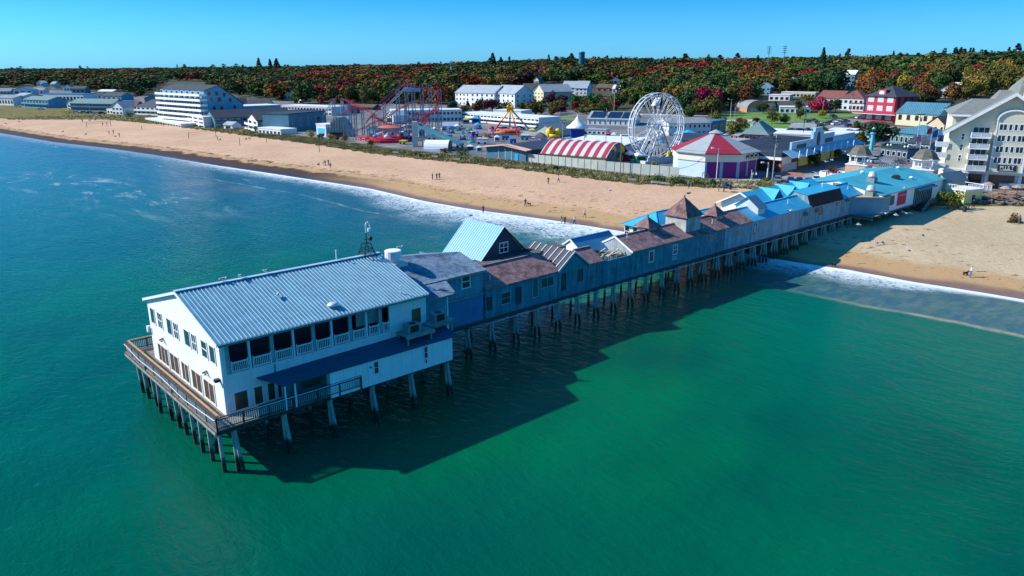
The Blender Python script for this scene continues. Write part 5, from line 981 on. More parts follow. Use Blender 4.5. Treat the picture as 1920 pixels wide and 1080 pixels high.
m = MB(); m.box(0, W*.18, -.12, -.01, .3, hh*.5); m.box(W*.78, W*.99, -.12, -.01, 1.5, hh*.8); build('shutter', m, M('pale_panel', (.42, .5, .55), .6, .08, 1), t)
m = MB(); m.slab([(0, -3, hh-.4), (W, -3, hh-.4), (W, 0, hh+1.2), (0, 0, hh+1.2)], .15); build('awning', m, M('arcade_blue_awning', (.20, .42, .55), .6, .08, 1), t)
m = MB(); m.box(W*.1, W*.36, 0, .6, hh+.5, hh+3.2); m.box(W*.36, W*.5, -.1, .7, hh+.5, hh+5.2); m.box(W*.38, W*.48, -.1, .7, hh+5.2, hh+6.3); m.box(W*.5, W*.66, 0, .6, hh+.5, hh+4.2); m.box(W*.66, W*.98, 0, .6, hh+.5, hh+3.0); build('fascia', m, M('arcade_blue', (.30, .50, .62), .6, .06, 1), t)
m = MB(); m.lathe([(1.6, 0), (1.6, .12)], n=20); 
for v_i, v in enumerate(m.v): m.v[v_i] = (W*.43+v[0]*.75, -.12-v[2], hh+2.9+v[1]*1.35)
build('emblem', m, M('dark_emblem', (.05, .05, .12), .5), t)
m = MB(); m.box(W*.16, W*.28, -.08, -.0, hh+1.2, hh+2.3); m.box(W*.53, W*.64, -.08, 0, hh+1.4, hh+2.7); build('sign_panel', m, M('dark_sign', (.05, .08, .1), .6), t)
for i in range(9):
    m = MB(); m.beam((W*.04+i*5.2, -3.6, hh-.6), (W*.04+i*5.2+1.3, -3.2, hh+1.3), .16); build('awning_lamp', m, WHITE, t)
foot(a.x+cos(rz)*W/2, a.y+sin(rz)*W/2, 30)
d = p1-p0; W = sqrt(d.x**2+d.y**2); t = thing('arcade_corner', 'red and white counter front at the left corner of the blue arcade', 'shop front', (p0.x, p0.y, p0.z-.3), atan2(d.y, d.x))
m = MB(); m.box(0, W, 0, 6, 0, 1.6); build('lower_wall', m, WALLS['red'], t); m = MB(); m.box(0, W, .1, 6, 1.6, 3.6); build('shutter', m, WALLS['white'], t); m = MB(); m.box(-.3, W+.3, -1.2, 6, 3.6, 4.4); build('fascia', m, WHITE, t)
m = MB(); m.box(-.2, W+.2, -1.1, 6, 4.4, 5.6); build('upper_fascia', m, ROOFS['navy'], t)
for i in range(3): m = MB(); m.box(.5+i*W/2.3, 1.1+i*W/2.3, -.3, 0, 0, 3.6); build('pillar', m, M('orange_pillar', (.55, .14, .05), .6), t)
FANM = M('galvanised', (.6,)*3)
def rooffan(px, py, lab, s=1.):
    r = ray(px, py); y = G(px, py+14).y; q = r*(y/r.y); t = thing('roof_fan', lab, 'roof fan', (q.x, q.y, CAMZ+q.z-.6), 0, 'fans on the arcade roofs', s); m = MB(); m.lathe([(.5, 0), (.5, .5), (1., .6), (1., 1.1), (.4, 1.4)], n=10); build('hood', m, FANM, t, True)
    m = MB(); m.box(-.8, .8, -.8, .8, -1.8, .05); build('curb', m, WHITE, t)
for (x, y), l_ in zip([(1405, 265), (1433, 267), (1462, 272), (1400, 283), (1418, 286), (1441, 281), (1455, 284), (1305, 262)], ['farthest roof fan behind the carousel peak', 'far roof fan on the black roof, left of the blue tarpaulin', 'far roof fan nearest the blue tarpaulin', 'roof fan right above the carousel horses', 'roof fan just right of the carousel eave', 'roof fan beside the tall lamp pole on the black roof', 'roof fan nearest the blue arcade fascia', 'roof fan left of the carousel peak']): rooffan(x, y, l_)
# ================================================================ rides, carousel, towers, right hand hotel
STEEL = M('white_steel', (.68, .70, .72), .45, .05, 1); STEELG = M('grey_steel', (.30, .33, .38), .5, .1, 1); REDT = M('red_track', (.42, .02, .05), .4, .08, 1)
def W3(px, py, Y): r = ray(px, py); q = r*(Y/r.y); return Vector((q.x, q.y, CAMZ+q.z))
# ---- observation wheel
P_ = G(1228, 303); R = 58/1400*P_.y*1.03; hz = ztop(P_, 237)-P_.z; foot(P_.x, P_.y, 12)
t = thing('ferris_wheel', 'white steel ferris wheel with bare spokes and no cabins', 'ferris wheel', tuple(P_), radians(28))
def ring(m, r, y, n=48, a=.22):
    pts = [(r*cos(2*pi*i/n), y, hz+r*sin(2*pi*i/n)) for i in range(n+1)]
    for p, q in zip(pts, pts[1:]): m.beam(p, q, a, a)
m = MB()
for y in (-.95, .95): ring(m, R, y, 48, .26); ring(m, R-.85, y, 48, .16); ring(m, R*.30, y, 24, .14)
for i in range(48):
    a = 2*pi*i/48; m.beam((R*cos(a), -.95, hz+R*sin(a)), (R*cos(a), .95, hz+R*sin(a)), .14) if i % 2 == 0 else m.beam((R*cos(a), -.95, hz+R*sin(a)), ((R-.85)*cos(a), -.95, hz+(R-.85)*sin(a)), .1)
build('rim', m, STEEL, t)
for i in range(18):
    a = 2*pi*i/18; m = MB()
    for y in (-.95, .95):
        for o in (-.28, .28): m.beam((.5*cos(a)-o*sin(a)*.3, y*.9, hz+.5*sin(a)+o*cos(a)*.3), ((R-.5)*cos(a)-o*sin(a), y, hz+(R-.5)*sin(a)+o*cos(a)), .1)
        for f in (.35, .5, .65, .8): m.beam((f*R*cos(a)+.25*sin(a), y, hz+f*R*sin(a)-.25*cos(a)), ((f+.12)*R*cos(a)-.25*sin(a), y, hz+(f+.12)*R*sin(a)+.25*cos(a)), .06)
    build('spoke', m, STEEL, t)
m = MB(); m.beam((0, -2.2, hz), (0, 2.2, hz), .7, n=8); m.beam((0, -1.1, hz), (0, -.9, hz), 1.6, n=12); m.beam((0, .9, hz), (0, 1.1, hz), 1.6, n=12); build('hub', m, STEEL, t)
for sx in (-1, 1):
    for y in (-2.1, 2.1): m = MB(); m.beam((sx*5.2, y*1.25, 0), (0, y, hz+.2), .34); build('support_leg', m, STEELG if sx > 0 else STEEL, t)
m = MB(); m.box(-6.5, 6.5, -3.6, 3.6, 0, .8); m.box(-5.5, 5.5, -3.5, -3.4, .8, 1.8); build('platform', m, M('ride_platform', (.55, .6, .66), .6), t)
m = MB(); m.box(2.5, 6.0, -3.45, -2, 1.0, 3.0); build('ticket_box', m, M('yellow_board', (.75, .55, .05), .6), t)
m = MB()
for k in range(5): m.box(-1.8+k*.35, -1.0+k*.2, -1, 1, hz+R*.62+k*.0, hz+R*.66+k*.5)
build('maintenance_cabin', m, STEEL, t)
# ---- carousel house
P_ = G(1337, 322); Rc = 11.6; z0 = P_.z-.3; ze = 6.3; foot(P_.x, P_.y, 16)
va = atan2(-P_.y, -P_.x); angs = [va+radians(q) for q in (-101, -56, -11, 34, 79, 124, 169, 214)]
t = thing('carousel_house', 'eight sided carousel house with red and grey striped roof and purple doors', 'carousel', (P_.x, P_.y, z0))
vs = [(Rc*cos(a), Rc*sin(a)) for a in angs]
GR = M('carousel_grey_roof', (.33, .36, .37), .6, .05, .4); RD = M('carousel_red_roof', (.30, .022, .045), .55, .06, .4); CRM = M('carousel_cream', (.66, .64, .54), .6, .04, .5); LAV = M('carousel_lavender', (.50, .62, .72), .6, .05, .5); PUR = M('carousel_purple', (.17, .01, .19), .5, .08, 1); LBL = M('carousel_light_blue', (.25, .42, .55), .6, .06, 1)
rt, rz_ = 1.6, 10.4
for i in range(8):
    a, b = vs[i], vs[(i+1) % 8]; k = rt/Rc; so_ = 1.06
    m = MB(); m.hexa([(a[0]*so_, a[1]*so_, ze-.05), (b[0]*so_, b[1]*so_, ze-.05), (b[0]*k, b[1]*k, rz_), (a[0]*k, a[1]*k, rz_)], [(a[0]*so_, a[1]*so_, ze+.2), (b[0]*so_, b[1]*so_, ze+.2), (b[0]*k, b[1]*k, rz_+.25), (a[0]*k, a[1]*k, rz_+.25)]); build('roof_panel', m, RD if i % 2 == 0 else GR, t)
    m = MB(); j = 1-.02; m.hexa([(a[0], a[1], 4.3), (b[0], b[1], 4.3), (b[0]*j, b[1]*j, 4.3), (a[0]*j, a[1]*j, 4.3)], [(a[0], a[1], ze), (b[0], b[1], ze), (b[0]*j, b[1]*j, ze), (a[0]*j, a[1]*j, ze)]); build('frieze', m, CRM, t)
    m = MB(); j2 = .975; m.hexa([(a[0]*j2, a[1]*j2, 0), (b[0]*j2, b[1]*j2, 0), (b[0]*.95, b[1]*.95, 0), (a[0]*.95, a[1]*.95, 0)], [(a[0]*j2, a[1]*j2, 4.3), (b[0]*j2, b[1]*j2, 4.3), (b[0]*.95, b[1]*.95, 4.3), (a[0]*.95, a[1]*.95, 4.3)]); build('wall', m, LAV if i in (0, 1) else LBL, t)
    if i in (2, 3, 4):
        for f0, f1 in ((.06, .44), (.54, .94)):
            pa = [a[n]*.98+(b[n]-a[n])*.98*f0 for n in (0, 1)]; pb = [a[n]*.98+(b[n]-a[n])*.98*f1 for n in (0, 1)]; m = MB(); m.hexa([(pa[0], pa[1], .1), (pb[0], pb[1], .1), (pb[0]*.985, pb[1]*.985, .1), (pa[0]*.985, pa[1]*.985, .1)], [(pa[0], pa[1], 4.2), (pb[0], pb[1], 4.2), (pb[0]*.985, pb[1]*.985, 4.2), (pa[0]*.985, pa[1]*.985, 4.2)]); build('door', m, PUR, t)
m = MB(); m.lathe([(rt+.2, rz_), (rt+.2, rz_+.5), (rt+.5, rz_+.5), (.1, rz_+1.4)], n=8, ph=angs[0]); build('cupola', m, GR, t)
hs_ = [(-.9, .1), (-.75, .55), (-.3, .6), (.25, .55), (.55, 1.05), (.95, .95), (.9, .75), (.6, .7), (.5, .1), (.75, -.4), (.6, -.5), (.3, .0), (-.3, .05), (-.5, -.5), (-.7, -.45), (-.6, .0)]
a, b = vs[3], vs[4]; ax = Vector((b[0]-a[0], b[1]-a[1], 0)).normalized(); nn = Vector((ax.y, -ax.x, 0))
for f in (.42, .65, .88):
    c = Vector((a[0]+(b[0]-a[0])*f, a[1]+(b[1]-a[1])*f, 5.25)); m = MB(); m.hexa([c+ax*x+Vector((0, 0, z))+nn*.03 for x, z in hs_], [c+ax*x+Vector((0, 0, z))+nn*.10 for x, z in hs_]); build('horse_emblem', m, M('black_horse', (.02, .02, .02), .6), t)
# ---- long board fence
pts = [G(985, 302), G(1060, 311), G(1120, 318), G(1218, 327), G(1272, 333)]; hts = [288, 295, 301, 309, 314]; o = pts[0]
t = thing('board_fence', 'long pale grey board fence between striped building and carousel house', 'fence', tuple(o)); FM = M('fence_boards', (.42, .45, .40), .8, .08, .5)
for i in range(4):
    a, b = pts[i]-o, pts[i+1]-o; ha, hb = ztop(pts[i], hts[i])-pts[i].z, ztop(pts[i+1], hts[i+1])-pts[i+1].z; d = (b-a).normalized(); nn = Vector((d.y, -d.x, 0))*.12; z = Vector((0, 0, 1)); m = MB()
    m.hexa([a-z*.3, b-z*.3, b-z*.3-nn, a-z*.3-nn], [a+z*ha, b+z*hb, b+z*hb-nn, a+z*ha-nn]); build('panel', m, FM, t)
    m = MB()
    k = int((b-a).length/2.4)
    for j in range(k): p = a.lerp(b, j/k); m.beam(p+nn*.3-z*.3, p+nn*.3+z*(ha+(hb-ha)*j/k), .1)
    build('batten', m, FM, t)
# ---- striped roof building
a = G(1016, 300); b = G(1136, 309); d = b-a; W = sqrt(d.x**2+d.y**2); rz = atan2(d.y, d.x)
n = NT('red_white_stripes'); tc = n.N.new('ShaderNodeTexCoord'); sx = n.N.new('ShaderNodeSeparateXYZ'); n.L.new(tc.outputs['Object'], sx.inputs[0]); f = n.math('FRACT', n.math('DIVIDE', sx.outputs['X'], W/7.5)); f2 = n.math('LESS_THAN', f, .52); c = n.mix(f2, (.55, .54, .54), (.36, .025, .045)); n.set(n.b.inputs['Base Color'], n.mix(n.ss(n.noise(.5, 5), .3, .8, 0, .3), c, n.mix(1., c, (.6, .6, .6), 'MULTIPLY'))); n.b.inputs['Roughness'].default_value = .5
t = thing('striped_roof_hall', 'yellow fun hall with curved red and white striped roof', 'fun hall', (a.x, a.y, a.z-.3), rz); foot(a.x+20, a.y+8, 18)
z1, z2, dp = ztop(a, 287)-a.z+.3, ztop(a, 287)-a.z+.3+3.9, 15
m = MB(); arc = [(0-.5, z1), (2.2, z1+2.0), (4.8, z1+3.4), (dp/2, z2)]; arc2 = [(dp-y, z) for y, z in reversed(arc)]; full = arc+arc2[1:]
for (y, z), (y2, z2_) in zip(full, full[1:]): m.hexa([(-.3, y, z-.12), (W+.3, y, z-.12), (W+.3, y2, z2_-.12), (-.3, y2, z2_-.12)], [(-.3, y, z), (W+.3, y, z), (W+.3, y2, z2_), (-.3, y2, z2_)])
build('roof', m, n.m, t)
m = MB(); m.box(0, W, 0, .2, 0, z1); build('wall', m, M('fun_yellow', (.80, .62, .25), .6, .05, .5), t)
def endprof(x): return [(x, 0, 0), (x, dp, 0)]+[(x, y, z-.13) for y, z in reversed(full[1:-1])]+[(x, 0, z1)]
m = MB(); m.hexa(endprof(W-.2), endprof(W)); m.hexa(endprof(0), endprof(.2)); n2 = NT('mural_paint'); vo = n2.noise(.35, 2, .5); n2.set(n2.b.inputs['Base Color'], n2.mix(n2.ss(n2.noise(.28, 2, .4), .55, .6), n2.mix(n2.ss(vo, .46, .5), (.03, .04, .09), (.10, .14, .16)), (.62, .42, .03))); build('end_wall', m, n2.m, t)
# ---- teal building with salmon front roof
t, W, h, dp = H('dune_hall', 'dark teal hall with low salmon front gable and navy roof behind the dune', 'hall', (912, 295), (986, 303), 274, 26, 'gy', .9, M('dune_hall_teal', (.055, .17, .25), .65, .12, .4), 'navy', (1, 1), ww=.01, over=.9)
m = MB(); m.slab([(-1.2, -1.4, h-.15), (W/2, -1.4, h+.95), (W/2, 1.5, h+1.15), (-1.2, 1.5, h+.05)], .12); m.slab([(W+1.2, -1.4, h-.15), (W/2, -1.4, h+.948), (W/2, 1.5, h+1.148), (W+1.2, 1.5, h+.05)], .12); build('front_roof', m, M('salmon_roof', (.72, .40, .30), .7, .05, .5), t)
for f in (.33, .66): m = MB(); m.box(W*f-.2, W*f+.2, -.12, -.01, 0, h); build('pilaster', m, M('grey_pilaster', (.3, .33, .35), .6), t)
m = MB(); m.box(W*.73, W*.82, -.12, -.01, 0, h*.62); build('door', m, M('bright_blue_door', (.03, .35, .62), .5), t)
m = MB(); m.box(W*.48, W*.5, -.2, -.02, h*.85, h*.93); build('lamp', m, WHITE, t)
H('side_wing', 'brown shaded wing between the teal hall and the striped roof', 'building', (988, 301), (1018, 299), 283, 14, 'flat', 1, 'maroon', 'navy', (1, 2), ww=.1)
# ---- white flat roof with round canopies
t, W, h, dp = H('white_roof_hall', 'wide white flat roofed hall behind the red and white stripes', 'hall', (1042, 284), (1166, 290), 270, 34, 'flat', 1, 'white', 'white', (1, 6), ww=.2)
for px, py, r, lab in ((1077, 275, 3.4, 'left white half dome canopy behind the striped roof'), (1112, 276, 3.6, 'middle white half dome canopy behind the striped roof'), (1146, 276, 1.9, 'small white half dome at the right end of the striped roof')):
    p = G(px, 292); t = thing('dome_canopy', lab, 'canopy', (p.x, p.y, p.z), 0); m = MB(); m.lathe([(r, 0), (r, ztop(p, py)-p.z-.3)]+[(r*cos(q*pi/12), ztop(p, py)-p.z+r*.75*sin(q*pi/12)) for q in range(0, 6)], n=18); build('shell', m, WHITEW, t, True)
# ---- white marquee on blue booth
P_ = G(1082, 258); t = thing('marquee', 'white round peaked marquee over a blue booth', 'tent', tuple(P_)); e_ = ztop(P_, 238)-P_.z; tp = ztop(P_, 218)-P_.z; r = 20/1400*P_.y
m = MB(); m.lathe([(r, e_-.5), (r, e_), (r*.62, e_+(tp-e_)*.28), (r*.34, e_+(tp-e_)*.58), (r*.14, e_+(tp-e_)*.84), (.1, tp)], n=16); build('canopy', m, WHITEW, t, True)
m = MB(); m.ball((0, 0, tp+.3), .3); build('finial', m, WHITE, t); m = MB(); m.box(-2.6, 2.6, -2, 2, 0, e_-.3); build('booth', m, M('royal_blue', (.01, .05, .38), .5), t)
# ---- swing ride on tripod
Pp = G(955, 252); apx = W3(957, 204, Pp.y+4); t = thing('swing_ride', 'tall tripod ride with yellow and red lattice legs and yellow head', 'ride', tuple(Pp)); YEL = M('ride_yellow', (.85, .45, .02), .5, .05, 1)
for (x, y), c in (((921, 253), 'r'), ((972, 256), 'r'), ((991, 241), 'k'), ((955, 238), 'r')):
    g = G(x, y)-Pp; q = apx-Pp; m = MB(); mid = g.lerp(q, .55); m.beam(g, mid, .5); build('leg', m, REDT if c == 'r' else STEELG, t); m = MB(); m.beam(mid, q, .5); build('leg_top', m, YEL if c == 'r' else STEELG, t)
m = MB(); q = apx-Pp; m.box(q.x-1.6, q.x+1.4, q.y-1, q.y+1, q.z-1.2, q.z+1.1); m.ball((q.x-1, q.y-1, q.z+1), .6); m.ball((q.x+.9, q.y-1, q.z+1), .6); build('head', m, YEL, t)
m = MB(); m.beam(q, (q.x, q.y, 2.2), .35); build('arm', m, STEEL, t)
m = MB(); m.lathe([(4.5, 1.2), (4.5, 2.0), (3.6, 2.1)], n=16); build('gondola_ring', m, M('ride_orange', (.7, .12, .04), .5), t); m = MB(); m.box(-7, 7, -4, 4, 0, .9); build('platform', m, M('ride_salmon', (.6, .32, .2), .6), t)
# ---- roller coaster
YC = 305.
def cpath(P3):
    """smooth a list of points"""
    out = []
    n_ = len(P3)
    for i in range(n_-1):
        p0, p1, p2, p3 = P3[max(0, i-1)], P3[i], P3[i+1], P3[min(n_-1, i+2)]
        for k in range(6):
            s = k/6; out.append(.5*((2*p1)+(p2-p0)*s+(2*p0-5*p1+4*p2-p3)*s*s+(-p0+3*p1-3*p2+p3)*s**3))
    out.append(P3[-1]); return out
O_ = G(715, 252); t = thing('roller_coaster', 'red railed steel roller coaster with lift hill and loops on lattice towers', 'roller coaster', tuple(O_))
tracks = [[(686, 229, 300), (700, 213, 300), (722, 191, 301), (745, 168, 302), (757, 158.5, 303), (766, 158, 305), (780, 162, 309), (796, 163, 314), (811, 167, 318), (820, 175, 320), (823, 187, 318), (818, 199, 313), (812, 207, 307), (803, 217, 300), (795, 232, 296)],
 [(619, 189, 318), (626, 185, 322), (642, 185, 322), (655, 190, 318), (668, 197, 313), (682, 203, 308), (697, 211, 303), (706, 220, 300), (716, 226, 300), (730, 229, 303), (752, 229, 306), (768, 226, 308), (790, 222, 306), (806, 213, 300), (818, 204, 296), (822, 214, 295)],
 [(664, 245, 296), (680, 240, 296), (700, 229, 297), (715, 223, 300), (732, 214, 305), (745, 205, 308), (760, 197, 311), (775, 190, 313), (800, 187.5, 316)],
 [(640, 213, 305), (652, 206, 307), (668, 202, 309), (682, 201, 311), (676, 206, 300)],
 [(695, 218, 312), (710, 222, 308), (722, 229, 305), (735, 234, 303), (745, 237, 301)], [(774, 218, 311), (780, 213, 309), (790, 213, 308), (800, 212, 305), (795, 222, 300), (790, 236, 297)]]
for tr in tracks:
    P3 = cpath([W3(*q)-O_ for q in tr]); m = MB()
    for i, (p, q) in enumerate(zip(P3, P3[1:])):
        d = (q-p).normalized(); s = Vector((d.y, -d.x, 0)); s = s.normalized()*.55 if s.length > .01 else Vector((.75, 0, 0)); up = Vector((0, 0, 1))
        m.beam(p+s, q+s, .14, n=4); m.beam(p-s, q-s, .14, n=4); m.beam(p-up*.5, q-up*.5, .17, n=4); m.beam(p+s, p-s, .09); m.beam(p+s, p-up*.5, .07)
    build('track', m, REDT, t)
def lattice(px, py, Y, w=.8, lab=None, mat=STEELG):
    p = W3(px, py, Y)-O_; zb = T(p.x+O_.x, p.y+O_.y)-O_.z; m = MB(); k = max(2, int((p.z-zb)/2.5)); 
    for sx in (-w/2, w/2):
        for sy in (-w/2, w/2): m.beam((p.x+sx, p.y+sy, zb), (p.x+sx, p.y+sy, p.z), .16)
    for i in range(k):
        z0, z1 = zb+(p.z-zb)*i/k, zb+(p.z-zb)*(i+1)/k
        for s in (-w/2, w/2): m.beam((p.x-w/2, p.y+s, z0), (p.x+w/2, p.y+s, z1), .09); m.beam((p.x-w/2, p.y+s, z1), (p.x+w/2, p.y+s, z1), .09)
    build('lattice_tower', m, mat, t)
for x, y, Y in ((625, 185, 320), (641, 186, 320), (655, 192, 317), (700, 213, 301), (679, 203, 309), (720, 193, 301), (745, 168, 302), (761, 154, 304), (774, 158, 307), (790, 158, 312), (806, 160, 317), (824, 168, 319), (818, 200, 312), (732, 214, 305), (760, 197, 311), (790, 189, 315), (690, 235, 297), (665, 202, 309), (740, 232, 302), (800, 214, 302), (712, 222, 304), (768, 224, 308), (783, 214, 309)): lattice(x, y, Y, .9 if y > 170 else 1.2)
m = MB()   # bracing of the lift hill
for x, y, x2, y2, Y in ((700, 222, 757, 166, 303), (697, 229, 764, 163, 300), (612, 212, 625, 190, 320), (638, 212, 640, 190, 318), (655, 215, 641, 190, 318), (607, 215, 622, 190, 316), (805, 190, 818, 172, 318)): m.beam(W3(x, y, Y)-O_, W3(x2, y2, Y)-O_, .3)
build('brace', m, STEEL, t)
m = MB(); P3 = [W3(712, 192, 304)-O_, W3(754, 156, 304)-O_]; m.beam(P3[0], P3[1], .2, .7); build('walkway', m, M('dark_walkway', (.08, .1, .1), .7), t)
m = MB(); q = W3(765, 168, 304)-O_; m.box(q.x-1.5, q.x+1.2, q.y-1, q.y+1, q.z-.8, q.z+.8); q = W3(778, 168, 308)-O_; m.box(q.x-1.8, q.x+1.8, q.y-1, q.y+1, q.z-.8, q.z+.5); build('platform', m, M('pale_violet_steel', (.35, .4, .62), .6), t)
# slatted station front
a = G(613, 256); t = thing('slatted_station', 'grey slatted arch fronted station at the left end of the roller coaster', 'ride station', (a.x, a.y, a.z-.4), radians(-12)); W = 44/1400*a.y*1.05; foot(a.x+6, a.y, 8)
hp = [(0, 0), (.12, .58), (.22, .78), (.33, .92), (.45, 1.), (.56, .98), (.68, .86), (.8, .66), (.9, .42), (1.0, .12), (1.0, 0)]; Hh = ztop(a, 219)-a.z+.4
SL = M('slatted_grey', (.40, .46, .48), .6, .12, .5, kind='boards', k=1.0); SL2 = M('slat_dark_rib', (.12, .15, .17), .6)
m = MB(); m.hexa([(x*W, 0, max(.26, z)*Hh if 0 < x < 1 else z*Hh) for x, z in hp], [(x*W, 6, max(.26, z)*Hh if 0 < x < 1 else z*Hh) for x, z in hp]); build('shell', m, SL, t)
m = MB()
for f, z in ((.1, .5), (.22, .76), (.34, .9), (.45, .98), (.57, .95), (.68, .84), (.8, .62)): m.box(f*W-.12, f*W+.12, -.2, -.01, .26*Hh, z*Hh)
m.box(0, W, -.22, -.03, .27*Hh, .29*Hh); m.box(.1*W, .12*W, -.2, 0, 0, .27*Hh); m.box(.75*W, .77*W, -.2, 0, 0, .27*Hh); build('rib', m, SL2, t)
m = MB(); m.box(.15*W, .7*W, -.1, -.01, .3, .25*Hh); build('opening', m, BLK, t)
H('ticket_shed', 'box shaped grey and cyan shed left of the slatted station', 'shed', (594, 254), (612, 256), 233, 6, 'flat', 1, 'pale', 'white', (1, 1), ww=.7, gl=M('cyan_panel', (.05, .5, .7), .5))
# blue log flume
t = thing('flume_slide', 'long dark teal slide trough descending to the right behind the white hut', 'slide', tuple(G(825, 268)));  o = t.location.copy(); Pa, Pb = W3(783, 234, 276)-o, W3(866, 270, 262)-o; m = MB(); m.beam(Pa, Pb, 2.0, .25); n_ = (Pb-Pa).cross(Vector((0, 0, 1))).normalized(); m.beam(Pa+n_, Pb+n_, .2, .9); m.beam(Pa-n_, Pb-n_, .2, .9); build('trough', m, M('flume_teal', (.04, .18, .24), .4, .1, .5), t)
for f in (.1, .35, .6): p = Pa.lerp(Pb, f); m = MB(); m.beam((p.x, p.y, 0), p, .3); build('support_post', m, STEELG, t)
m = MB(); m.box(Pa.x-2, Pa.x-.2, Pa.y-1, Pa.y+1, 0, Pa.z+1.2); build('start_tower', m, M('cream_box', (.6, .58, .5), .6), t)
# white barrel hut
a = G(794, 284); t = thing('barrel_hut', 'white barrel roofed hut with grey slatted end behind the dune', 'hut', (a.x, a.y, a.z-.3), radians(-8)); W = 46/1400*a.y; Hh = ztop(a, 263)-a.z; foot(a.x+6, a.y+4, 8)
arc = [(Hh*.95*(1-cos(pi*i/12)), Hh*sin(pi*i/12)) for i in range(13)]
m = MB()
for (y, z), (y2, z2_) in zip(arc, arc[1:]): m.hexa([(0, y, z), (W, y, z), (W, y2, z2_), (0, y2, z2_)], [(0, y, z+.15), (W, y, z+.15), (W, y2, z2_+.15), (0, y2, z2_+.15)])
build('shell', m, WHITEW, t); m = MB(); m.hexa([(W-.1, y, z) for y, z in arc], [(W+.1, y, z) for y, z in arc]); m.hexa([(0, y, z) for y, z in arc], [(.1, y, z) for y, z in arc]); build('end_wall', m, M('grey_slats', (.2, .2, .22), .7, .1, 1, kind='boards', k=.6), t)
# red round ride
P_ = G(730, 264); t = thing('octopus_ride', 'round crimson ride with small white cars beside the dune', 'ride', tuple(P_)); m = MB(); m.lathe([(8.5, 0), (8.5, .8), (7.5, .9), (7.5, 1.3)], n=24); build('ring_platform', m, M('crimson_paint', (.5, .01, .05), .45), t); m = MB(); m.lathe([(.8, .9), (.6, 4.5)], n=8); build('mast', m, STEEL, t)
for k in range(8):
    a = 2*pi*k/8; m = MB(); m.beam((0, 0, 4.3), (6.5*cos(a), 6.5*sin(a), 2.6), .25); build('arm', m, STEEL, t); m = MB(); m.ball((6.6*cos(a), 6.6*sin(a), 2.2), 1.0, 1.0, .7); build('car', m, M('ride_car_%d' % (k % 3), [(.7, .7, .72), (.6, .05, .05), (.1, .3, .5)][k % 3], .4), t)
m = MB(); m.lathe([(4.5, 5.2), (3, 5.7), (.2, 6.)], n=12); build('canopy', m, M('ride_canopy_red', (.6, .15, .1), .5), t)
H('ride_wall', 'low crimson counter running along the dune by the round ride', 'counter', (668, 262), (706, 266), 257, 4, 'flat', 1, M('crimson_wall', (.42, .02, .06), .6, .1, .5), M('crimson_roof', (.5, .05, .08), .6), (1, 4), ww=.4)
# small rides, trailers, booths
cols = {'blue': (.02, .12, .5), 'cyan': (.03, .4, .6), 'red': (.55, .03, .04), 'white': (.7, .72, .74), 'yellow': (.8, .5, .03), 'green': (.03, .35, .12), 'teal': (.04, .25, .3), 'orange': (.7, .22, .04), 'pink': (.7, .2, .35), 'purple': (.2, .05, .3)}
PM = {k: M('ride_paint_'+k, v, .45, .06, 1) for k, v in cols.items()}
def booth(x, y, wpx, hpx, body, top, lab, style=0, name='booth', cat='booth'):
    P_ = G(x, y); w_ = wpx/1400*P_.y; h_ = hpx/1400*P_.y; t = thing(name, lab, cat, tuple(P_), random.uniform(-.5, .5)); m = MB()
    if style == 0:   # kiosk with peaked roof
        m.box(-w_/2, w_/2, -w_*.3, w_*.3, 0, h_*.62); build('body', m, PM[body], t); m = MB(); m.lathe([(w_*.72, h_*.6), (w_*.7, h_*.68), (.05, h_)], n=4, ph=pi/4); build('roof', m, PM[top], t); m = MB(); m.box(-w_*.35, w_*.35, -w_*.3-.08, -w_*.3-.01, h_*.25, h_*.5); build('hatch', m, BLK, t)
    elif style == 1:  # trailer
        m.box(-w_/2, w_/2, -1.2, 1.2, .6, h_); build('body', m, PM[body], t); m = MB(); m.box(-w_/2-.1, w_/2+.1, -1.3, 1.3, h_, h_+.2); build('roof', m, PM[top], t)
        for s in (-.3, .3): m = MB(); m.beam((w_*s, -1.3, .45), (w_*s, -1.0, .45), .9, n=10); build('wheel', m, BLK, t)
    else:            # round covered ride with cars
        m.lathe([(w_/2, 0), (w_/2, .6), (w_*.45, .7)], n=16); build('platform', m, PM[body], t); m = MB(); m.lathe([(w_*.42, h_*.7), (w_*.4, h_*.78), (w_*.12, h_*.95), (.05, h_)], n=14); build('canopy', m, PM[top], t)
        m = MB(); m.beam((0, 0, .6), (0, 0, h_*.9), .4, n=6); build('mast', m, STEEL, t)
        for k in range(6): a = k*pi/3; m = MB(); m.ball((w_*.36*cos(a), w_*.36*sin(a), 1.3), w_*.08, w_*.08, .6, 6, 4); build('car', m, PM[random.choice(list(PM))], t)
    return t
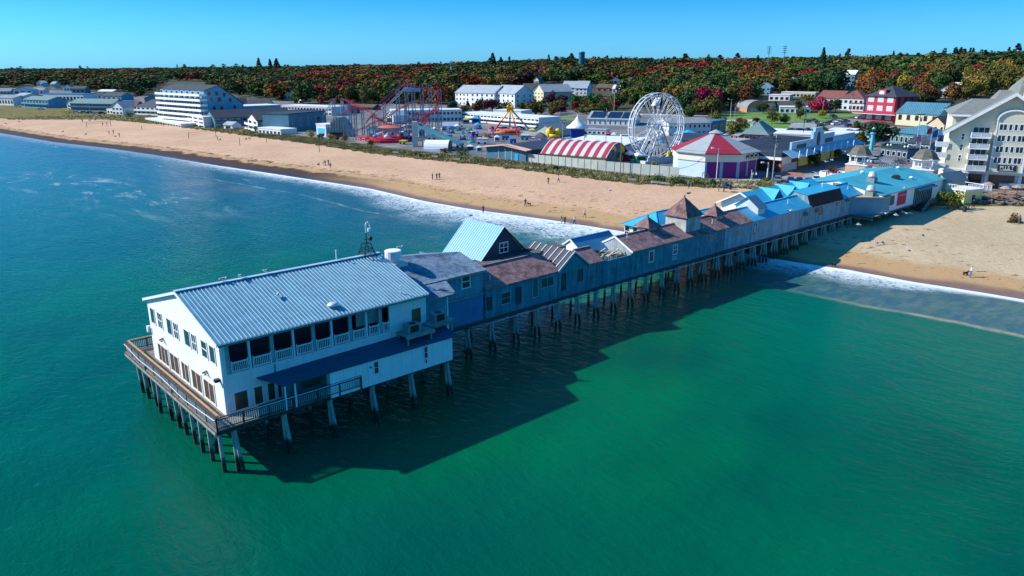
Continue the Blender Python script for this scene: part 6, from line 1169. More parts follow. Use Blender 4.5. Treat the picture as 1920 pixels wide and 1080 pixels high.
for q in [(765, 242, 18, 10, 'teal', 'white', 'low teal and white ride base at the foot of the lift hill', 2), (868, 262, 12, 16, 'blue', 'cyan', 'blue round ride right of the long slide', 2), (884, 268, 14, 14, 'cyan', 'blue', 'cyan round ride with blue roof near the white trailer', 2), (905, 270, 20, 10, 'white', 'white', 'white box trailer behind the teal hall', 1), (932, 265, 10, 12, 'white', 'white', 'little white hut with peaked roof above the salmon roof', 0), (880, 250, 14, 11, 'teal', 'green', 'green topped ride between slide and swing ride', 2), (896, 242, 16, 12, 'blue', 'cyan', 'blue ride left of the swing ride legs', 2), (874, 232, 12, 12, 'cyan', 'yellow', 'cyan booth with yellow top below the grey motel', 0), (893, 231, 15, 14, 'blue', 'cyan', 'blue arch topped booth with round sign below the motel', 0), (913, 258, 16, 8, 'orange', 'orange', 'orange based low ride in the middle of the fair', 2), (935, 250, 14, 9, 'yellow', 'orange', 'yellow kiddie ride under the left swing ride leg', 2), (948, 262, 12, 7, 'teal', 'blue', 'dark blue shed at the foot of the swing ride', 1), (985, 262, 14, 8, 'teal', 'white', 'white topped trailer right of the swing ride', 1), (1000, 268, 16, 8, 'white', 'red', 'white trailer with red roof before the green hall', 1), (1020, 268, 12, 8, 'cyan', 'purple', 'cyan trailer left of the yellow slide', 1), (810, 262, 16, 9, 'white', 'cyan', 'white booth beneath the long slide', 1), (790, 256, 10, 14, 'cyan', 'blue', 'blue upright booth left of the slide', 0), (772, 264, 12, 14, 'pink', 'pink', 'pink grey booth in front of the coaster', 0), (757, 270, 12, 6, 'yellow', 'yellow', 'yellow low ride car by the pink booth', 1), (840, 262, 14, 8, 'green', 'green', 'green long low ride under the slide', 1), (845, 250, 16, 14, 'blue', 'blue', 'deep blue ride with two arches right of the coaster', 2), (858, 245, 14, 12, 'teal', 'white', 'teal and white ride behind the deep blue one', 2), (1150, 262, 10, 14, 'white', 'white', 'white kiosk beside the marquee', 0), (1270, 262, 18, 16, 'blue', 'cyan', 'blue ride with cyan canopy behind the ferris wheel', 2), (1290, 262, 26, 18, 'white', 'cyan', 'white fun hall with cyan peaked canopy right of the wheel', 0), (1316, 263, 18, 14, 'white', 'teal', 'white colonnaded stall right of the cyan canopy', 0), (1180, 302, 14, 20, 'red', 'white', 'red booth with white roof at the foot of the wheel', 0), (1200, 305, 20, 22, 'green', 'white', 'grey white peaked tent under the wheel left side', 0), (1150, 298, 10, 24, 'pink', 'white', 'pink and white booth behind the fence pole', 0), (1262, 300, 9, 22, 'red', 'white', 'narrow red booth between wheel and carousel', 0), (832, 246, 8, 10, 'white', 'blue', 'small white booth behind the slide start', 0), (720, 250, 14, 8, 'white', 'blue', 'white sided booth under the coaster middle', 1), (700, 252, 16, 7, 'cyan', 'teal', 'cyan sided booth under the coaster left', 1), (745, 250, 16, 8, 'blue', 'white', 'blue booth with white roof under the lift hill', 1)]: booth(*q[:7], style=q[7], name=['ticket_kiosk', 'ride_trailer', 'fair_ride'][q[7]], cat=['kiosk', 'trailer', 'ride'][q[7]])
for q in [(1110, 262, 14, 12, 'white', 'teal', 'white booth in front of the solar hall middle', 0), (1125, 268, 16, 9, 'teal', 'white', 'teal trailer right of the marquee', 1), (1140, 256, 10, 8, 'red', 'red', 'small red kiosk before the solar hall right end', 0), (1172, 262, 16, 9, 'white', 'white', 'white trailer left of the ferris wheel', 1), (890, 256, 12, 9, 'purple', 'white', 'purple trailer in the left part of the fair', 1), (862, 277, 14, 9, 'white', 'blue', 'white trailer with blue roof right of the barrel hut', 1), (882, 280, 12, 9, 'teal', 'white', 'teal kiosk just behind the dune', 0), (899, 283, 10, 10, 'cyan', 'white', 'cyan kiosk next to the teal dune hall', 0), (922, 246, 12, 10, 'pink', 'red', 'pink round ride before the grey motel', 2), (960, 268, 12, 7, 'blue', 'blue', 'blue trailer over the navy roof', 1), (998, 250, 12, 9, 'green', 'yellow', 'green kiosk behind the swing ride', 0), (1066, 268, 14, 8, 'white', 'cyan', 'white stall left of the blue marquee booth', 1), (1215, 270, 14, 10, 'orange', 'white', 'orange booth seen through the ferris wheel', 0), (1240, 268, 14, 12, 'cyan', 'blue', 'cyan round ride seen through the wheel', 2), (1352, 262, 12, 9, 'blue', 'white', 'blue trailer left of the brick wing', 1), (815, 250, 12, 12, 'red', 'white', 'red round ride behind the slide', 2), (650, 250, 14, 8, 'teal', 'teal', 'dark teal booth right of the slatted station', 1)]: booth(*q[:7], style=q[7], name=['ticket_kiosk', 'ride_trailer', 'fair_ride'][q[7]], cat=['kiosk', 'trailer', 'ride'][q[7]])
P_ = G(1039, 259); t = thing('inflatable_slide', 'bright yellow inflatable slide right of the green hall', 'inflatable slide', tuple(P_)); m = MB(); m.ball((-1.6, 0, 2.2), 1.9, 1.4, 2.2); m.ball((1.5, 0, 2.0), 1.6, 1.4, 2.0); m.beam((-2, -1, 1), (2.4, -1, 1), 1.6, n=8); build('body', m, PM['yellow'], t, True); m = MB(); m.ball((-1.5, -.9, 3.9), .9, .7, .8); build('top_arch', m, PM['orange'], t, True)
P_ = G(1434, 272); t = thing('tarpaulin_heap', 'bright blue tarpaulin heap on the black roofs', 'tarpaulin', (P_.x, P_.y, ztop(P_, 263)), .3); m = MB(); m.ball((-1.4, 0, .4), 2., 1.1, .9); m.ball((1.4, .2, .7), 1.9, 1., .8); m.ball((0, 0, -.8), 2.6, 1.4, 1.1); build('sheet', m, M('blue_plastic', (.01, .12, .6), .5), t)
# ---- gazebo towers
PEA = M('peach_clapboard', (.62, .40, .28), .7, .06, 1, kind='clap', k=.25); DOMER = M('bronze_shingles', (.13, .125, .10), .8, .2, 1)
def gazebo(px, py, topb, eave, dome, wpx, lab):
    P_ = G(px, py); k = P_.y/1400*1.02; t = thing('gazebo_tower', lab, 'tower', (P_.x, P_.y, P_.z), A+.1); zb, zc, zt = [ztop(P_, q)-P_.z for q in (topb, eave, dome)]; h = wpx*.44*k
    m = MB(); m.box(-h, h, -h, h, -1, zb); build('base', m, PEA, t); m = MB(); m.box(-h-.15, h+.15, -h-.15, h+.15, zb, zb+.18); build('ledge', m, WHITE, t); r = wpx*.42*k
    for i in range(8): a = 2*pi*i/8; m = MB(); m.beam((r*cos(a), r*sin(a), zb), (r*cos(a), r*sin(a), zc), .3, n=6); build('column', m, WHITE, t)
    m = MB(); m.lathe([(r+.2, zc-.35), (r+.9, zc-.1), (r+.9, zc+.05)], n=8); build('cornice', m, WHITE, t); R_ = r+.75
    m = MB(); m.lathe([(R_, zc+.05), (R_*.82, zc+(zt-zc)*.22), (R_*.72, zc+(zt-zc)*.5), (R_*.5, zc+(zt-zc)*.82), (R_*.22, zc+(zt-zc)*.97), (.05, zt)], n=8); build('dome', m, DOMER, t)
    m = MB()
    for i in range(8): a = 2*pi*i/8; b_ = 2*pi*(i+1)/8; m.beam((r*cos(a), r*sin(a), zb+.8), (r*cos(b_), r*sin(b_), zb+.8), .08)
    build('railing', m, WHITE, t); foot(P_.x, P_.y, 6)
gazebo(1607, 338, 308, 290.5, 272, 41, 'left domed gazebo tower on a peach base at the pier entrance')
gazebo(1727, 352, 317, 298, 278.5, 45, 'right domed gazebo tower on a peach base beside the teal roof')
a, b = G(1628, 333), G(1706, 345); t = thing('entrance_wall', 'low peach wall between the two gazebo towers', 'wall', tuple(a)); d = b-a; nn = Vector((d.y, -d.x, 0)).normalized()*.6; m = MB(); z1 = ztop(a, 312)-a.z; z2 = ztop(b, 322)-a.z; m.hexa([(0, 0, 0), d, d+nn, nn], [(0, 0, z1), (d.x, d.y, z2), (d.x+nn.x, d.y+nn.y, z2), (nn.x, nn.y, z1)]); build('wall', m, PEA, t)
P_ = G(1672, 336); t = thing('wire_arch', 'domed dark wire sculpture between the gazebo towers', 'sculpture', (P_.x, P_.y, ztop(P_, 311)), .5); m = MB(); r = 3.9
for j in range(5):
    y = -1.2+j*.6; pts_ = [(r*cos(pi*i/14), y, r*.62*sin(pi*i/14)) for i in range(15)]; m.path(pts_, .11)
    for i in range(0, 14): q = pts_[i]; m.beam(q, (pts_[i+1][0]*.86, y+.5, pts_[i+1][2]*.84), .07)
for k in range(7): a_ = pi*(k+.5)/7; m.ball((r*.8*cos(a_), -1.5, r*.5*sin(a_)), .38, .2, .38, 6, 4)
build('wire_cage', m, STEELG, t)
# ---- right hand hotel
CR = M('cream_clapboard', (.70, .66, .50), .65, .04, .4, kind='clap', k=.3); SHG = M('hotel_grey_shingles', (.19, .20, .185), .85, .1, .8)
A0 = G(1766, 350); B0 = G(1996, 364); d = B0-A0; W = sqrt(d.x**2+d.y**2); rz = atan2(d.y, d.x); z0 = A0.z-.3; he = ztop(A0, 240)-z0
def fx(px, row=352):   # distance along the facade of a base column
    r = ray(px, row); k = (A0.x*d.y-A0.y*d.x)/(r.x*d.y-r.y*d.x); q = r*k; return sqrt((q.x-A0.x)**2+(q.y-A0.y)**2)
t = thing('condo_hotel', 'large cream clapboard hotel with white balconies and grey shingled roofs', 'hotel', (A0.x, A0.y, z0), rz); foot(B0.x-10, B0.y+10, 30); foot(A0.x+10, A0.y+14, 16)
ridx = fx(1873); zap = ztop(Vector((A0.x+cos(rz)*ridx, A0.y+sin(rz)*ridx, 0)), 177)-z0; g1 = 4.6
m = MB(); sl_ = (zap-he)/ridx; hr = zap-sl_*(W-ridx)
m.hexa([(0, 0, g1), (W, 0, g1), (W, 0, hr), (ridx, 0, zap), (0, 0, he)], [(0, 5, g1), (W, 5, g1), (W, 5, hr), (ridx, 5, zap), (0, 5, he)]); he2 = ztop(Vector((A0.x, A0.y+5, 0)), 215)-z0; zr2 = ztop(Vector((A0.x, A0.y+17, 0)), 184)-z0; build('wall', m, CR, t)
m = MB(); m.box(0, W, .8, 30, 0, g1); build('ground_floor', m, WHITEW, t)
m = MB(); m.box(-.3, W, -.25, 0, g1-.7, g1+.25); m.box(-.5, W, -.05, .8, g1-.5, g1-.3); build('string_course', m, WHITE, t)
o = 1.6
m = MB(); m.slab([(-o, -1.4, he-sl_*o), (-o, 5, he-sl_*o), (ridx, 5, zap+.3), (ridx, -1.4, zap+.3)], .3); m.slab([(W, -1.4, hr), (W, 5, hr), (ridx, 5, zap+.298), (ridx, -1.4, zap+.298)], .3); build('roof', m, SHG, t)
m = MB(); m.hexa([(-o, -1.6, he-sl_*o-.6), (ridx, -1.6, zap-.35), (ridx, -1.6, zap+.4), (-o, -1.6, he-sl_*o+.15)], [(-o, -1.4, he-sl_*o-.6), (ridx, -1.4, zap-.35), (ridx, -1.4, zap+.4), (-o, -1.4, he-sl_*o+.15)]); m.hexa([(W, -1.6, hr-.6), (ridx, -1.6, zap-.35), (ridx, -1.6, zap+.4), (W, -1.6, hr+.15)], [(W, -1.4, hr-.6), (ridx, -1.4, zap-.35), (ridx, -1.4, zap+.4), (W, -1.4, hr+.15)]); build('bargeboard', m, WHITE, t)
b0, b1 = fx(1847), fx(1909); bt = zap-3.3
m = MB(); arc = [(b0, g1), (b1, g1)]+[((b0+b1)/2+(b1-b0)/2*cos(pi*i/10), bt-2.4+2.2*sin(pi*i/10)) for i in range(11)]; m.hexa([(x, -1.2, z) for x, z in arc], [(x, -.01, z) for x, z in arc]); bay = build('bay', m, CR, t)
m = MB()
ap_ = arc[2:]
for (x, z), (x2, z2_) in zip(ap_, ap_[1:]): m.beam((x, -1.35, z), (x2, -1.35, z2_), .4, .3)
m.box(b0-.1, b0+.2, -1.28, -1.2, g1, bt-2.4); m.box(b1-.2, b1+.1, -1.28, -1.2, g1, bt-2.4); build('trim', m, WHITE, bay)
HG = M('hotel_glass', (.02, .03, .045), .15, .4, .6, spec=.7)
fl = (he-g1)/3.85; bw = b1-b0
for i in range(4):
    zl = g1+i*fl+1.95; zh = zl+1.6
    for c, w_ in ((.2, .26), (.42, .13), (.58, .13), (.8, .26)): window(t, b0+bw*(c-w_/2), b0+bw*(c+w_/2), zl, zh, 'x', -1.2, -1, (0, 0, 0), .15, 1 if w_ > .2 else 0, False, HG)
    c0, c1 = fx(1803), fx(1840); zf = g1+i*fl+.35
    if i < 4:
        m = MB(); m.box(c0, c1, -2.1, 0, zf-.25, zf); m.box(c0, c1, -2.15, -2.05, zf+.95, zf+1.05); m.box(c0, c0+.12, -2.15, 0, zf, zf+1.05); m.box(c1-.12, c1, -2.15, 0, zf, zf+1.05); m.box((c0+c1)/2-.05, (c0+c1)/2+.05, -2.14, -2.06, zf, zf+1); bl = build('balcony', m, WHITE, t); m = MB(); m.box(c0+.15, c1-.15, -2.1, -2.06, zf+.1, zf+.9); build('screen', m, M('frosted_screen', (.45, .5, .55), .3, .05, 1), bl)
        window(t, c0+.3, c1-.3, zf+.1, zf+2.25, 'x', 0, -1, (0, 0, 0), .12, 2, False, HG, name='balcony_door'); m = MB(); m.beam((c0+.2, -.1, zf-1.2), (c0+.2, -1.9, zf-.2), .12); m.beam((c1-.2, -.1, zf-1.2), (c1-.2, -1.9, zf-.2), .12); build('bracket', m, WHITE, bl)
    if i < 3: window(t, fx(1786), fx(1793), zl, zh, 'x', 0, -1, (0, 0, 0), .15, 0, True, HG)
    if i < 3:
        m = MB(); m.box(-2.6, 0, -.2, 3.5, zf-.2, zf); m.box(-2.7, -2.6, -.2, 3.5, zf-.2, zf+1.05); m.box(-2.7, 0, -.3, -.2, zf-.2, zf+1.05); build('side_balcony', m, M('side_balcony_white', (.66, .68, .7), .5), t)
for x0, x1 in ((1775, 1802), (1808, 1838), (1850, 1900), (1912, 1990)):
    a_, b_ = fx(x0), fx(x1); m = MB(); m.box(a_, b_, .7, .79, .5, g1-.9); build('shopfront', m, HG, t)
for x0 in (1770, 1805, 1843, 1906): a_ = fx(x0); m = MB(); m.box(a_, a_+.7, .2, .7, 0, g1-.5); build('pillar', m, WHITE, t)
# sign
s0, s1 = fx(1862), fx(1897); m = MB(); m.box(s0, s1, -1.35, -1.22, g1+.35, g1+1.75); sg = build('sign', m, M('dark_sign_board', (.015, .02, .03), .4), t)
def text(body, x, z, size, parent, mat, y=-1.4):
    cu = bpy.data.curves.new('lettering', 'FONT'); cu.body = body; cu.size = size; cu.extrude = .02; cu.align_x = 'CENTER'; cu.space_character = 1.5 if len(body) < 6 else 1
    o_ = bpy.data.objects.new('tmp_text', cu); COL.objects.link(o_); dg = bpy.context.evaluated_depsgraph_get(); me = bpy.data.meshes.new_from_object(o_.evaluated_get(dg)); bpy.data.objects.remove(o_); me.name = 'lettering'; me.materials.clear(); me.materials.append(mat); o2 = bpy.data.objects.new('lettering', me); COL.objects.link(o2); o2.parent = parent; o2.location = (x, y, z); o2.rotation_euler = (pi/2, 0, 0); return o2
LET = M('sign_white', (.8, .82, .85), .5); text('MIST', (s0+s1)/2, g1+.85, 1.0, sg, LET)
m = MB(); m.box(s0+1.2, s1-1.2, -1.42, -1.36, g1+.72, g1+.8); m.box(s0+.5, s1-.5, -1.42, -1.36, g1+.5, g1+.6); build('fine_print', m, LET, sg)
# roofs behind the gable
m = MB(); m.box(.3, W-2, 5.01, 30, g1, he2); build('rear_wing', m, CR, t)
m = MB(); q1 = [(-.6, 4.4, he2), (W-1, 4.4, he2), (W-1, 31, he2), (-.6, 31, he2)]; m.hexa(q1, [(4.5, 16.5, zr2), (W-5, 16.5, zr2), (W-5, 18.5, zr2), (4.5, 18.5, zr2)]); zq = ztop(Vector((A0.x, A0.y+36, 0)), 167)-z0; m.hexa([(9, 26, he2), (W, 26, he2), (W, 48, he2), (9, 48, he2)], [(12, 34, zq), (W-3, 34, zq), (W-3, 38, zq), (12, 38, zq)]); build('rear_roof', m, SHG, t)
m = MB(); m.box(-.7, ridx, 4.2, 4.4, he2-.3, he2+.12); build('gutter', m, WHITE, t)
tx = fx(1872)+5.5; zc = ztop(Vector((A0.x, A0.y+36, 0)), 139)-z0; m = MB(); m.lathe([(4.2, zq-1.2), (2.6, zq+(zc-zq)*.3), (1.3, zq+(zc-zq)*.62), (.4, zc-.6), (.05, zc)], (tx, 36, 0), 10); build('turret_roof', m, SHG, t)
tx2 = fx(1915)+3; zw = ztop(Vector((A0.x, A0.y+26, 0)), 158)-z0; m = MB(); m.lathe([(2.8, he2), (2.8, zw)], (tx2, 26, 0), 10); build('turret', m, WHITEW, t); m = MB(); m.lathe([(3.5, zw), (2.3, zw+1.6), (.1, zw+3.4)], (tx2, 26, 0), 10); build('turret_cap', m, SHG, t)
# yellow beach hut with deck
H('beach_hut', 'pale yellow gabled beach hut with grey roof beside the right gazebo tower', 'hut', (1744, 366), (1771, 371), 339, 8, 'gy', 1.8, 'yellow', 'grey', (1, 1), ww=.02)
t, W_, h_, d_ = H('hut_annex', 'pale yellow flat annex with white roof rail next to the beach hut', 'annex', (1771, 373), (1806, 382), 354, 6, 'flat', 1, 'yellow', 'white', (1, 1), ww=.02, sidewin=(1, 1))
m = MB()
for y in (0, d_): m.box(0, W_, y-.05, y+.05, h_+1.1, h_+1.2)
for k in range(8): m.box(k*W_/7-.05, k*W_/7+.05, -.05, .05, h_+.3, h_+1.2)
build('roof_rail', m, WHITE, t)
# terrace with picnic tables and parasols
def patch(name, quad, n, mat, zo=.05, kind='structure', lab=None, cat=None):
    P_ = [G(*q) for q in quad]; V = []; F = []
    for i in range(n+1):
        for j in range(n+1):
            a = P_[0].lerp(P_[1], i/n); b = P_[3].lerp(P_[2], i/n); q = a.lerp(b, j/n); V.append((q.x, q.y, T(q.x, q.y)+zo))
    for i in range(n):
        for j in range(n): a = i*(n+1)+j; F.append((a, a+n+1, a+n+2, a+1))
    me = bpy.data.meshes.new(name); me.from_pydata(V, [], F); me.materials.append(mat); me.update()
    if me.polygons[0].normal.z < 0: me.flip_normals()
    o_ = bpy.data.objects.new(name, me); COL.objects.link(o_); o_['kind'] = kind; return o_
PAV = M('paver_brown', (.20, .15, .13), .85, .15, .8); patch('terrace', [(1822, 372), (1925, 382), (1925, 356), (1828, 352)], 10, PAV, .25)
for (x, y), L_ in zip([(1836, 372), (1866, 370), (1872, 374), (1900, 368), (1915, 378)], ['tan picnic table nearest the yellow annex', 'tan picnic table under the sign', 'front tan picnic table near the rocks', 'tan picnic table before the glass tent', 'tan picnic table at the right edge of the photo']):
    p = G(x, y); k = thing('picnic_table', L_, 'picnic table', (p.x, p.y, p.z+.25), random.uniform(0, 3)); m = MB(); m.box(-.95, .95, -.38, .38, .7, .76); build('table_top', m, M('tan_wood', (.45, .28, .13), .7, .1, 2), k)
    for s in (-1, 1): m = MB(); m.box(-.95, .95, s*.75-.13, s*.75+.13, .42, .47); build('bench', m, MATS['tan_wood'], k)
    for s in (-1, 1): m = MB(); m.beam((s*.6, -.7, 0), (s*.6, .25, .7), .09); m.beam((s*.6, .7, 0), (s*.6, -.25, .7), .09); build('leg', m, MATS['tan_wood'], k)
for (x, y), c, L_ in (((1850, 366), 'grey', 'grey parasol frame on the left part of the terrace'), ((1882, 374), 'grey', 'dark parasol pole in the middle of the terrace'), ((1905, 372), 'grey', 'dark parasol pole on the right part of the terrace')):
    p = G(x, y); k = thing('parasol', L_, 'parasol', (p.x, p.y, p.z+.25), 0); m = MB(); m.beam((0, 0, 0), (0, 0, 2.7), .1, n=6); build('pole', m, DWOOD, k); m = MB(); m.lathe([(1.3, 2.2), (.7, 2.55), (.05, 2.8)], n=8); build('canopy', m, M('tan_canvas', (.35, .25, .2), .8), k)
t, W_, h_, d_ = H('glass_tent', 'long low white framed glass enclosure on the terrace edge', 'enclosure', (1872, 356), (1930, 360), 345, 3, 'flat', 1, 'white', M('greenish_glass_roof', (.2, .32, .36), .2, .05, 1), (1, 12), ww=.85)
t = thing('terrace_railing', 'white panelled railing in front of the hotel ground floor', 'railing', tuple(G(1815, 357))); o = t.location.copy(); b = G(1858, 360)-o; m = MB(); d = b.normalized()
for k in range(7): p = b*(k/6); m.beam(p, p+Vector((0, 0, 1.5)), .16)
m.beam((0, 0, 1.45), b+Vector((0, 0, 1.45)), .12, .12); build('rail_frame', m, WHITE, t); m = MB(); m.beam((0, 0, .8), b+Vector((0, 0, .8)), .04, 1.0); build('panel', m, M('frosted_screen', (.45, .5, .55), .3), t)
ROCK = M('terrace_rock', (.17, .13, .12), .9, .25, 1.5, bump=.6)
for i in range(14):
    p = G(1830+i*7.2, 379+i*.45+random.uniform(-1.2, 1.2)); k = thing('boulder', 'brown boulder in the row of rocks edging the terrace', 'boulder', (p.x, p.y, p.z), random.uniform(0, 6), 'boulders along the terrace edge'); m = MB(); m.ball((0, 0, .2), random.uniform(.5, .9), random.uniform(.4, .6), random.uniform(.35, .6), 7, 5)
    m.v = [(a+random.uniform(-.1, .1), b+random.uniform(-.1, .1), c+random.uniform(-.08, .08)) for a, b, c in m.v]; build('stone', m, ROCK, k)
# ================================================================ lawns, roads, trees, people, cars, poles
patch('lawn', [(1345, 212), (1500, 206), (1520, 236), (1370, 250)], 12, LAWN); patch('lawn', [(1500, 206), (1572, 214), (1558, 225), (1512, 236)], 6, LAWN); patch('lawn', [(1050, 219), (1078, 219), (1076, 226), (1044, 226)], 4, LAWN); patch('lawn', [(1560, 212), (1618, 214), (1590, 221), (1560, 220)], 5, LAWN, .06)
ROADM = M('road_asphalt', (.20, .20, .21), .9, .08, .3); PATHM = M('path_concrete', (.42, .40, .36), .9, .06, .5)
patch('road', [(1490, 240), (1560, 243), (1640, 226), (1585, 222)], 10, ROADM, .08)
patch('road', [(1440, 352), (1600, 352), (1590, 320), (1470, 330)], 10, M('plaza_paving', (.26, .25, .25), .9, .08, .4), .07)
patch('path', [(1290, 226), (1420, 224), (1424, 228), (1290, 229.5)], 8, PATHM, .12); patch('path', [(1180, 213), (1330, 215.5), (1330, 218), (1178, 216)], 8, PATHM, .12); patch('path', [(1330, 348), (1420, 352), (1425, 336), (1330, 338)], 6, PATHM, .1); patch('brick_paving', [(1455, 330), (1510, 331), (1498, 322), (1452, 325)], 5, M('brick_paver', (.38, .15, .11), .9, .1, 1), .12)
# ---- leafy crowns
def crown_mesh(name, n_, rx, rz, leaf, seed, conif=False, lump=7):
    """a crown of small leaf faces gathered round lumps; returns a mesh about the origin, height 1 unit = metre"""
    g = np.random.default_rng(seed); V = []; F = []; k = 0
    if conif: cents = [(0, 0, -rz+2*rz*(i+.5)/lump, rx*(1.02-(i+.5)/lump)*1.0+.3) for i in range(lump)]
    else: cents = [(g.normal(0, rx*.42), g.normal(0, rx*.42), g.normal(0, rz*.42), rx*g.uniform(.38, .6)) for _ in range(lump)]+[(0, 0, 0, rx*.75)]
    for _ in range(n_):
        cx, cy, cz, r = cents[g.integers(len(cents))]
        d = g.normal(size=3); d[2] = d[2]*.9+.25 if not conif else d[2]*.5; d /= np.linalg.norm(d); rr = r*g.uniform(.72, 1.08)
        p = np.array([cx, cy, cz])+d*rr*np.array([1, 1, (1. if not conif else .8)]); nrm = d+g.normal(0, .45, 3); nrm /= np.linalg.norm(nrm)
        a = np.cross(nrm, g.normal(size=3)); a /= np.linalg.norm(a); b = np.cross(nrm, a); s = leaf*g.uniform(.55, 1.3)
        for q in (p+a*s, p+b*s*.8, p-a*s*.9, p-b*s*.7): V.append(q)
        F.append((k, k+1, k+2, k+3)); k += 4
    return np.array(V), F
def leafmat(name, c, c2):
    n = NT(name); oi = n.N.new('ShaderNodeObjectInfo'); f = n.ss(n.noise(.55, 4, .7), .32, .68); col = n.mix(f, c2, c); hs_ = n.N.new('ShaderNodeHueSaturation'); n.L.new(col, hs_.inputs['Color']); n.set(hs_.inputs['Hue'], n.ss(oi.outputs['Random'], 0, 1, .485, .515)); n.set(hs_.inputs['Value'], n.ss(oi.outputs['Random'], 0, 1, .85, 1.2))
    n.set(n.b.inputs['Base Color'], hs_.outputs[0]); n.b.inputs['Roughness'].default_value = .75; n.b.inputs['Specular IOR Level'].default_value = .15
    return n.m
LC = {'dark green': ((.035, .075, .022), (.012, .03, .012)), 'green': ((.07, .13, .025), (.03, .06, .015)), 'olive': ((.15, .14, .03), (.06, .06, .015)), 'golden': ((.30, .19, .03), (.14, .09, .02)), 'orange': ((.33, .10, .025), (.15, .05, .015)), 'rust': ((.17, .065, .025), (.08, .035, .015)), 'red': ((.30, .03, .025), (.13, .018, .015)), 'crimson': ((.50, .015, .06), (.22, .01, .03)), 'purple': ((.11, .018, .04), (.045, .01, .018)), 'pine': ((.018, .045, .022), (.008, .02, .012)), 'spruce blue': ((.04, .10, .10), (.02, .05, .05))}
LM = {k: leafmat('foliage_'+k.replace(' ', '_'), *v) for k, v in LC.items()}
BARK = M('bark', (.11, .085, .065), .9, .2, 3)
def mesh_from(name, V, F, mat=None):
    me = bpy.data.meshes.new(name); me.from_pydata([tuple(v) for v in V], [], F)
    if mat: me.materials.append(mat)
    me.update(); return me
def trunk_mb(h, r, seed):
    g = random.Random(seed); m = MB(); m.beam((0, 0, -.6), (g.uniform(-.2, .2), g.uniform(-.2, .2), h*.6), r*2, n=7, a2=r*1.3)
    for i in range(5): a = i*1.3+g.random(); z = h*(.38+.08*i); m.beam((0, 0, z), (cos(a)*h*.24, sin(a)*h*.24, z+h*.22), r*.8, n=5, a2=r*.3)
    return m
PROTO = []
for v in range(5):
    n_ = 1300; V, F = crown_mesh('crown', n_, 4.6, 4.6, .55, 40+v, lump=10); V[:, 2] = V[:, 2]*1.22+6.5; PROTO.append(('broad', mesh_from('crown', V, F, LM['green']), trunk_mb(8.5, .28, v)))
for v in range(2):
    V, F = crown_mesh('crown', 700, 3.0, 6.2, .5, 60+v, True, 12); V[:, 2] += 8.2; PROTO.append(('conifer', mesh_from('crown', V, F, LM['pine']), trunk_mb(9.5, .22, 9+v)))
protos = []
for kind, me, tm in PROTO:
    tme = bpy.data.meshes.new('trunk'); tme.from_pydata(tm.v, [], tm.f); tme.materials.append(BARK); tme.update(); protos.append((kind, me, tme))
def tree(p, h, wid, color, label, group=None, kind=None, name=None):
    conif = color in ('pine', 'spruce blue'); c = [q for q in protos if (q[0] == 'conifer') == conif]; kd, me, tme = random.choice(c)
    H0 = 12.8 if not conif else 15.5; W0 = 11.4 if not conif else 6.6
    t = thing(name or ('conifer_tree' if conif else 'broadleaf_tree'), label, 'tree', (p[0], p[1], p[2]), random.uniform(0, 6.28), group); t.scale = (wid/W0, wid/W0, h/H0)
    o = bpy.data.objects.new('crown', me); COL.objects.link(o); o.parent = t; o.material_slots[0].link = 'OBJECT'; o.material_slots[0].material = LM[color]
    o2 = bpy.data.objects.new('trunk', tme); COL.objects.link(o2); o2.parent = t; foot(p[0], p[1], wid*.42); return t
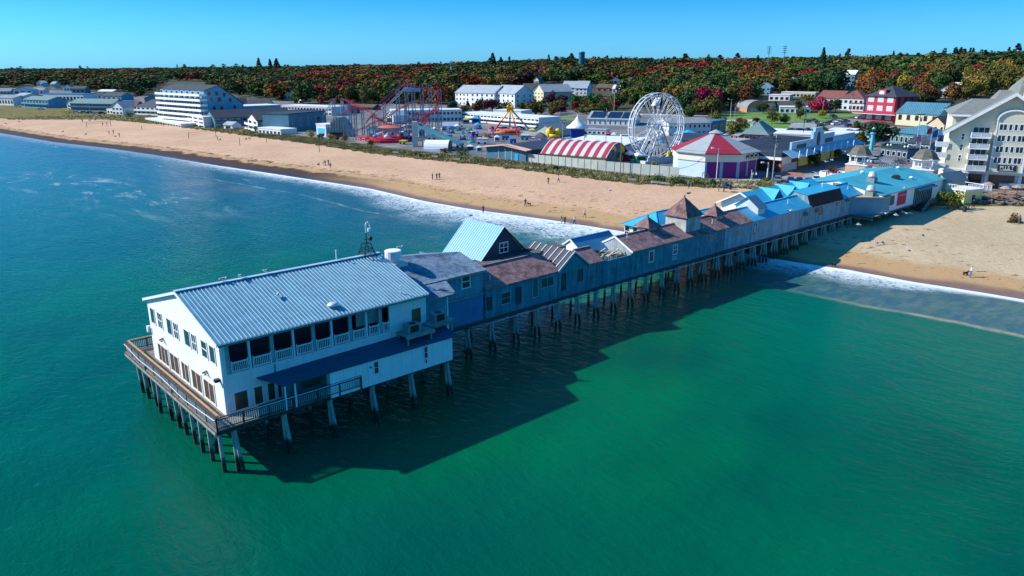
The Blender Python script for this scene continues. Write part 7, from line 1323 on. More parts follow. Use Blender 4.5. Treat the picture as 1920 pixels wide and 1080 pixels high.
# trees one can pick out: photo x, foot row, top row, width, colour, label
for x, yb, yt, wp, c, lab in [(923, 209, 181, 34, 'purple', 'dark purple round tree in front of the white condominium row'), (895, 212, 190, 20, 'rust', 'small rust tree left of the dark purple tree'), (877, 212, 188, 16, 'pine', 'dark conifer before the left end of the white condominiums'), (902, 205, 186, 14, 'golden', 'yellow green tree just left of the dark purple tree'), (952, 210, 190, 22, 'olive', 'olive tree right of the dark purple tree'), (996, 196, 180, 28, 'orange', 'bright orange red maple between the two condominium groups'), (972, 197, 186, 14, 'red', 'small red tree left of the orange maple'), (1033, 200, 175, 26, 'purple', 'maroon topped tree before the blue gabled condominium'), (1055, 198, 174, 24, 'purple', 'second maroon topped tree right beside the first'), (1003, 216, 190, 40, 'olive', 'wide olive tree behind the swing ride right side'), (978, 210, 188, 20, 'green', 'green tree behind the white hall left of the olive tree'), (1052, 214, 196, 26, 'purple', 'low wine coloured tree beside the white marquee pole'), (1036, 216, 198, 20, 'rust', 'rust tree left of the low wine coloured tree'), (1078, 200, 176, 20, 'green', 'narrow green tree right of the maroon pair'), (1100, 214, 196, 40, 'olive', 'spreading olive and orange tree above the marquee'), (1114, 206, 174, 38, 'green', 'large bright green tree right of the tall condominium'), (1130, 214, 188, 26, 'green', 'lower bright green tree beside the large green one'), (1158, 203, 173, 34, 'green', 'large green tree behind the flag pole by the ferris wheel'), (1202, 185, 153, 40, 'crimson', 'magenta red tree above the ferris wheel'), (1193, 197, 168, 24, 'green', 'green tree under the magenta tree'), (1227, 200, 165, 34, 'dark green', 'dark green tree right of the magenta tree'), (1278, 215, 172, 44, 'dark green', 'big dark green tree right of the ferris wheel top'), (1303, 216, 178, 26, 'olive', 'olive tree right of the big dark green tree'), (1330, 217, 176, 48, 'olive', 'broad olive and gold tree beside the lawn'), (1290, 222, 198, 26, 'green', 'low green tree behind the inn roof'), (1310, 182, 158, 26, 'purple', 'purple tree covering the hipped roofed house'), (1333, 178, 145, 26, 'orange', 'orange tree right of the purple one'), (1358, 195, 150, 42, 'dark green', 'large dark maroon green tree left of the pink tree'), (1399, 207, 160, 38, 'rust', 'pinkish rust tree with visible trunk on the lawn edge'), (1431, 213, 190, 22, 'dark green', 'dark green tree before the curved brick hall'), (1452, 214, 188, 16, 'spruce blue', 'blue green spruce beside the curved brick hall'), (1447, 232, 210, 28, 'olive', 'olive tree standing on the lawn'), (1417, 232, 218, 16, 'rust', 'small rust tree on the lawn near the green pavilion'), (1376, 258, 224, 34, 'olive', 'olive tree left of the green roofed pavilion'), (1496, 212, 190, 22, 'dark green', 'dark tree between two low white houses'), (1532, 212, 182, 34, 'crimson', 'brilliant crimson tree on the lawn'), (1548, 210, 185, 20, 'purple', 'dark red part tree right behind the crimson tree'), (1566, 212, 183, 24, 'dark green', 'dark green tree right of the crimson tree'), (1512, 188, 180, 30, 'golden', 'yellow green hedge like tree above the brick house'), (1640, 272, 220, 60, 'dark green', 'big dark street tree in front of the teal roofed hall'), (1612, 275, 246, 26, 'olive', 'lower olive tree left of the big dark street tree'), (1537, 262, 232, 34, 'olive', 'olive street tree behind the arcade fascia'), (1526, 312, 276, 20, 'dark green', 'small street tree before the yellow shutters'), (1566, 300, 272, 20, 'olive', 'second small street tree before the arcade right end'), (1560, 176, 130, 40, 'dark green', 'tall dark oak left of the blue white house'), (1535, 174, 136, 36, 'dark green', 'tall dark oak on the slope above the red roofs'), (1462, 172, 130, 36, 'dark green', 'dark pine like tree above the long low white house'), (1710, 206, 162, 40, 'olive', 'olive tree with bare pale branches behind the teal roofed hall'), (1696, 188, 158, 34, 'rust', 'rust tree between the red hotel and the olive tree'), (1665, 160, 135, 34, 'golden', 'yellow tree above the red hotel left'), (1700, 165, 138, 30, 'golden', 'golden tree with bright patch above the red hotel'), (1748, 158, 138, 22, 'golden', 'bright yellow tree left of the white gabled house'), (1810, 182, 160, 44, 'olive', 'olive tree touching the big shingled roof'), (1700, 194, 172, 24, 'orange', 'salmon orange tree right behind the red hotel'), (1592, 262, 238, 22, 'green', 'green tree behind the white parking store'), (1688, 268, 240, 26, 'olive', 'olive street tree left of the flag poles'), (1480, 258, 238, 22, 'dark green', 'dark tree behind the two white shops left'), (1425, 252, 230, 24, 'olive', 'olive tree behind the green pavilion roof'), (1352, 246, 222, 26, 'green', 'green tree at the end of the long white inn'), (1392, 240, 220, 22, 'rust', 'rust tree on the near edge of the lawn'), (1470, 232, 214, 20, 'dark green', 'dark green tree on the right part of the lawn'), (1610, 248, 226, 22, 'olive', 'olive tree before the red hotel porch'), (1660, 290, 262, 20, 'dark green', 'small dark tree in front of the low teal shop'), (1540, 222, 204, 18, 'golden', 'small golden tree below the crimson tree'), (1500, 224, 206, 18, 'olive', 'small olive tree between lawn and brick house'), (1340, 228, 208, 22, 'olive', 'olive tree at the left lawn corner'), (1740, 205, 180, 24, 'dark green', 'dark tree behind the right end of the teal roof'), (848, 212, 186, 30, 'dark green', 'dark tree right of the roller coaster bend'), (868, 216, 196, 20, 'olive', 'olive tree at the left end of the long grey motel'), (670, 190, 160, 26, 'orange', 'tall bright orange tree behind the coaster lift hill'), (700, 192, 165, 30, 'green', 'green tree in the notch of the coaster lift hill'), (642, 182, 158, 30, 'crimson', 'crimson tree above the left coaster bend'), (1175, 188, 172, 18, 'olive', 'small olive tree between the white houses on the slope'), (1360, 168, 140, 20, 'red', 'red tree above the dark maroon green tree'), (1344, 150, 128, 20, 'crimson', 'crimson topped tree high right of the ferris wheel'), (270, 170, 155, 24, 'olive', 'olive tree beside the wooded white house on the left'), (300, 190, 170, 34, 'green', 'green tree just left of the tall hotel'), (260, 182, 168, 20, 'dark green', 'dark tree left of the tall hotel behind the black roof'), (232, 205, 190, 10, 'pine', 'small dark conifer between the shore road houses')]:
    P_ = G(x, yb); h = max(3., ztop(P_, yt)-P_.z); tree(P_, h*1.04, wp/1400*P_.y*1.08, c, lab)
tall = [(924, 122, 96, 22), (1540, 108, 85, 20), (487, 126, 106, 16), (520, 126, 107, 20), (508, 125, 108, 14)]
for i, (x, yb, yt, wp) in enumerate(tall): 
    P_ = G(x, 150); k = G(x, 138); tree(k, ztop(k, yt)-k.z, wp/1400*k.y, 'pine', ['lone tall pine breaking the skyline near the centre', 'lone tall pine breaking the skyline on the right', 'left most of three tall pines above the hotel wood', 'right hand tall pine above the hotel wood', 'middle tall pine above the hotel wood'][i])
# ---- the wood: jittered cells, colour patches by place
BND = [(-200, 170), (0, 163), (120, 160), (230, 176), (262, 180), (300, 152), (380, 152), (425, 176), (500, 186), (560, 196), (640, 199), (720, 196), (850, 198), (856, 168), (970, 162), (1050, 156), (1120, 158), (1160, 182), (1180, 200), (1250, 210), (1330, 212), (1385, 200), (1440, 184), (1530, 178), (1600, 178), (1690, 205), (1780, 198), (1850, 180), (2100, 180)]
CELL = {}
def cellcol(x, y, px, py):
    k = (int(x//34), int(y//52))
    if k not in CELL: CELL[k] = pickcol(px, py)
    c = CELL[k] if random.random() < .5 else pickcol(px, py)
    return random.choice(['dark green', 'green', 'olive']) if c in ('red', 'crimson', 'orange') and random.random() < .3 else c
def pickcol(px, py):
    q = random.random(); z = .5+.5*sin(px*.016+py*.07+1.3*sin(px*.006))
    top = py < 131+random.uniform(-6, 8)+max(0, (300-px)*.03)
    if top: return 'pine' if q < .05 else 'dark green' if q < .78 else 'green' if q < .93 else 'rust'
    if px < 320: w_ = [('dark green', .34), ('green', .2), ('olive', .16), ('rust', .15 if 135 < py < 165 else .06), ('orange', .07), ('red', .08)]
    elif px < 560: w_ = [('dark green', .5), ('green', .24), ('olive', .12), ('rust', .08), ('orange', .02+.2*(py > 172)), ('red', .03+.16*(py > 174)), ('golden', .02+.08*(py > 172))]
    elif px < 900: w_ = [('dark green', .15+.55*(py < 146)), ('green', .14), ('olive', .12), ('rust', .15), ('orange', .13), ('red', .11), ('golden', .09), ('crimson', .03)]
    elif px < 1160: w_ = [('dark green', .28+.3*(py < 142)), ('green', .2), ('olive', .16), ('rust', .13), ('orange', .08), ('red', .07), ('golden', .05), ('purple', .05)]
    elif px < 1420: w_ = [('dark green', .32), ('green', .26), ('olive', .2), ('rust', .07), ('orange', .04), ('red', .02), ('golden', .06), ('crimson', .025)]
    else: w_ = [('dark green', .24), ('green', .18), ('olive', .26), ('rust', .1), ('orange', .07), ('golden', .12), ('red', .03)]
    w_ = [(k, v*(1.7 if (k in ('dark green', 'green', 'olive')) == (z < .55) else .75)) for k, v in w_]
    s = sum(v for _, v in w_)*random.random()
    for k, v in w_:
        s -= v
        if s <= 0: return k
    return 'green'
cand = []
rows_ = []
y = 300.
while y < 2600:
    st = 11. if y < 620 else 13.5 if y < 900 else 19 if y < 1400 else 32
    x = -y*.80
    while x < y*.80:
        jx, jy = x+random.uniform(-.45, .45)*st, y+random.uniform(-.45, .45)*st; x += st
        u, wv = toUW(jx, jy); D = u-du(wv)-dw(wv)
        if D < 70: continue
        z = T(jx, jy); px, py = proj((jx, jy, z))
        gap = 197 < py < 213 and (862 < px < 1175) and random.random() < .75
        if px < -60 or px > 1980 or (py > interp(BND, px)+random.uniform(-4, 3) and not gap): continue
        if any((jx-a)**2+(jy-b)**2 < (r+2.5)**2 for a, b, r in FOOT): continue
        cand.append((jx, jy, z, px, py, st))
    y += st*.92
print('wood candidates', len(cand))
ZN = [(300, 'on the far left behind the shore motels'), (600, 'in the wood above the big hotel'), (860, 'on the slope behind the roller coaster'), (1150, 'behind the condominium row'), (1420, 'on the slope behind the ferris wheel'), (1660, 'on the slope behind the red hotel'), (2100, 'on the right slope above the shingled roofs')]
cand.sort(key=lambda q: q[1]); ind = cand[:225]; rest = cand[225:]
for jx, jy, z, px, py, st in ind:
    c = cellcol(jx, jy, px, py); c = 'dark green' if c == 'pine' and random.random() < .6 else c; zn = [b for a, b in ZN if px < a][0]; h = random.uniform(11, 16.5) if not (196 < py and px < 1175) else random.uniform(5, 7.5); lab = '%s autumn tree %s' % (c, zn) if c not in ('dark green', 'green', 'pine') else '%s tree %s' % (c, zn)
    tree((jx, jy, z), h, min(15.5, h*random.uniform(.85, 1.1)), c, lab, '%s trees %s' % (c, zn))
# everything farther off reads as one wood
VV = []; NF = 0; CC = []
tmpl = {'broad': [], 'pine': []}
for v in range(6): V, F = crown_mesh('c', 240, 5.2, 4.6, .95, 80+v, lump=6); V[:, 2] += 7.5; tmpl['broad'].append(V)
for v in range(3): V, F = crown_mesh('c', 110, 3.2, 6.5, 1.0, 95+v, True, 11); V[:, 2] += 9; tmpl['pine'].append(V)
for jx, jy, z, px, py, st in rest:
    c = cellcol(jx, jy, px, py); con = c == 'pine'; V = tmpl['pine' if con else 'broad'][RNG.integers(3 if con else 6)].copy()
    if jy > 1250: V = V.reshape(-1, 4, 3)[::2].reshape(-1, 3)
    a = RNG.uniform(0, 6.28); s = (st/7.9)**.85*RNG.uniform(.62, 1.5); sz = RNG.uniform(.7, 1.25)*(1.18 if con else 1)*(1 if st < 20 else 1.0); R_ = np.array([[cos(a), -sin(a)], [sin(a), cos(a)]])
    V[:, :2] = V[:, :2]@R_.T*s; V[:, 2] *= sz; V += np.array([jx, jy, z-.5]); VV.append(V)
    base = (np.array(LC[c][0])*.8+np.array([.10, .085, .03])*.2)*RNG.uniform(.6, 1.1)+RNG.normal(0, .006, 3); dk = np.array(LC[c][1]); k = len(V)//4; f = RNG.uniform(.35, 1., (k, 1)); cc = np.clip(dk+(base-dk)*f, 0, 1); CC.append(np.repeat(cc, 4, axis=0))
VV = np.concatenate(VV).astype(np.float32); CC = np.concatenate(CC); n_ = len(VV); print('forest faces', n_//4)
me = bpy.data.meshes.new('forest'); me.vertices.add(n_); me.vertices.foreach_set('co', VV.ravel()); me.loops.add(n_); me.loops.foreach_set('vertex_index', np.arange(n_, dtype=np.int32)); me.polygons.add(n_//4); me.polygons.foreach_set('loop_start', np.arange(0, n_, 4, dtype=np.int32)); me.polygons.foreach_set('loop_total', np.full(n_//4, 4, dtype=np.int32))
at = me.attributes.new('leaf', 'FLOAT_COLOR', 'POINT'); at.data.foreach_set('color', np.concatenate([CC, np.ones((n_, 1))], axis=1).astype(np.float32).ravel()); me.update(); me.validate()
n = NT('forest_leaves'); a_ = n.N.new('ShaderNodeAttribute'); a_.attribute_name = 'leaf'; n.set(n.b.inputs['Base Color'], a_.outputs['Color']); n.b.inputs['Roughness'].default_value = .8; n.b.inputs['Specular IOR Level'].default_value = .1; me.materials.append(n.m)
o = bpy.data.objects.new('forest', me); COL.objects.link(o); tag(o, 'dense autumn wood of green, orange and red crowns covering the far slopes', 'forest', None, 'stuff')
# shrubs
def shrub(x, yb, wp, hp, c, lab, n_=500, leaf=.2):
    P_ = G(x, yb); w_ = wp/1400*P_.y/2; h = hp/1400*P_.y; V, F = crown_mesh('foliage', n_, w_*.85, h*.55, leaf, int(x+yb), lump=8); V[:, 2] += h*.45; V[:, 1] *= .7; t = thing('shrub', lab, 'shrub', tuple(P_), 0); o = bpy.data.objects.new('foliage', mesh_from('foliage', V, F, LM[c])); COL.objects.link(o); o.parent = t
    m = MB()
    for k in range(4): m.beam((0, 0, -.2), (cos(k*1.6)*w_*.4, sin(k*1.6)*w_*.3, h*.6), .08)
    build('stem', m, BARK, t)
BRT = {'yellow green': ((.55, .42, .03), (.28, .22, .02)), 'bright green': ((.16, .20, .03), (.06, .09, .02))}
for k, v in BRT.items(): LM[k] = leafmat('foliage_'+k.replace(' ', '_'), *v)
shrub(1777, 392, 50, 32, 'bright green', 'large round green bush against the yellow annex', 1600, .2)
for x, yb, wp, hp, c, lab in [(584, 257, 22, 11, 'yellow green', 'left most yellow bush behind the dune'), (602, 259, 16, 9, 'olive', 'olive bush among the yellow ones behind the dune'), (621, 261, 18, 9, 'yellow green', 'middle yellow bush before the slatted station'), (646, 264, 20, 10, 'golden', 'orange yellow bush at the right of the row'), (632, 262, 12, 7, 'rust', 'dry brown bush in the yellow row'), (126, 214, 34, 8, 'yellow green', 'yellow bush on the marsh edge far left'), (242, 219, 22, 9, 'dark green', 'dark bush before the white shore house'), (695, 272, 20, 8, 'olive', 'olive bush on the dune by the round ride'), (836, 286, 16, 8, 'golden', 'yellow bush at the end of the barrel hut'), (868, 290, 34, 8, 'green', 'low green bush row right of the barrel hut'), (1234, 342, 40, 9, 'green', 'green thicket left of the carousel house'), (1270, 345, 36, 12, 'green', 'green thicket before the carousel left wall'), (1308, 348, 40, 15, 'bright green', 'bright green bushes in front of the carousel house'), (1335, 346, 18, 10, 'green', 'small bush at the carousel path'), (1437, 341, 12, 9, 'olive', 'small bush beside the lamp pole near the parked cars'), (1228, 309, 14, 4, 'yellow green', 'small yellow bush on the fence top by the wheel'), (1042, 318, 14, 5, 'dark green', 'dark low bush on the dune beside the bin'), (1905, 418, 30, 16, 'olive', 'tuft of grass at the right edge beside the walking couple')]: shrub(x, yb, wp, hp, c, lab)
for i in range(16):
    x = 820+i*24; g_ = G(x, 312+(x-900)*.07)
# ---- people
def person_mesh(pose):
    """one skinned body grown from a jointed skeleton"""
    J = {'p': (0, 0, .95, .13), 'c': (0, .01, 1.25, .14), 'n': (0, 0, 1.47, .055), 'h': (0, 0, 1.58, .10), 'ht': (0, 0, 1.70, .085), 'ls': (.19, 0, 1.40, .06), 'le': (.26, .02, 1.13, .045), 'lh': (.27, -.08, .88, .035), 'rs': (-.19, 0, 1.40, .06), 're': (-.26, .02, 1.13, .045), 'rh': (-.27, -.08, .88, .035),
     'lk': (.10, -.02, .50, .07), 'lf': (.11, .02, .07, .05), 'lt': (.12, -.15, .04, .04), 'rk': (-.10, -.02, .50, .07), 'rf': (-.11, .02, .07, .05), 'rt': (-.12, -.15, .04, .04)}
    if pose == 'walk': J.update(lk=(.10, -.18, .52, .07), lf=(.10, -.22, .08, .05), lt=(.10, -.38, .06, .04), rk=(-.10, .05, .50, .07), rf=(-.10, .30, .12, .05), rt=(-.10, .18, .04, .04), lh=(.27, .18, .92, .035), rh=(-.25, -.28, .95, .035))
    if pose == 'sit': J.update({k: (v[0], v[1], v[2]-.8, v[3]) for k, v in J.items() if k in 'p c n h ht ls le lh rs re rh'.split()}); J.update(lk=(.14, -.45, .42, .07), lf=(.15, -.72, .07, .05), lt=(.15, -.88, .05, .04), rk=(-.14, -.42, .40, .07), rf=(-.2, -.75, .07, .05), rt=(-.2, -.9, .05, .04), lh=(.18, -.35, .45, .035), rh=(-.18, -.35, .45, .035), p=(0, 0, .14, .14))
    if pose == 'lie': J.update({k: (v[0], v[2]-1.0, .14+v[0]*.1, v[3]) for k, v in J.items()})
    E = [('p', 'c'), ('c', 'n'), ('n', 'h'), ('h', 'ht'), ('c', 'ls'), ('ls', 'le'), ('le', 'lh'), ('c', 'rs'), ('rs', 're'), ('re', 'rh'), ('p', 'lk'), ('lk', 'lf'), ('lf', 'lt'), ('p', 'rk'), ('rk', 'rf'), ('rf', 'rt')]
    ks = list(J); me = bpy.data.meshes.new('body'); me.from_pydata([J[k][:3] for k in ks], [(ks.index(a), ks.index(b)) for a, b in E], []); o = bpy.data.objects.new('tmp_body', me); COL.objects.link(o); md = o.modifiers.new('skin', 'SKIN')
    for i, k in enumerate(ks): sv = me.skin_vertices[0].data[i]; sv.radius = (J[k][3],)*2; sv.use_root = (k == 'p')
    ss_ = o.modifiers.new('sub', 'SUBSURF'); ss_.levels = ss_.render_levels = 1
    dg = bpy.context.evaluated_depsgraph_get(); r = bpy.data.meshes.new_from_object(o.evaluated_get(dg)); bpy.data.objects.remove(o); r.polygons.foreach_set('use_smooth', [True]*len(r.polygons)); r.name = 'person'; return r

PMESH = {k: person_mesh(k) for k in ('stand', 'walk', 'sit', 'lie')}
zs_ = [v.co.z for v in PMESH['stand'].vertices]; PSC = 1.9/(max(zs_)-min(zs_)); print('person factor', PSC)
def clothmat(name, top, leg, sit=False, lie=False):
    n = NT(name); tc = n.N.new('ShaderNodeTexCoord'); sx = n.N.new('ShaderNodeSeparateXYZ'); n.L.new(tc.outputs['Object'], sx.inputs[0]); z = n.math('ADD', sx.outputs['Y'], 1.0) if lie else n.math('ADD', sx.outputs['Z'], .8) if sit else sx.outputs['Z']
    c = n.mix(n.math('GREATER_THAN', z, .98), leg, top); c = n.mix(n.math('GREATER_THAN', z, 1.49), c, (.45, .26, .17)); c = n.mix(n.math('GREATER_THAN', z, 1.67), c, (.04, .025, .015)); n.set(n.b.inputs['Base Color'], c); n.b.inputs['Roughness'].default_value = .85; return n.m
CL = {'black': (.02, .02, .025), 'white': (.65, .66, .7), 'navy': (.02, .03, .09), 'red': (.25, .02, .03), 'turquoise': (.02, .35, .42), 'grey': (.16, .17, .19), 'blue': (.05, .15, .4), 'tan': (.35, .25, .15)}
PM_ = {}
def person(x, y, top, leg, pose, lab, rz=None, s=1., group=None):
    P_ = G(x, y); key = (top, leg, pose == 'sit', pose == 'lie')
    if key not in PM_: PM_[key] = clothmat('clothes_%s_%s%s' % (top, leg, '_seated' if pose == 'sit' else '_lying' if pose == 'lie' else ''), CL[top], CL[leg], *key[2:])
    o = bpy.data.objects.new('person', PMESH[pose].copy() if False else PMESH[pose]); COL.objects.link(o); o.location = tuple(P_); o.rotation_euler = (0, 0, random.uniform(0, 6.28) if rz is None else rz); o.scale = (s*PSC,)*3; o.location.z -= min(zs_)*.5
    if not o.data.materials: o.data.materials.append(PM_[key])
    o.material_slots[0].link = 'OBJECT'; o.material_slots[0].material = PM_[key]; tag(o, lab, 'person', group); return P_
for q in [(1819, 520, 'white', 'blue', 'stand', 'person in white top and blue trousers standing on wet sand with a dog'), (1816, 393, 'grey', 'black', 'walk', 'left person of the pair walking by the bin near the yellow annex'), (1824, 391, 'black', 'navy', 'walk', 'right person of the pair walking by the bin near the yellow annex'), (1899, 420, 'red', 'black', 'walk', 'person in dark red jacket of the couple at the right edge'), (1909, 419, 'grey', 'grey', 'walk', 'person in grey of the couple at the right edge'), (906, 400, 'black', 'black', 'stand', 'lone dark clothed person on the wet sand left of the A frame'), (985, 387, 'black', 'navy', 'walk', 'dark clothed person walking the dog on the firm sand'), (1096, 408, 'white', 'grey', 'walk', 'person in white walking near the surf right of three bathers'), (1053, 420, 'black', 'tan', 'stand', 'left bather at the edge of the foam'), (1059, 421, 'black', 'black', 'stand', 'middle bather at the edge of the foam'), (1077, 421, 'white', 'black', 'walk', 'right bather wading at the edge of the foam'), (1028, 345, 'black', 'black', 'walk', 'dark dressed walker, left of two, in the middle of the beach'), (1047, 342, 'white', 'black', 'walk', 'walker with white top, right of two, in the middle of the beach'), (1139, 357, 'white', 'black', 'sit', 'person sitting alone on the dry sand behind the pyramid towers'), (1291, 353, 'turquoise', 'navy', 'stand', 'person in turquoise jacket before the green bushes'), (1347, 359, 'black', 'tan', 'stand', 'person standing left of the dark blue parasol carrier'), (1357, 360, 'navy', 'black', 'stand', 'person in dark blue near the carousel path'), (811, 337, 'navy', 'black', 'stand', 'left person of the trio on the middle beach'), (819, 337, 'black', 'black', 'stand', 'middle person of the trio on the middle beach'), (824, 336, 'black', 'navy', 'stand', 'right person of the trio on the middle beach'), (606, 310, 'white', 'black', 'stand', 'left person in the group of four below the coaster'), (610, 311, 'navy', 'navy', 'stand', 'second person in the group of four below the coaster'), (616, 310, 'black', 'black', 'stand', 'third person in the group of four below the coaster'), (620, 316, 'navy', 'grey', 'stand', 'front right person in the group of four below the coaster'), (408, 263, 'black', 'black', 'stand', 'dark person standing right of the volleyball net'), (414, 263, 'black', 'black', 'sit', 'dark person sitting right of the volleyball net'), (205, 253, 'black', 'grey', 'walk', 'left person of the dog walking trio on the far beach'), (213, 251, 'black', 'black', 'stand', 'middle person of the dog walking trio on the far beach'), (224, 257, 'black', 'black', 'stand', 'right person of the dog walking trio on the far beach'), (193, 236, 'black', 'black', 'stand', 'left volleyball player at the far net'), (201, 236, 'black', 'grey', 'stand', 'right volleyball player at the far net'), (162, 253, 'black', 'black', 'sit', 'dark person sitting with bags on the far beach'), (119, 248, 'grey', 'black', 'sit', 'person sitting alone nearest the far left wrack line'), (266, 243, 'black', 'black', 'stand', 'lone dark person below the tall hotel canopy'), (155, 230, 'black', 'black', 'stand', 'dark person standing left at the marsh edge'), (167, 227, 'grey', 'black', 'sit', 'seated person at the marsh edge left of the net'), (179, 226, 'black', 'black', 'sit', 'seated person at the marsh edge behind the net'), (10, 233, 'black', 'black', 'sit', 'seated person at the far left of the beach'), (35, 229, 'grey', 'black', 'sit', 'seated person far left next to the grass'), (989, 318, 'black', 'grey', 'sit', 'left of three people sitting at the dune by the teal hall'), (994, 317, 'white', 'black', 'sit', 'middle of three people sitting at the dune by the teal hall'), (999, 318, 'grey', 'black', 'sit', 'right of three people sitting at the dune by the teal hall'), (1178, 339, 'grey', 'black', 'sit', 'person on the left bench before the fence'), (1197, 341, 'black', 'black', 'stand', 'person standing at the left bench before the fence'), (1222, 345, 'white', 'black', 'sit', 'person on the right bench before the fence'), (1252, 347, 'white', 'grey', 'sit', 'person in white at the right end of the benches'), (1290, 363, 'navy', 'navy', 'lie', 'person lying on the sand below the turquoise jacket'), (462, 262, 'black', 'black', 'sit', 'left person of the dark group below the white beach bar'), (467, 261, 'black', 'grey', 'sit', 'right person of the dark group below the white beach bar'), (1549, 334, 'black', 'red', 'stand', 'left person of a pair on the plaza by the white planter'), (1553, 335, 'black', 'white', 'stand', 'right person of a pair on the plaza by the white planter'), (1411, 336, 'white', 'grey', 'stand', 'left of two people by the carousel corner'), (1417, 336, 'white', 'black', 'stand', 'right of two people by the carousel corner'), (684, 285, 'red', 'black', 'sit', 'person in red sitting at the dune below the coaster')]: person(*q)
P_ = G(1357, 360); t = thing('beach_parasol', 'dark blue parasol carried near the carousel path', 'parasol', (P_.x+.3, P_.y, P_.z+1.3), 0); m = MB(); m.lathe([(.9, .2), (.75, .55), (.35, .85), (.03, .95)], n=10); build('canopy', m, M('navy_cloth', (.01, .02, .12), .7), t); m = MB(); m.beam((0, 0, -.5), (0, 0, .9), .05); build('pole', m, BLK, t)
def dog(x, y, lab, rz, c=(.03, .02, .015)):
    P_ = G(x, y); J = {'b': (-.28, 0, .42, .12), 'm': (0, 0, .40, .11), 'c': (.25, 0, .42, .14), 'n': (.38, 0, .55, .08), 'h': (.48, 0, .64, .09), 's': (.62, 0, .60, .045), 't': (-.45, 0, .55, .03), 't2': (-.55, 0, .68, .02)}
    for s, a in ((1, 'l'), (-1, 'r')): J.update({a+'f1': (.25, s*.09, .25, .05), a+'f2': (.27, s*.09, .03, .035), a+'k1': (-.24, s*.09, .27, .065), a+'k2': (-.36, s*.09, .16, .035), a+'k3': (-.30, s*.09, .03, .03)})
    E = [('b', 'm'), ('m', 'c'), ('c', 'n'), ('n', 'h'), ('h', 's'), ('b', 't'), ('t', 't2')]+[(p, q) for a in 'lr' for p, q in (('c', a+'f1'), (a+'f1', a+'f2'), ('b', a+'k1'), (a+'k1', a+'k2'), (a+'k2', a+'k3'))]
    ks = list(J); me = bpy.data.meshes.new('dog'); me.from_pydata([J[k][:3] for k in ks], [(ks.index(a), ks.index(b)) for a, b in E], []); o = bpy.data.objects.new('tmp', me); COL.objects.link(o); o.modifiers.new('skin', 'SKIN')
    for i, k in enumerate(ks): sv = me.skin_vertices[0].data[i]; sv.radius = (J[k][3],)*2; sv.use_root = (k == 'm')
    dg = bpy.context.evaluated_depsgraph_get(); r = bpy.data.meshes.new_from_object(o.evaluated_get(dg)); bpy.data.objects.remove(o); r.name = 'dog'; r.materials.append(M('dark_fur', c, .9, .1, 8)); o = bpy.data.objects.new('dog', r); COL.objects.link(o); o.location = tuple(P_); o.rotation_euler = (0, 0, rz); tag(o, lab, 'dog')
dog(1810, 516, 'dark dog beside the person in blue trousers', .2); dog(992, 385, 'small dark dog behind the walking person', 2.8); dog(216, 257, 'dark dog in front of the far beach trio', .1); dog(597, 310, 'dark dog left of the group of four', 1.); dog(1563, 500, 'brown dog by the waterline right of the pier shadow', 3.0)
# driftweed clumps on the right beach handled in the sand material; benches, bins, nets, posts
for i, ((x, y), lab) in enumerate([((1185, 341), 'left wooden bench before the board fence'), ((1230, 346), 'middle wooden bench before the board fence'), ((1246, 348), 'right wooden bench before the board fence'), ((741, 289), 'pale bench at the dune left of the bins'), ((815, 297), 'low bench right of the two bins'), ((856, 302), 'low bench on the dune end below the barrel hut')]):
    P_ = G(x, y); t = thing('bench', lab, 'bench', tuple(P_), radians(-25)); m = MB(); m.box(-1.1, 1.1, -.22, .22, .42, .48); build('seat', m, GWOOD, t); m = MB(); m.box(-1.1, 1.1, .22, .27, .5, .9); build('backrest', m, GWOOD, t)
    for s in (-.9, .9): m = MB(); m.box(s-.05, s+.05, -.2, .2, 0, .42); build('leg', m, DWOOD, t)
for (x, y), lab in zip([(1021.5, 323), (1369, 355), (1808, 397), (779.5, 292), (788, 295)], ['dark bin on the sand below the teal hall', 'dark bin at the carousel path', 'black bin near the yellow annex', 'left of two dark bins below the barrel hut', 'right of two dark bins below the barrel hut']):
    P_ = G(x, y); t = thing('trash_bin', lab, 'bin', tuple(P_)); m = MB(); m.lathe([(.36, 0), (.42, .95)], n=12); build('body', m, M('dark_bin', (.04, .035, .04), .6), t); m = MB(); m.lathe([(.46, .95), (.46, 1.05), (.2, 1.15)], n=12); build('lid', m, BLK, t)
for (x0, y0, x1, y1, lab) in ((163, 239, 208, 236, 'volleyball net on the far beach'), (354, 260, 405, 256, 'volleyball net below the hotel wing')):
    a, b = G(x0, y0), G(x1, y1); t = thing('volleyball_net', lab, 'net', tuple(a)); d = b-a
    for p in (Vector((0, 0, 0)), d): m = MB(); m.beam(p, p+Vector((0, 0, 2.7)), .16); build('post', m, DWOOD, t)
    m = MB(); m.beam((0, 0, 2.5), d+Vector((0, 0, 2.5)), .09); m.beam((0, 0, 1.6), d+Vector((0, 0, 1.6)), .06)
    for k in range(1, 16): p = d*(k/16); m.beam(p+Vector((0, 0, 1.6)), p+Vector((0, 0, 2.5)), .025)
    build('net', m, M('dark_net', (.12, .09, .07), .9), t)
for (x, y, h, lab) in ((450, 273, 3., 'lone wooden post on the sand below the beach bar'), (500, 267, 2.4, 'short wooden post at the dune right of the beach bar'), (599, 285, 3.4, 'wooden post on the sand below the slatted station'), (647, 277, 2., 'short post in the dune grass below the coaster')):
    P_ = G(x, y); t = thing('wooden_post', lab, 'post', tuple(P_)); m = MB(); m.beam((0, 0, -.2), (0, 0, h), .22, n=6, a2=.18); build('shaft', m, DWOOD, t)
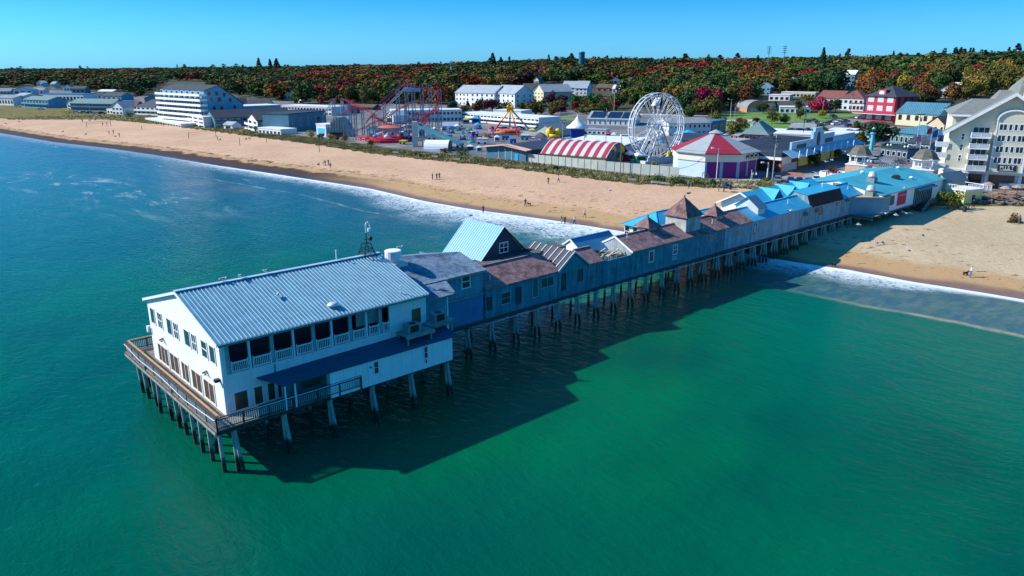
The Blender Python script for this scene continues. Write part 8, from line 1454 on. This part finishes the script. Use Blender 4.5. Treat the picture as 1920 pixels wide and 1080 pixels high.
# dune fence
t = thing('dune_fence', 'row of thin fence stakes and wire along the dune in front of the halls', 'fence', tuple(G(915, 306))); o = t.location.copy(); prev = None
for i in range(34):
    x = 912+i*13.5; y = interp([(900, 301.5), (985, 309), (1120, 326), (1200, 337), (1280, 346), (1370, 352)], x); p = G(x, y)-o; m = MB(); h_ = 1.2+.2*(i % 3 == 0); m.beam((p.x, p.y, p.z-.2), (p.x, p.y, p.z+h_), .09); build('stake', m, GWOOD, t)
    if prev is not None: m = MB(); m.beam(prev+Vector((0, 0, 1.0)), p+Vector((0, 0, 1.0)), .03); build('wire', m, BLK, t)
    prev = p
# poles and lamps
def pole(x, yb, yt, lab, kind='lamp_post', r=.16, mat=None, arm=0):
    P_ = G(x, yb); h = ztop(P_, yt)-P_.z; t = thing(kind, lab, {'lamp_post': 'lamp post', 'utility_pole': 'utility pole', 'mast': 'mast', 'flagpole': 'flagpole'}[kind], tuple(P_), 0); m = MB(); m.beam((0, 0, 0), (0, 0, h), r*2, n=6, a2=r*1.3); build('pole', m, mat or STEELG, t)
    if kind == 'lamp_post':
        m = MB(); m.beam((0, 0, h-.2), (-1.4, 0, h), .1) if arm <= 0 else None; m.beam((0, 0, h-.2), (1.2, 0, h), .1) if arm >= 0 else None; build('arm', m, STEELG, t)
        m = MB(); m.box(-1.9, -1.2, -.2, .2, h-.1, h+.25) if arm <= 0 else m.box(1., 1.7, -.2, .2, h-.1, h+.25); build('lamp_head', m, WHITE, t)
    elif kind == 'utility_pole': m = MB(); m.box(-1.2, 1.2, -.08, .08, h-.8, h-.6); m.box(-.8, .8, -.08, .08, h-1.7, h-1.55); build('crossarm', m, DWOOD, t); m = MB(); m.beam((.4, 0, h-3), (.4, 0, h-1.9), .5, n=8); build('transformer', m, ACM, t)
    return t, h, P_
PW = M('pale_pole', (.42, .40, .38), .7, .1, 1)
POLES = [pole(*q) for q in [(1343, 337, 278, 'tall grey lamp post in front of the carousel purple doors', 'lamp_post', .13, STEEL, -1), (1163, 324, 250, 'rusty thin pole in front of the board fence', 'lamp_post', .12, M('rusty_pole', (.25, .12, .08), .8), -1), (1448, 337, 254, 'tall pale pole at the left corner of the arcade', 'utility_pole', .17, PW), (1438, 336, 305, 'short curved lamp post beside the parked cars', 'lamp_post', .2, STEEL, -1), (1135, 285, 205, 'utility pole before the solar hall', 'utility_pole', .15, PW), (1055, 262, 222, 'utility pole left of the white marquee', 'utility_pole', .15, PW), (1095, 292, 240, 'slim pole by the white marquee', 'utility_pole', .1, BLK), (903, 293, 250, 'thin lamp post left of the teal dune hall', 'lamp_post', .09, STEELG, 0), (663, 264, 222, 'grey pole right of the slatted station', 'lamp_post', .1, STEELG, 0), (1151, 213, 172, 'white flag pole left of the ferris wheel', 'flagpole', .12, STEEL), (1487, 226, 188, 'pale utility pole on the lawn edge', 'utility_pole', .14, PW), (1541, 220, 180, 'pale utility pole behind the crimson tree', 'utility_pole', .14, PW), (1504, 268, 205, 'dark crossarm pole in front of the white shops', 'utility_pole', .14, BLK), (1594, 212, 172, 'pale pole before the maroon roofed house', 'utility_pole', .14, PW), (1621, 272, 232, 'leaning pale pole beside the big dark street tree', 'utility_pole', .16, PW), (1715, 292, 210, 'tall pale utility pole left of the hotel flags', 'utility_pole', .17, PW), (1763, 290, 198, 'dark utility pole just left of the cream hotel', 'utility_pole', .17, BLK), (1687, 168, 140, 'white antenna pole above the red hotel', 'flagpole', .12, STEEL), (1549, 176, 158, 'light pole above the red roofs', 'lamp_post', .12, STEEL), (1369, 222, 186, 'tall floodlight pole on the lawn', 'lamp_post', .12, STEEL), (1377, 224, 193, 'wooden pole right of the floodlight pole on the lawn', 'utility_pole', .13, PW), (1332, 232, 204, 'slim pole before the broad olive tree', 'flagpole', .1, STEELG), (476, 200, 176, 'tall white floodlight pole behind the motels', 'lamp_post', .12, STEEL), (169, 214, 190, 'pole by the yellow bush far left', 'flagpole', .1, STEEL), (177, 165, 153, 'pale pole in the wood far left', 'flagpole', .12, STEEL), (1236, 215, 200, 'small light by the wheel', 'lamp_post', .1, STEEL), (1057, 196, 184, 'small lamp among the trees before the condominiums', 'lamp_post', .1, STEEL), (1408, 338, 318, 'little post by the carousel corner', 'flagpole', .08, STEEL), (1722, 300, 250, 'left flag pole of the row beside the cream hotel', 'flagpole', .09, STEEL), (1740, 298, 236, 'middle flag pole of the row beside the cream hotel', 'flagpole', .09, STEEL), (1752, 296, 240, 'right flag pole of the row beside the cream hotel', 'flagpole', .09, STEEL), (1696, 300, 275, 'lamp with twin white globes on the street', 'flagpole', .08, BLK), (1664, 298, 272, 'lamp with twin white globes nearer the dark tree', 'flagpole', .08, BLK), (1633, 326, 296, 'black street lamp between the gazebo towers', 'flagpole', .12, BLK)]]
for i, c in ((-6, 'pink'), (-5, 'red'), (-4, 'blue')):
    t, h, P_ = POLES[i]; f = MB(); f.slab([(0, 0, h-2.2), (-1.6, .2, h-2.6), (-1.5, .1, h-1.1), (0, 0, h-.3)], .05); build('flag', f, PM[c], t); f = MB(); f.slab([(0, 0, h-4.2), (-1.2, .2, h-4.5), (-1.1, .1, h-3.2), (0, 0, h-2.7)], .05); build('flag', f, PM['white'], t)
for i in (-3, -2):
    t, h, P_ = POLES[i]
    for s in (-.5, .5): f = MB(); f.ball((s, 0, h), .35); f.beam((0, 0, h-.5), (s, 0, h-.3), .06); build('globe', f, WHITE, t, True)
t, h, P_ = POLES[9]; f = MB(); f.slab([(0, 0, h-2.), (1.6, .2, h-2.6), (1.5, .1, h-1.1), (0, 0, h-.2)], .05); build('flag', f, PM['red'], t)
WIRE = BLK
for (i, j), lab in zip([(0, 2), (1, 0), (4, 5), (10, 11), (15, 16), (12, 14)], ['drooping cable between carousel lamp and arcade pole', 'drooping cable in front of the board fence and carousel', 'cable over the fair by the marquee', 'cable above the lawn', 'cable before the teal roofed hall', 'cable over the white shops']):
    a = POLES[i][2]+Vector((0, 0, POLES[i][1]-.5)); b = POLES[j][2]+Vector((0, 0, POLES[j][1]-.8)); pts = [a.lerp(b, k/10)-Vector((0, 0, 4*(.25-(k/10-.5)**2)*1.2)) for k in range(11)]; m = MB(); m.path(pts, .05); o = build('overhead_cable', m, WIRE); tag(o, lab, 'cable')
# masts on the skyline, water tower
k = G(1090, 140); k = Vector((k.x, k.y, T(k.x, k.y))); zt = ztop(k, 97); t = thing('water_tower', 'dark blue cylindrical water tower rising from the wooded skyline', 'water tower', tuple(k)); r = 5.4/1400*k.y; hh = zt-k.z
m = MB(); m.lathe([(r, 0), (r, hh*.45), (r, hh-.8), (r*.9, hh)], n=20); build('tank', m, M('tower_blue', (.03, .13, .22), .5), t); m = MB(); m.lathe([(r*1.04, hh*.93), (r*1.04, hh*.96)], n=20); build('band', m, M('tower_blue_dark', (.02, .06, .1), .5), t)
for x, yt, lab in ((1438, 88, 'left of two thin lattice radio masts on the right skyline'), (1467, 87, 'right of two thin lattice radio masts on the right skyline')):
    k = G(x, 140); t = thing('radio_mast', lab, 'mast', tuple(k)); hh = ztop(k, yt)-k.z; m = MB(); m.beam((0, 0, 0), (0, 0, hh), .5, n=4)
    build('mast', m, STEELG, t); m = MB()
    for q in range(4): m.box(-2.2, 2.2, -.2, .2, hh-q*2.0-.2, hh-q*2.0+.3)
    build('antenna_bar', m, STEELG, t)
k = G(846, 150); t = thing('church_spire', 'small white church spire among autumn trees behind the coaster', 'spire', tuple(k)); hh = ztop(k, 120)-k.z; m = MB(); m.box(-1.6, 1.6, -1.6, 1.6, 0, hh*.55); build('belfry', m, WHITE, t); m = MB(); m.lathe([(2.2, hh*.55), (.1, hh)], n=4, ph=pi/4); build('spire', m, WHITE, t)
# ---- cars
def make_car():
    t = thing('parked_car', 'placeholder parked car not yet placed', 'car'); m = MB()
    lo = [(-2.2, .35), (-2.25, .75), (-2.05, .92), (-1.0, .98), (.75, .98), (2.1, .85), (2.25, .6), (2.2, .35)]
    m.hexa([(x, -.9, z) for x, z in lo], [(x, .9, z) for x, z in lo]); build('body', m, PM['white'], t)
    m = MB(); m.hexa([(-1.85, -.8, .95), (1.1, -.8, .95), (1.1, .8, .95), (-1.85, .8, .95)], [(-1.45, -.68, 1.45), (.35, -.68, 1.45), (.35, .68, 1.45), (-1.45, .68, 1.45)]); build('windows', m, GLASS, t)
    m = MB(); m.box(-1.42, .32, -.66, .66, 1.45, 1.5); build('roof', m, PM['white'], t)
    for x in (-1.4, 1.4):
        for y in (-.86, .86): m = MB(); m.beam((x, y-.1, .34), (x, y+.1, .34), .66, n=12); build('wheel', m, BLK, t)
    return t
car0 = make_car(); cu_ = [0]; CARC = {'white': 'white', 'black': None, 'silver': None, 'red': 'red', 'blue': 'blue'}
CPM = {'white': PM['white'], 'black': M('car_black', (.015, .015, .02), .3, spec=.6), 'silver': M('car_silver', (.3, .32, .34), .35, metal=.4), 'red': PM['red'], 'blue': M('car_blue', (.02, .06, .2), .3, spec=.6), 'grey': M('car_grey', (.09, .1, .11), .35, spec=.6)}
def car(x, y, c, rz, lab, s=1.):
    P_ = G(x, y); loc = (P_.x, P_.y, P_.z+.1)
    if cu_[0] == 0: car0.location = loc; car0.rotation_euler = (0, 0, rz); car0['label'] = lab; r = car0; car0.scale = (s,)*3
    else: r = clone(car0, loc, rz, lab, s)
    cu_[0] += 1; r['group'] = 'cars parked about the town'
    for ch in r.children:
        if ch.name.split('.')[0] in ('body', 'roof'): ch.material_slots[0].link = 'OBJECT'; ch.material_slots[0].material = CPM[c]
for q in [(1458, 341, 'silver', 1.2, 'silver suv parked left before the dune path'), (1482, 343, 'blue', 1.2, 'dark blue car parked second by the dune path'), (1498, 344, 'black', 1.25, 'black car parked in the middle by the dune path'), (1515, 345, 'blue', 1.3, 'dark blue car nearest the blue dormered roof'), (1530, 340, 'white', 1.2, 'white car partly behind the blue dormered roof'), (1492, 235, 'red', .1, 'bright red van beside the lawn'), (1514, 229, 'grey', .6, 'dark grey car left at the lawn corner'), (1525, 228, 'grey', .6, 'dark grey car right at the lawn corner'), (1540, 236, 'white', .5, 'white car in the left of the parking lot'), (1549, 234, 'silver', .5, 'silver car in the parking lot'), (1555, 232, 'red', .5, 'dark red car between white cars in the lot'), (1567, 235, 'white', .3, 'white pickup in the middle of the lot'), (1574, 231, 'white', .4, 'white pickup at the back of the lot'), (1580, 233, 'silver', .4, 'silver car right in the lot'), (1592, 238, 'blue', .3, 'dark blue car at the right of the lot'), (1500, 247, 'black', .3, 'black car behind the shops'), (1518, 246, 'blue', .3, 'blue car behind the shops'), (1562, 220, 'blue', .5, 'blue car by the olive tree on the street'), (1612, 223, 'white', .2, 'white car at the red hotel porch'), (940, 244, 'white', .1, 'white car left of the swing ride'), (948, 244, 'silver', .1, 'silver car left of the swing ride legs'), (967, 244, 'white', .1, 'white car behind the swing ride centre'), (976, 243, 'black', .1, 'black car behind the swing ride right'), (860, 238, 'white', .1, 'white car below the left end of the grey motel'), (846, 236, 'silver', .1, 'silver car right of the coaster'), (34, 200, 'white', .2, 'white boat like car at the far left marsh edge'), (78, 206, 'white', .2, 'white car before the blue shaded motel'), (144, 212, 'white', .2, 'white car left in the marsh parking row'), (158, 213, 'silver', .2, 'silver car in the marsh parking row'), (170, 213, 'blue', .2, 'blue car in the marsh parking row'), (182, 214, 'white', .2, 'white car right in the marsh parking row'), (192, 214, 'black', .2, 'black car at the right end of the marsh row'), (1625, 244, 'white', .2, 'white car right of the store roof'), (1602, 243, 'red', .2, 'red car behind the store roof'), (1530, 232, 'silver', .5, 'silver car at the left end of the lot'), (1585, 229, 'grey', .4, 'grey car at the far right of the lot'), (1640, 306, 'white', .3, 'white car behind the wire sculpture'), (1598, 306, 'grey', .3, 'grey car left of the gazebo dome'), (1690, 306, 'blue', .3, 'blue car behind the flag poles'), (1640, 250, 'black', .2, 'black car near the big dark tree'), (1010, 244, 'grey', .1, 'grey car before the right end of the grey motel')]: car(*q)
a = G(768, 258); t = thing('delivery_truck', 'white box truck parked under the coaster right side', 'truck', tuple(a), .1); m = MB(); m.box(-2.2, 2.6, -1.2, 1.2, .9, 3.4); build('box', m, PM['white'], t); m = MB(); m.box(-4, -2.3, -1.1, 1.1, .5, 2.5); build('cab', m, WHITE, t); m = MB(); m.box(-4.03, -3.95, -1, 1, 1.5, 2.3); build('windscreen', m, GLASS, t)
for x in (-3.2, 1.6):
    for y in (-1.1, 1.1): m = MB(); m.beam((x, y-.12, .5), (x, y+.12, .5), 1., n=12); build('wheel', m, BLK, t)
# planter on the plaza, beach crowd of small street things
P_ = G(1563, 331); t = thing('planter', 'white curved planter wall with red plants on the plaza', 'planter', tuple(P_), -.3); m = MB(); m.lathe([(3.6, 0), (3.6, 1.2), (3.2, 1.2), (3.2, .9)], n=14); build('wall', m, WHITEW, t); V, F = crown_mesh('plants', 220, 2.4, 1.2, .3, 5); V[:, 2] += 1.; o = bpy.data.objects.new('plants', mesh_from('plants', V, F, LM['purple'])); COL.objects.link(o); o.parent = t
P_ = G(1633, 282); t = thing('totem', 'turquoise lighthouse shaped totem before the dark tree', 'totem', tuple(P_)); m = MB(); m.lathe([(.7, 0), (.55, 5.5), (.9, 5.6), (.9, 6.1), (.5, 6.1), (.5, 7.3), (.7, 7.3), (.1, 8.)], n=10); build('tower', m, M('turquoise_paint', (.1, .5, .6), .5), t); m = MB(); m.lathe([(.52, 6.2), (.52, 7.2)], n=10); build('lantern', m, GLASS, t)
# flying gulls
for i, (x, y, Y, lab) in enumerate([(1697, 352, 150, 'flying gull over the teal roof near the dome vent'), (1820-120, 343, 160, 'flying gull over the right of the teal roof'), (1625, 373, 148, 'flying gull before the tan flat roof'), (1660, 400, 140, 'flying gull low over the pier shadow, left'), (1680, 403, 136, 'flying gull low over the pier shadow, middle'), (1700, 400, 140, 'flying gull low over the pier shadow, right'), (1549, 303, 175, 'flying gull in front of the arcade shutters'), (1560, 300, 185, 'flying gull beside the left gazebo tower'), (1622, 314, 170, 'flying gull right of the left gazebo base'), (1610, 421, 132, 'flying gull above the shadowed sand'), (1665, 253, 200, 'flying gull before the big dark tree'), (1530, 324, 160, 'dark flying gull above the plaza'), (1585, 284, 190, 'flying gull left of the gazebo dome'), (1745, 300, 170, 'flying gull by the right gazebo dome'), (1520, 350, 150, 'flying gull over the dormered roof'), (1480, 395, 128, 'flying gull just above the sky blue roof')]):
    p = W3(x, y, Y); gull(p.x, p.y, p.z, random.uniform(0, 6), lab, True, 1.15)
for x, y, lab in ((1640, 455, 'gull standing on the dry sand by the pier shadow'), (1700, 470, 'gull standing on the sand below the stairs'), (700, 330, 'gull standing on the sand left of the trio')):
    p = G(x, y); gull(p.x, p.y, p.z, 1., lab, False, 1.1)
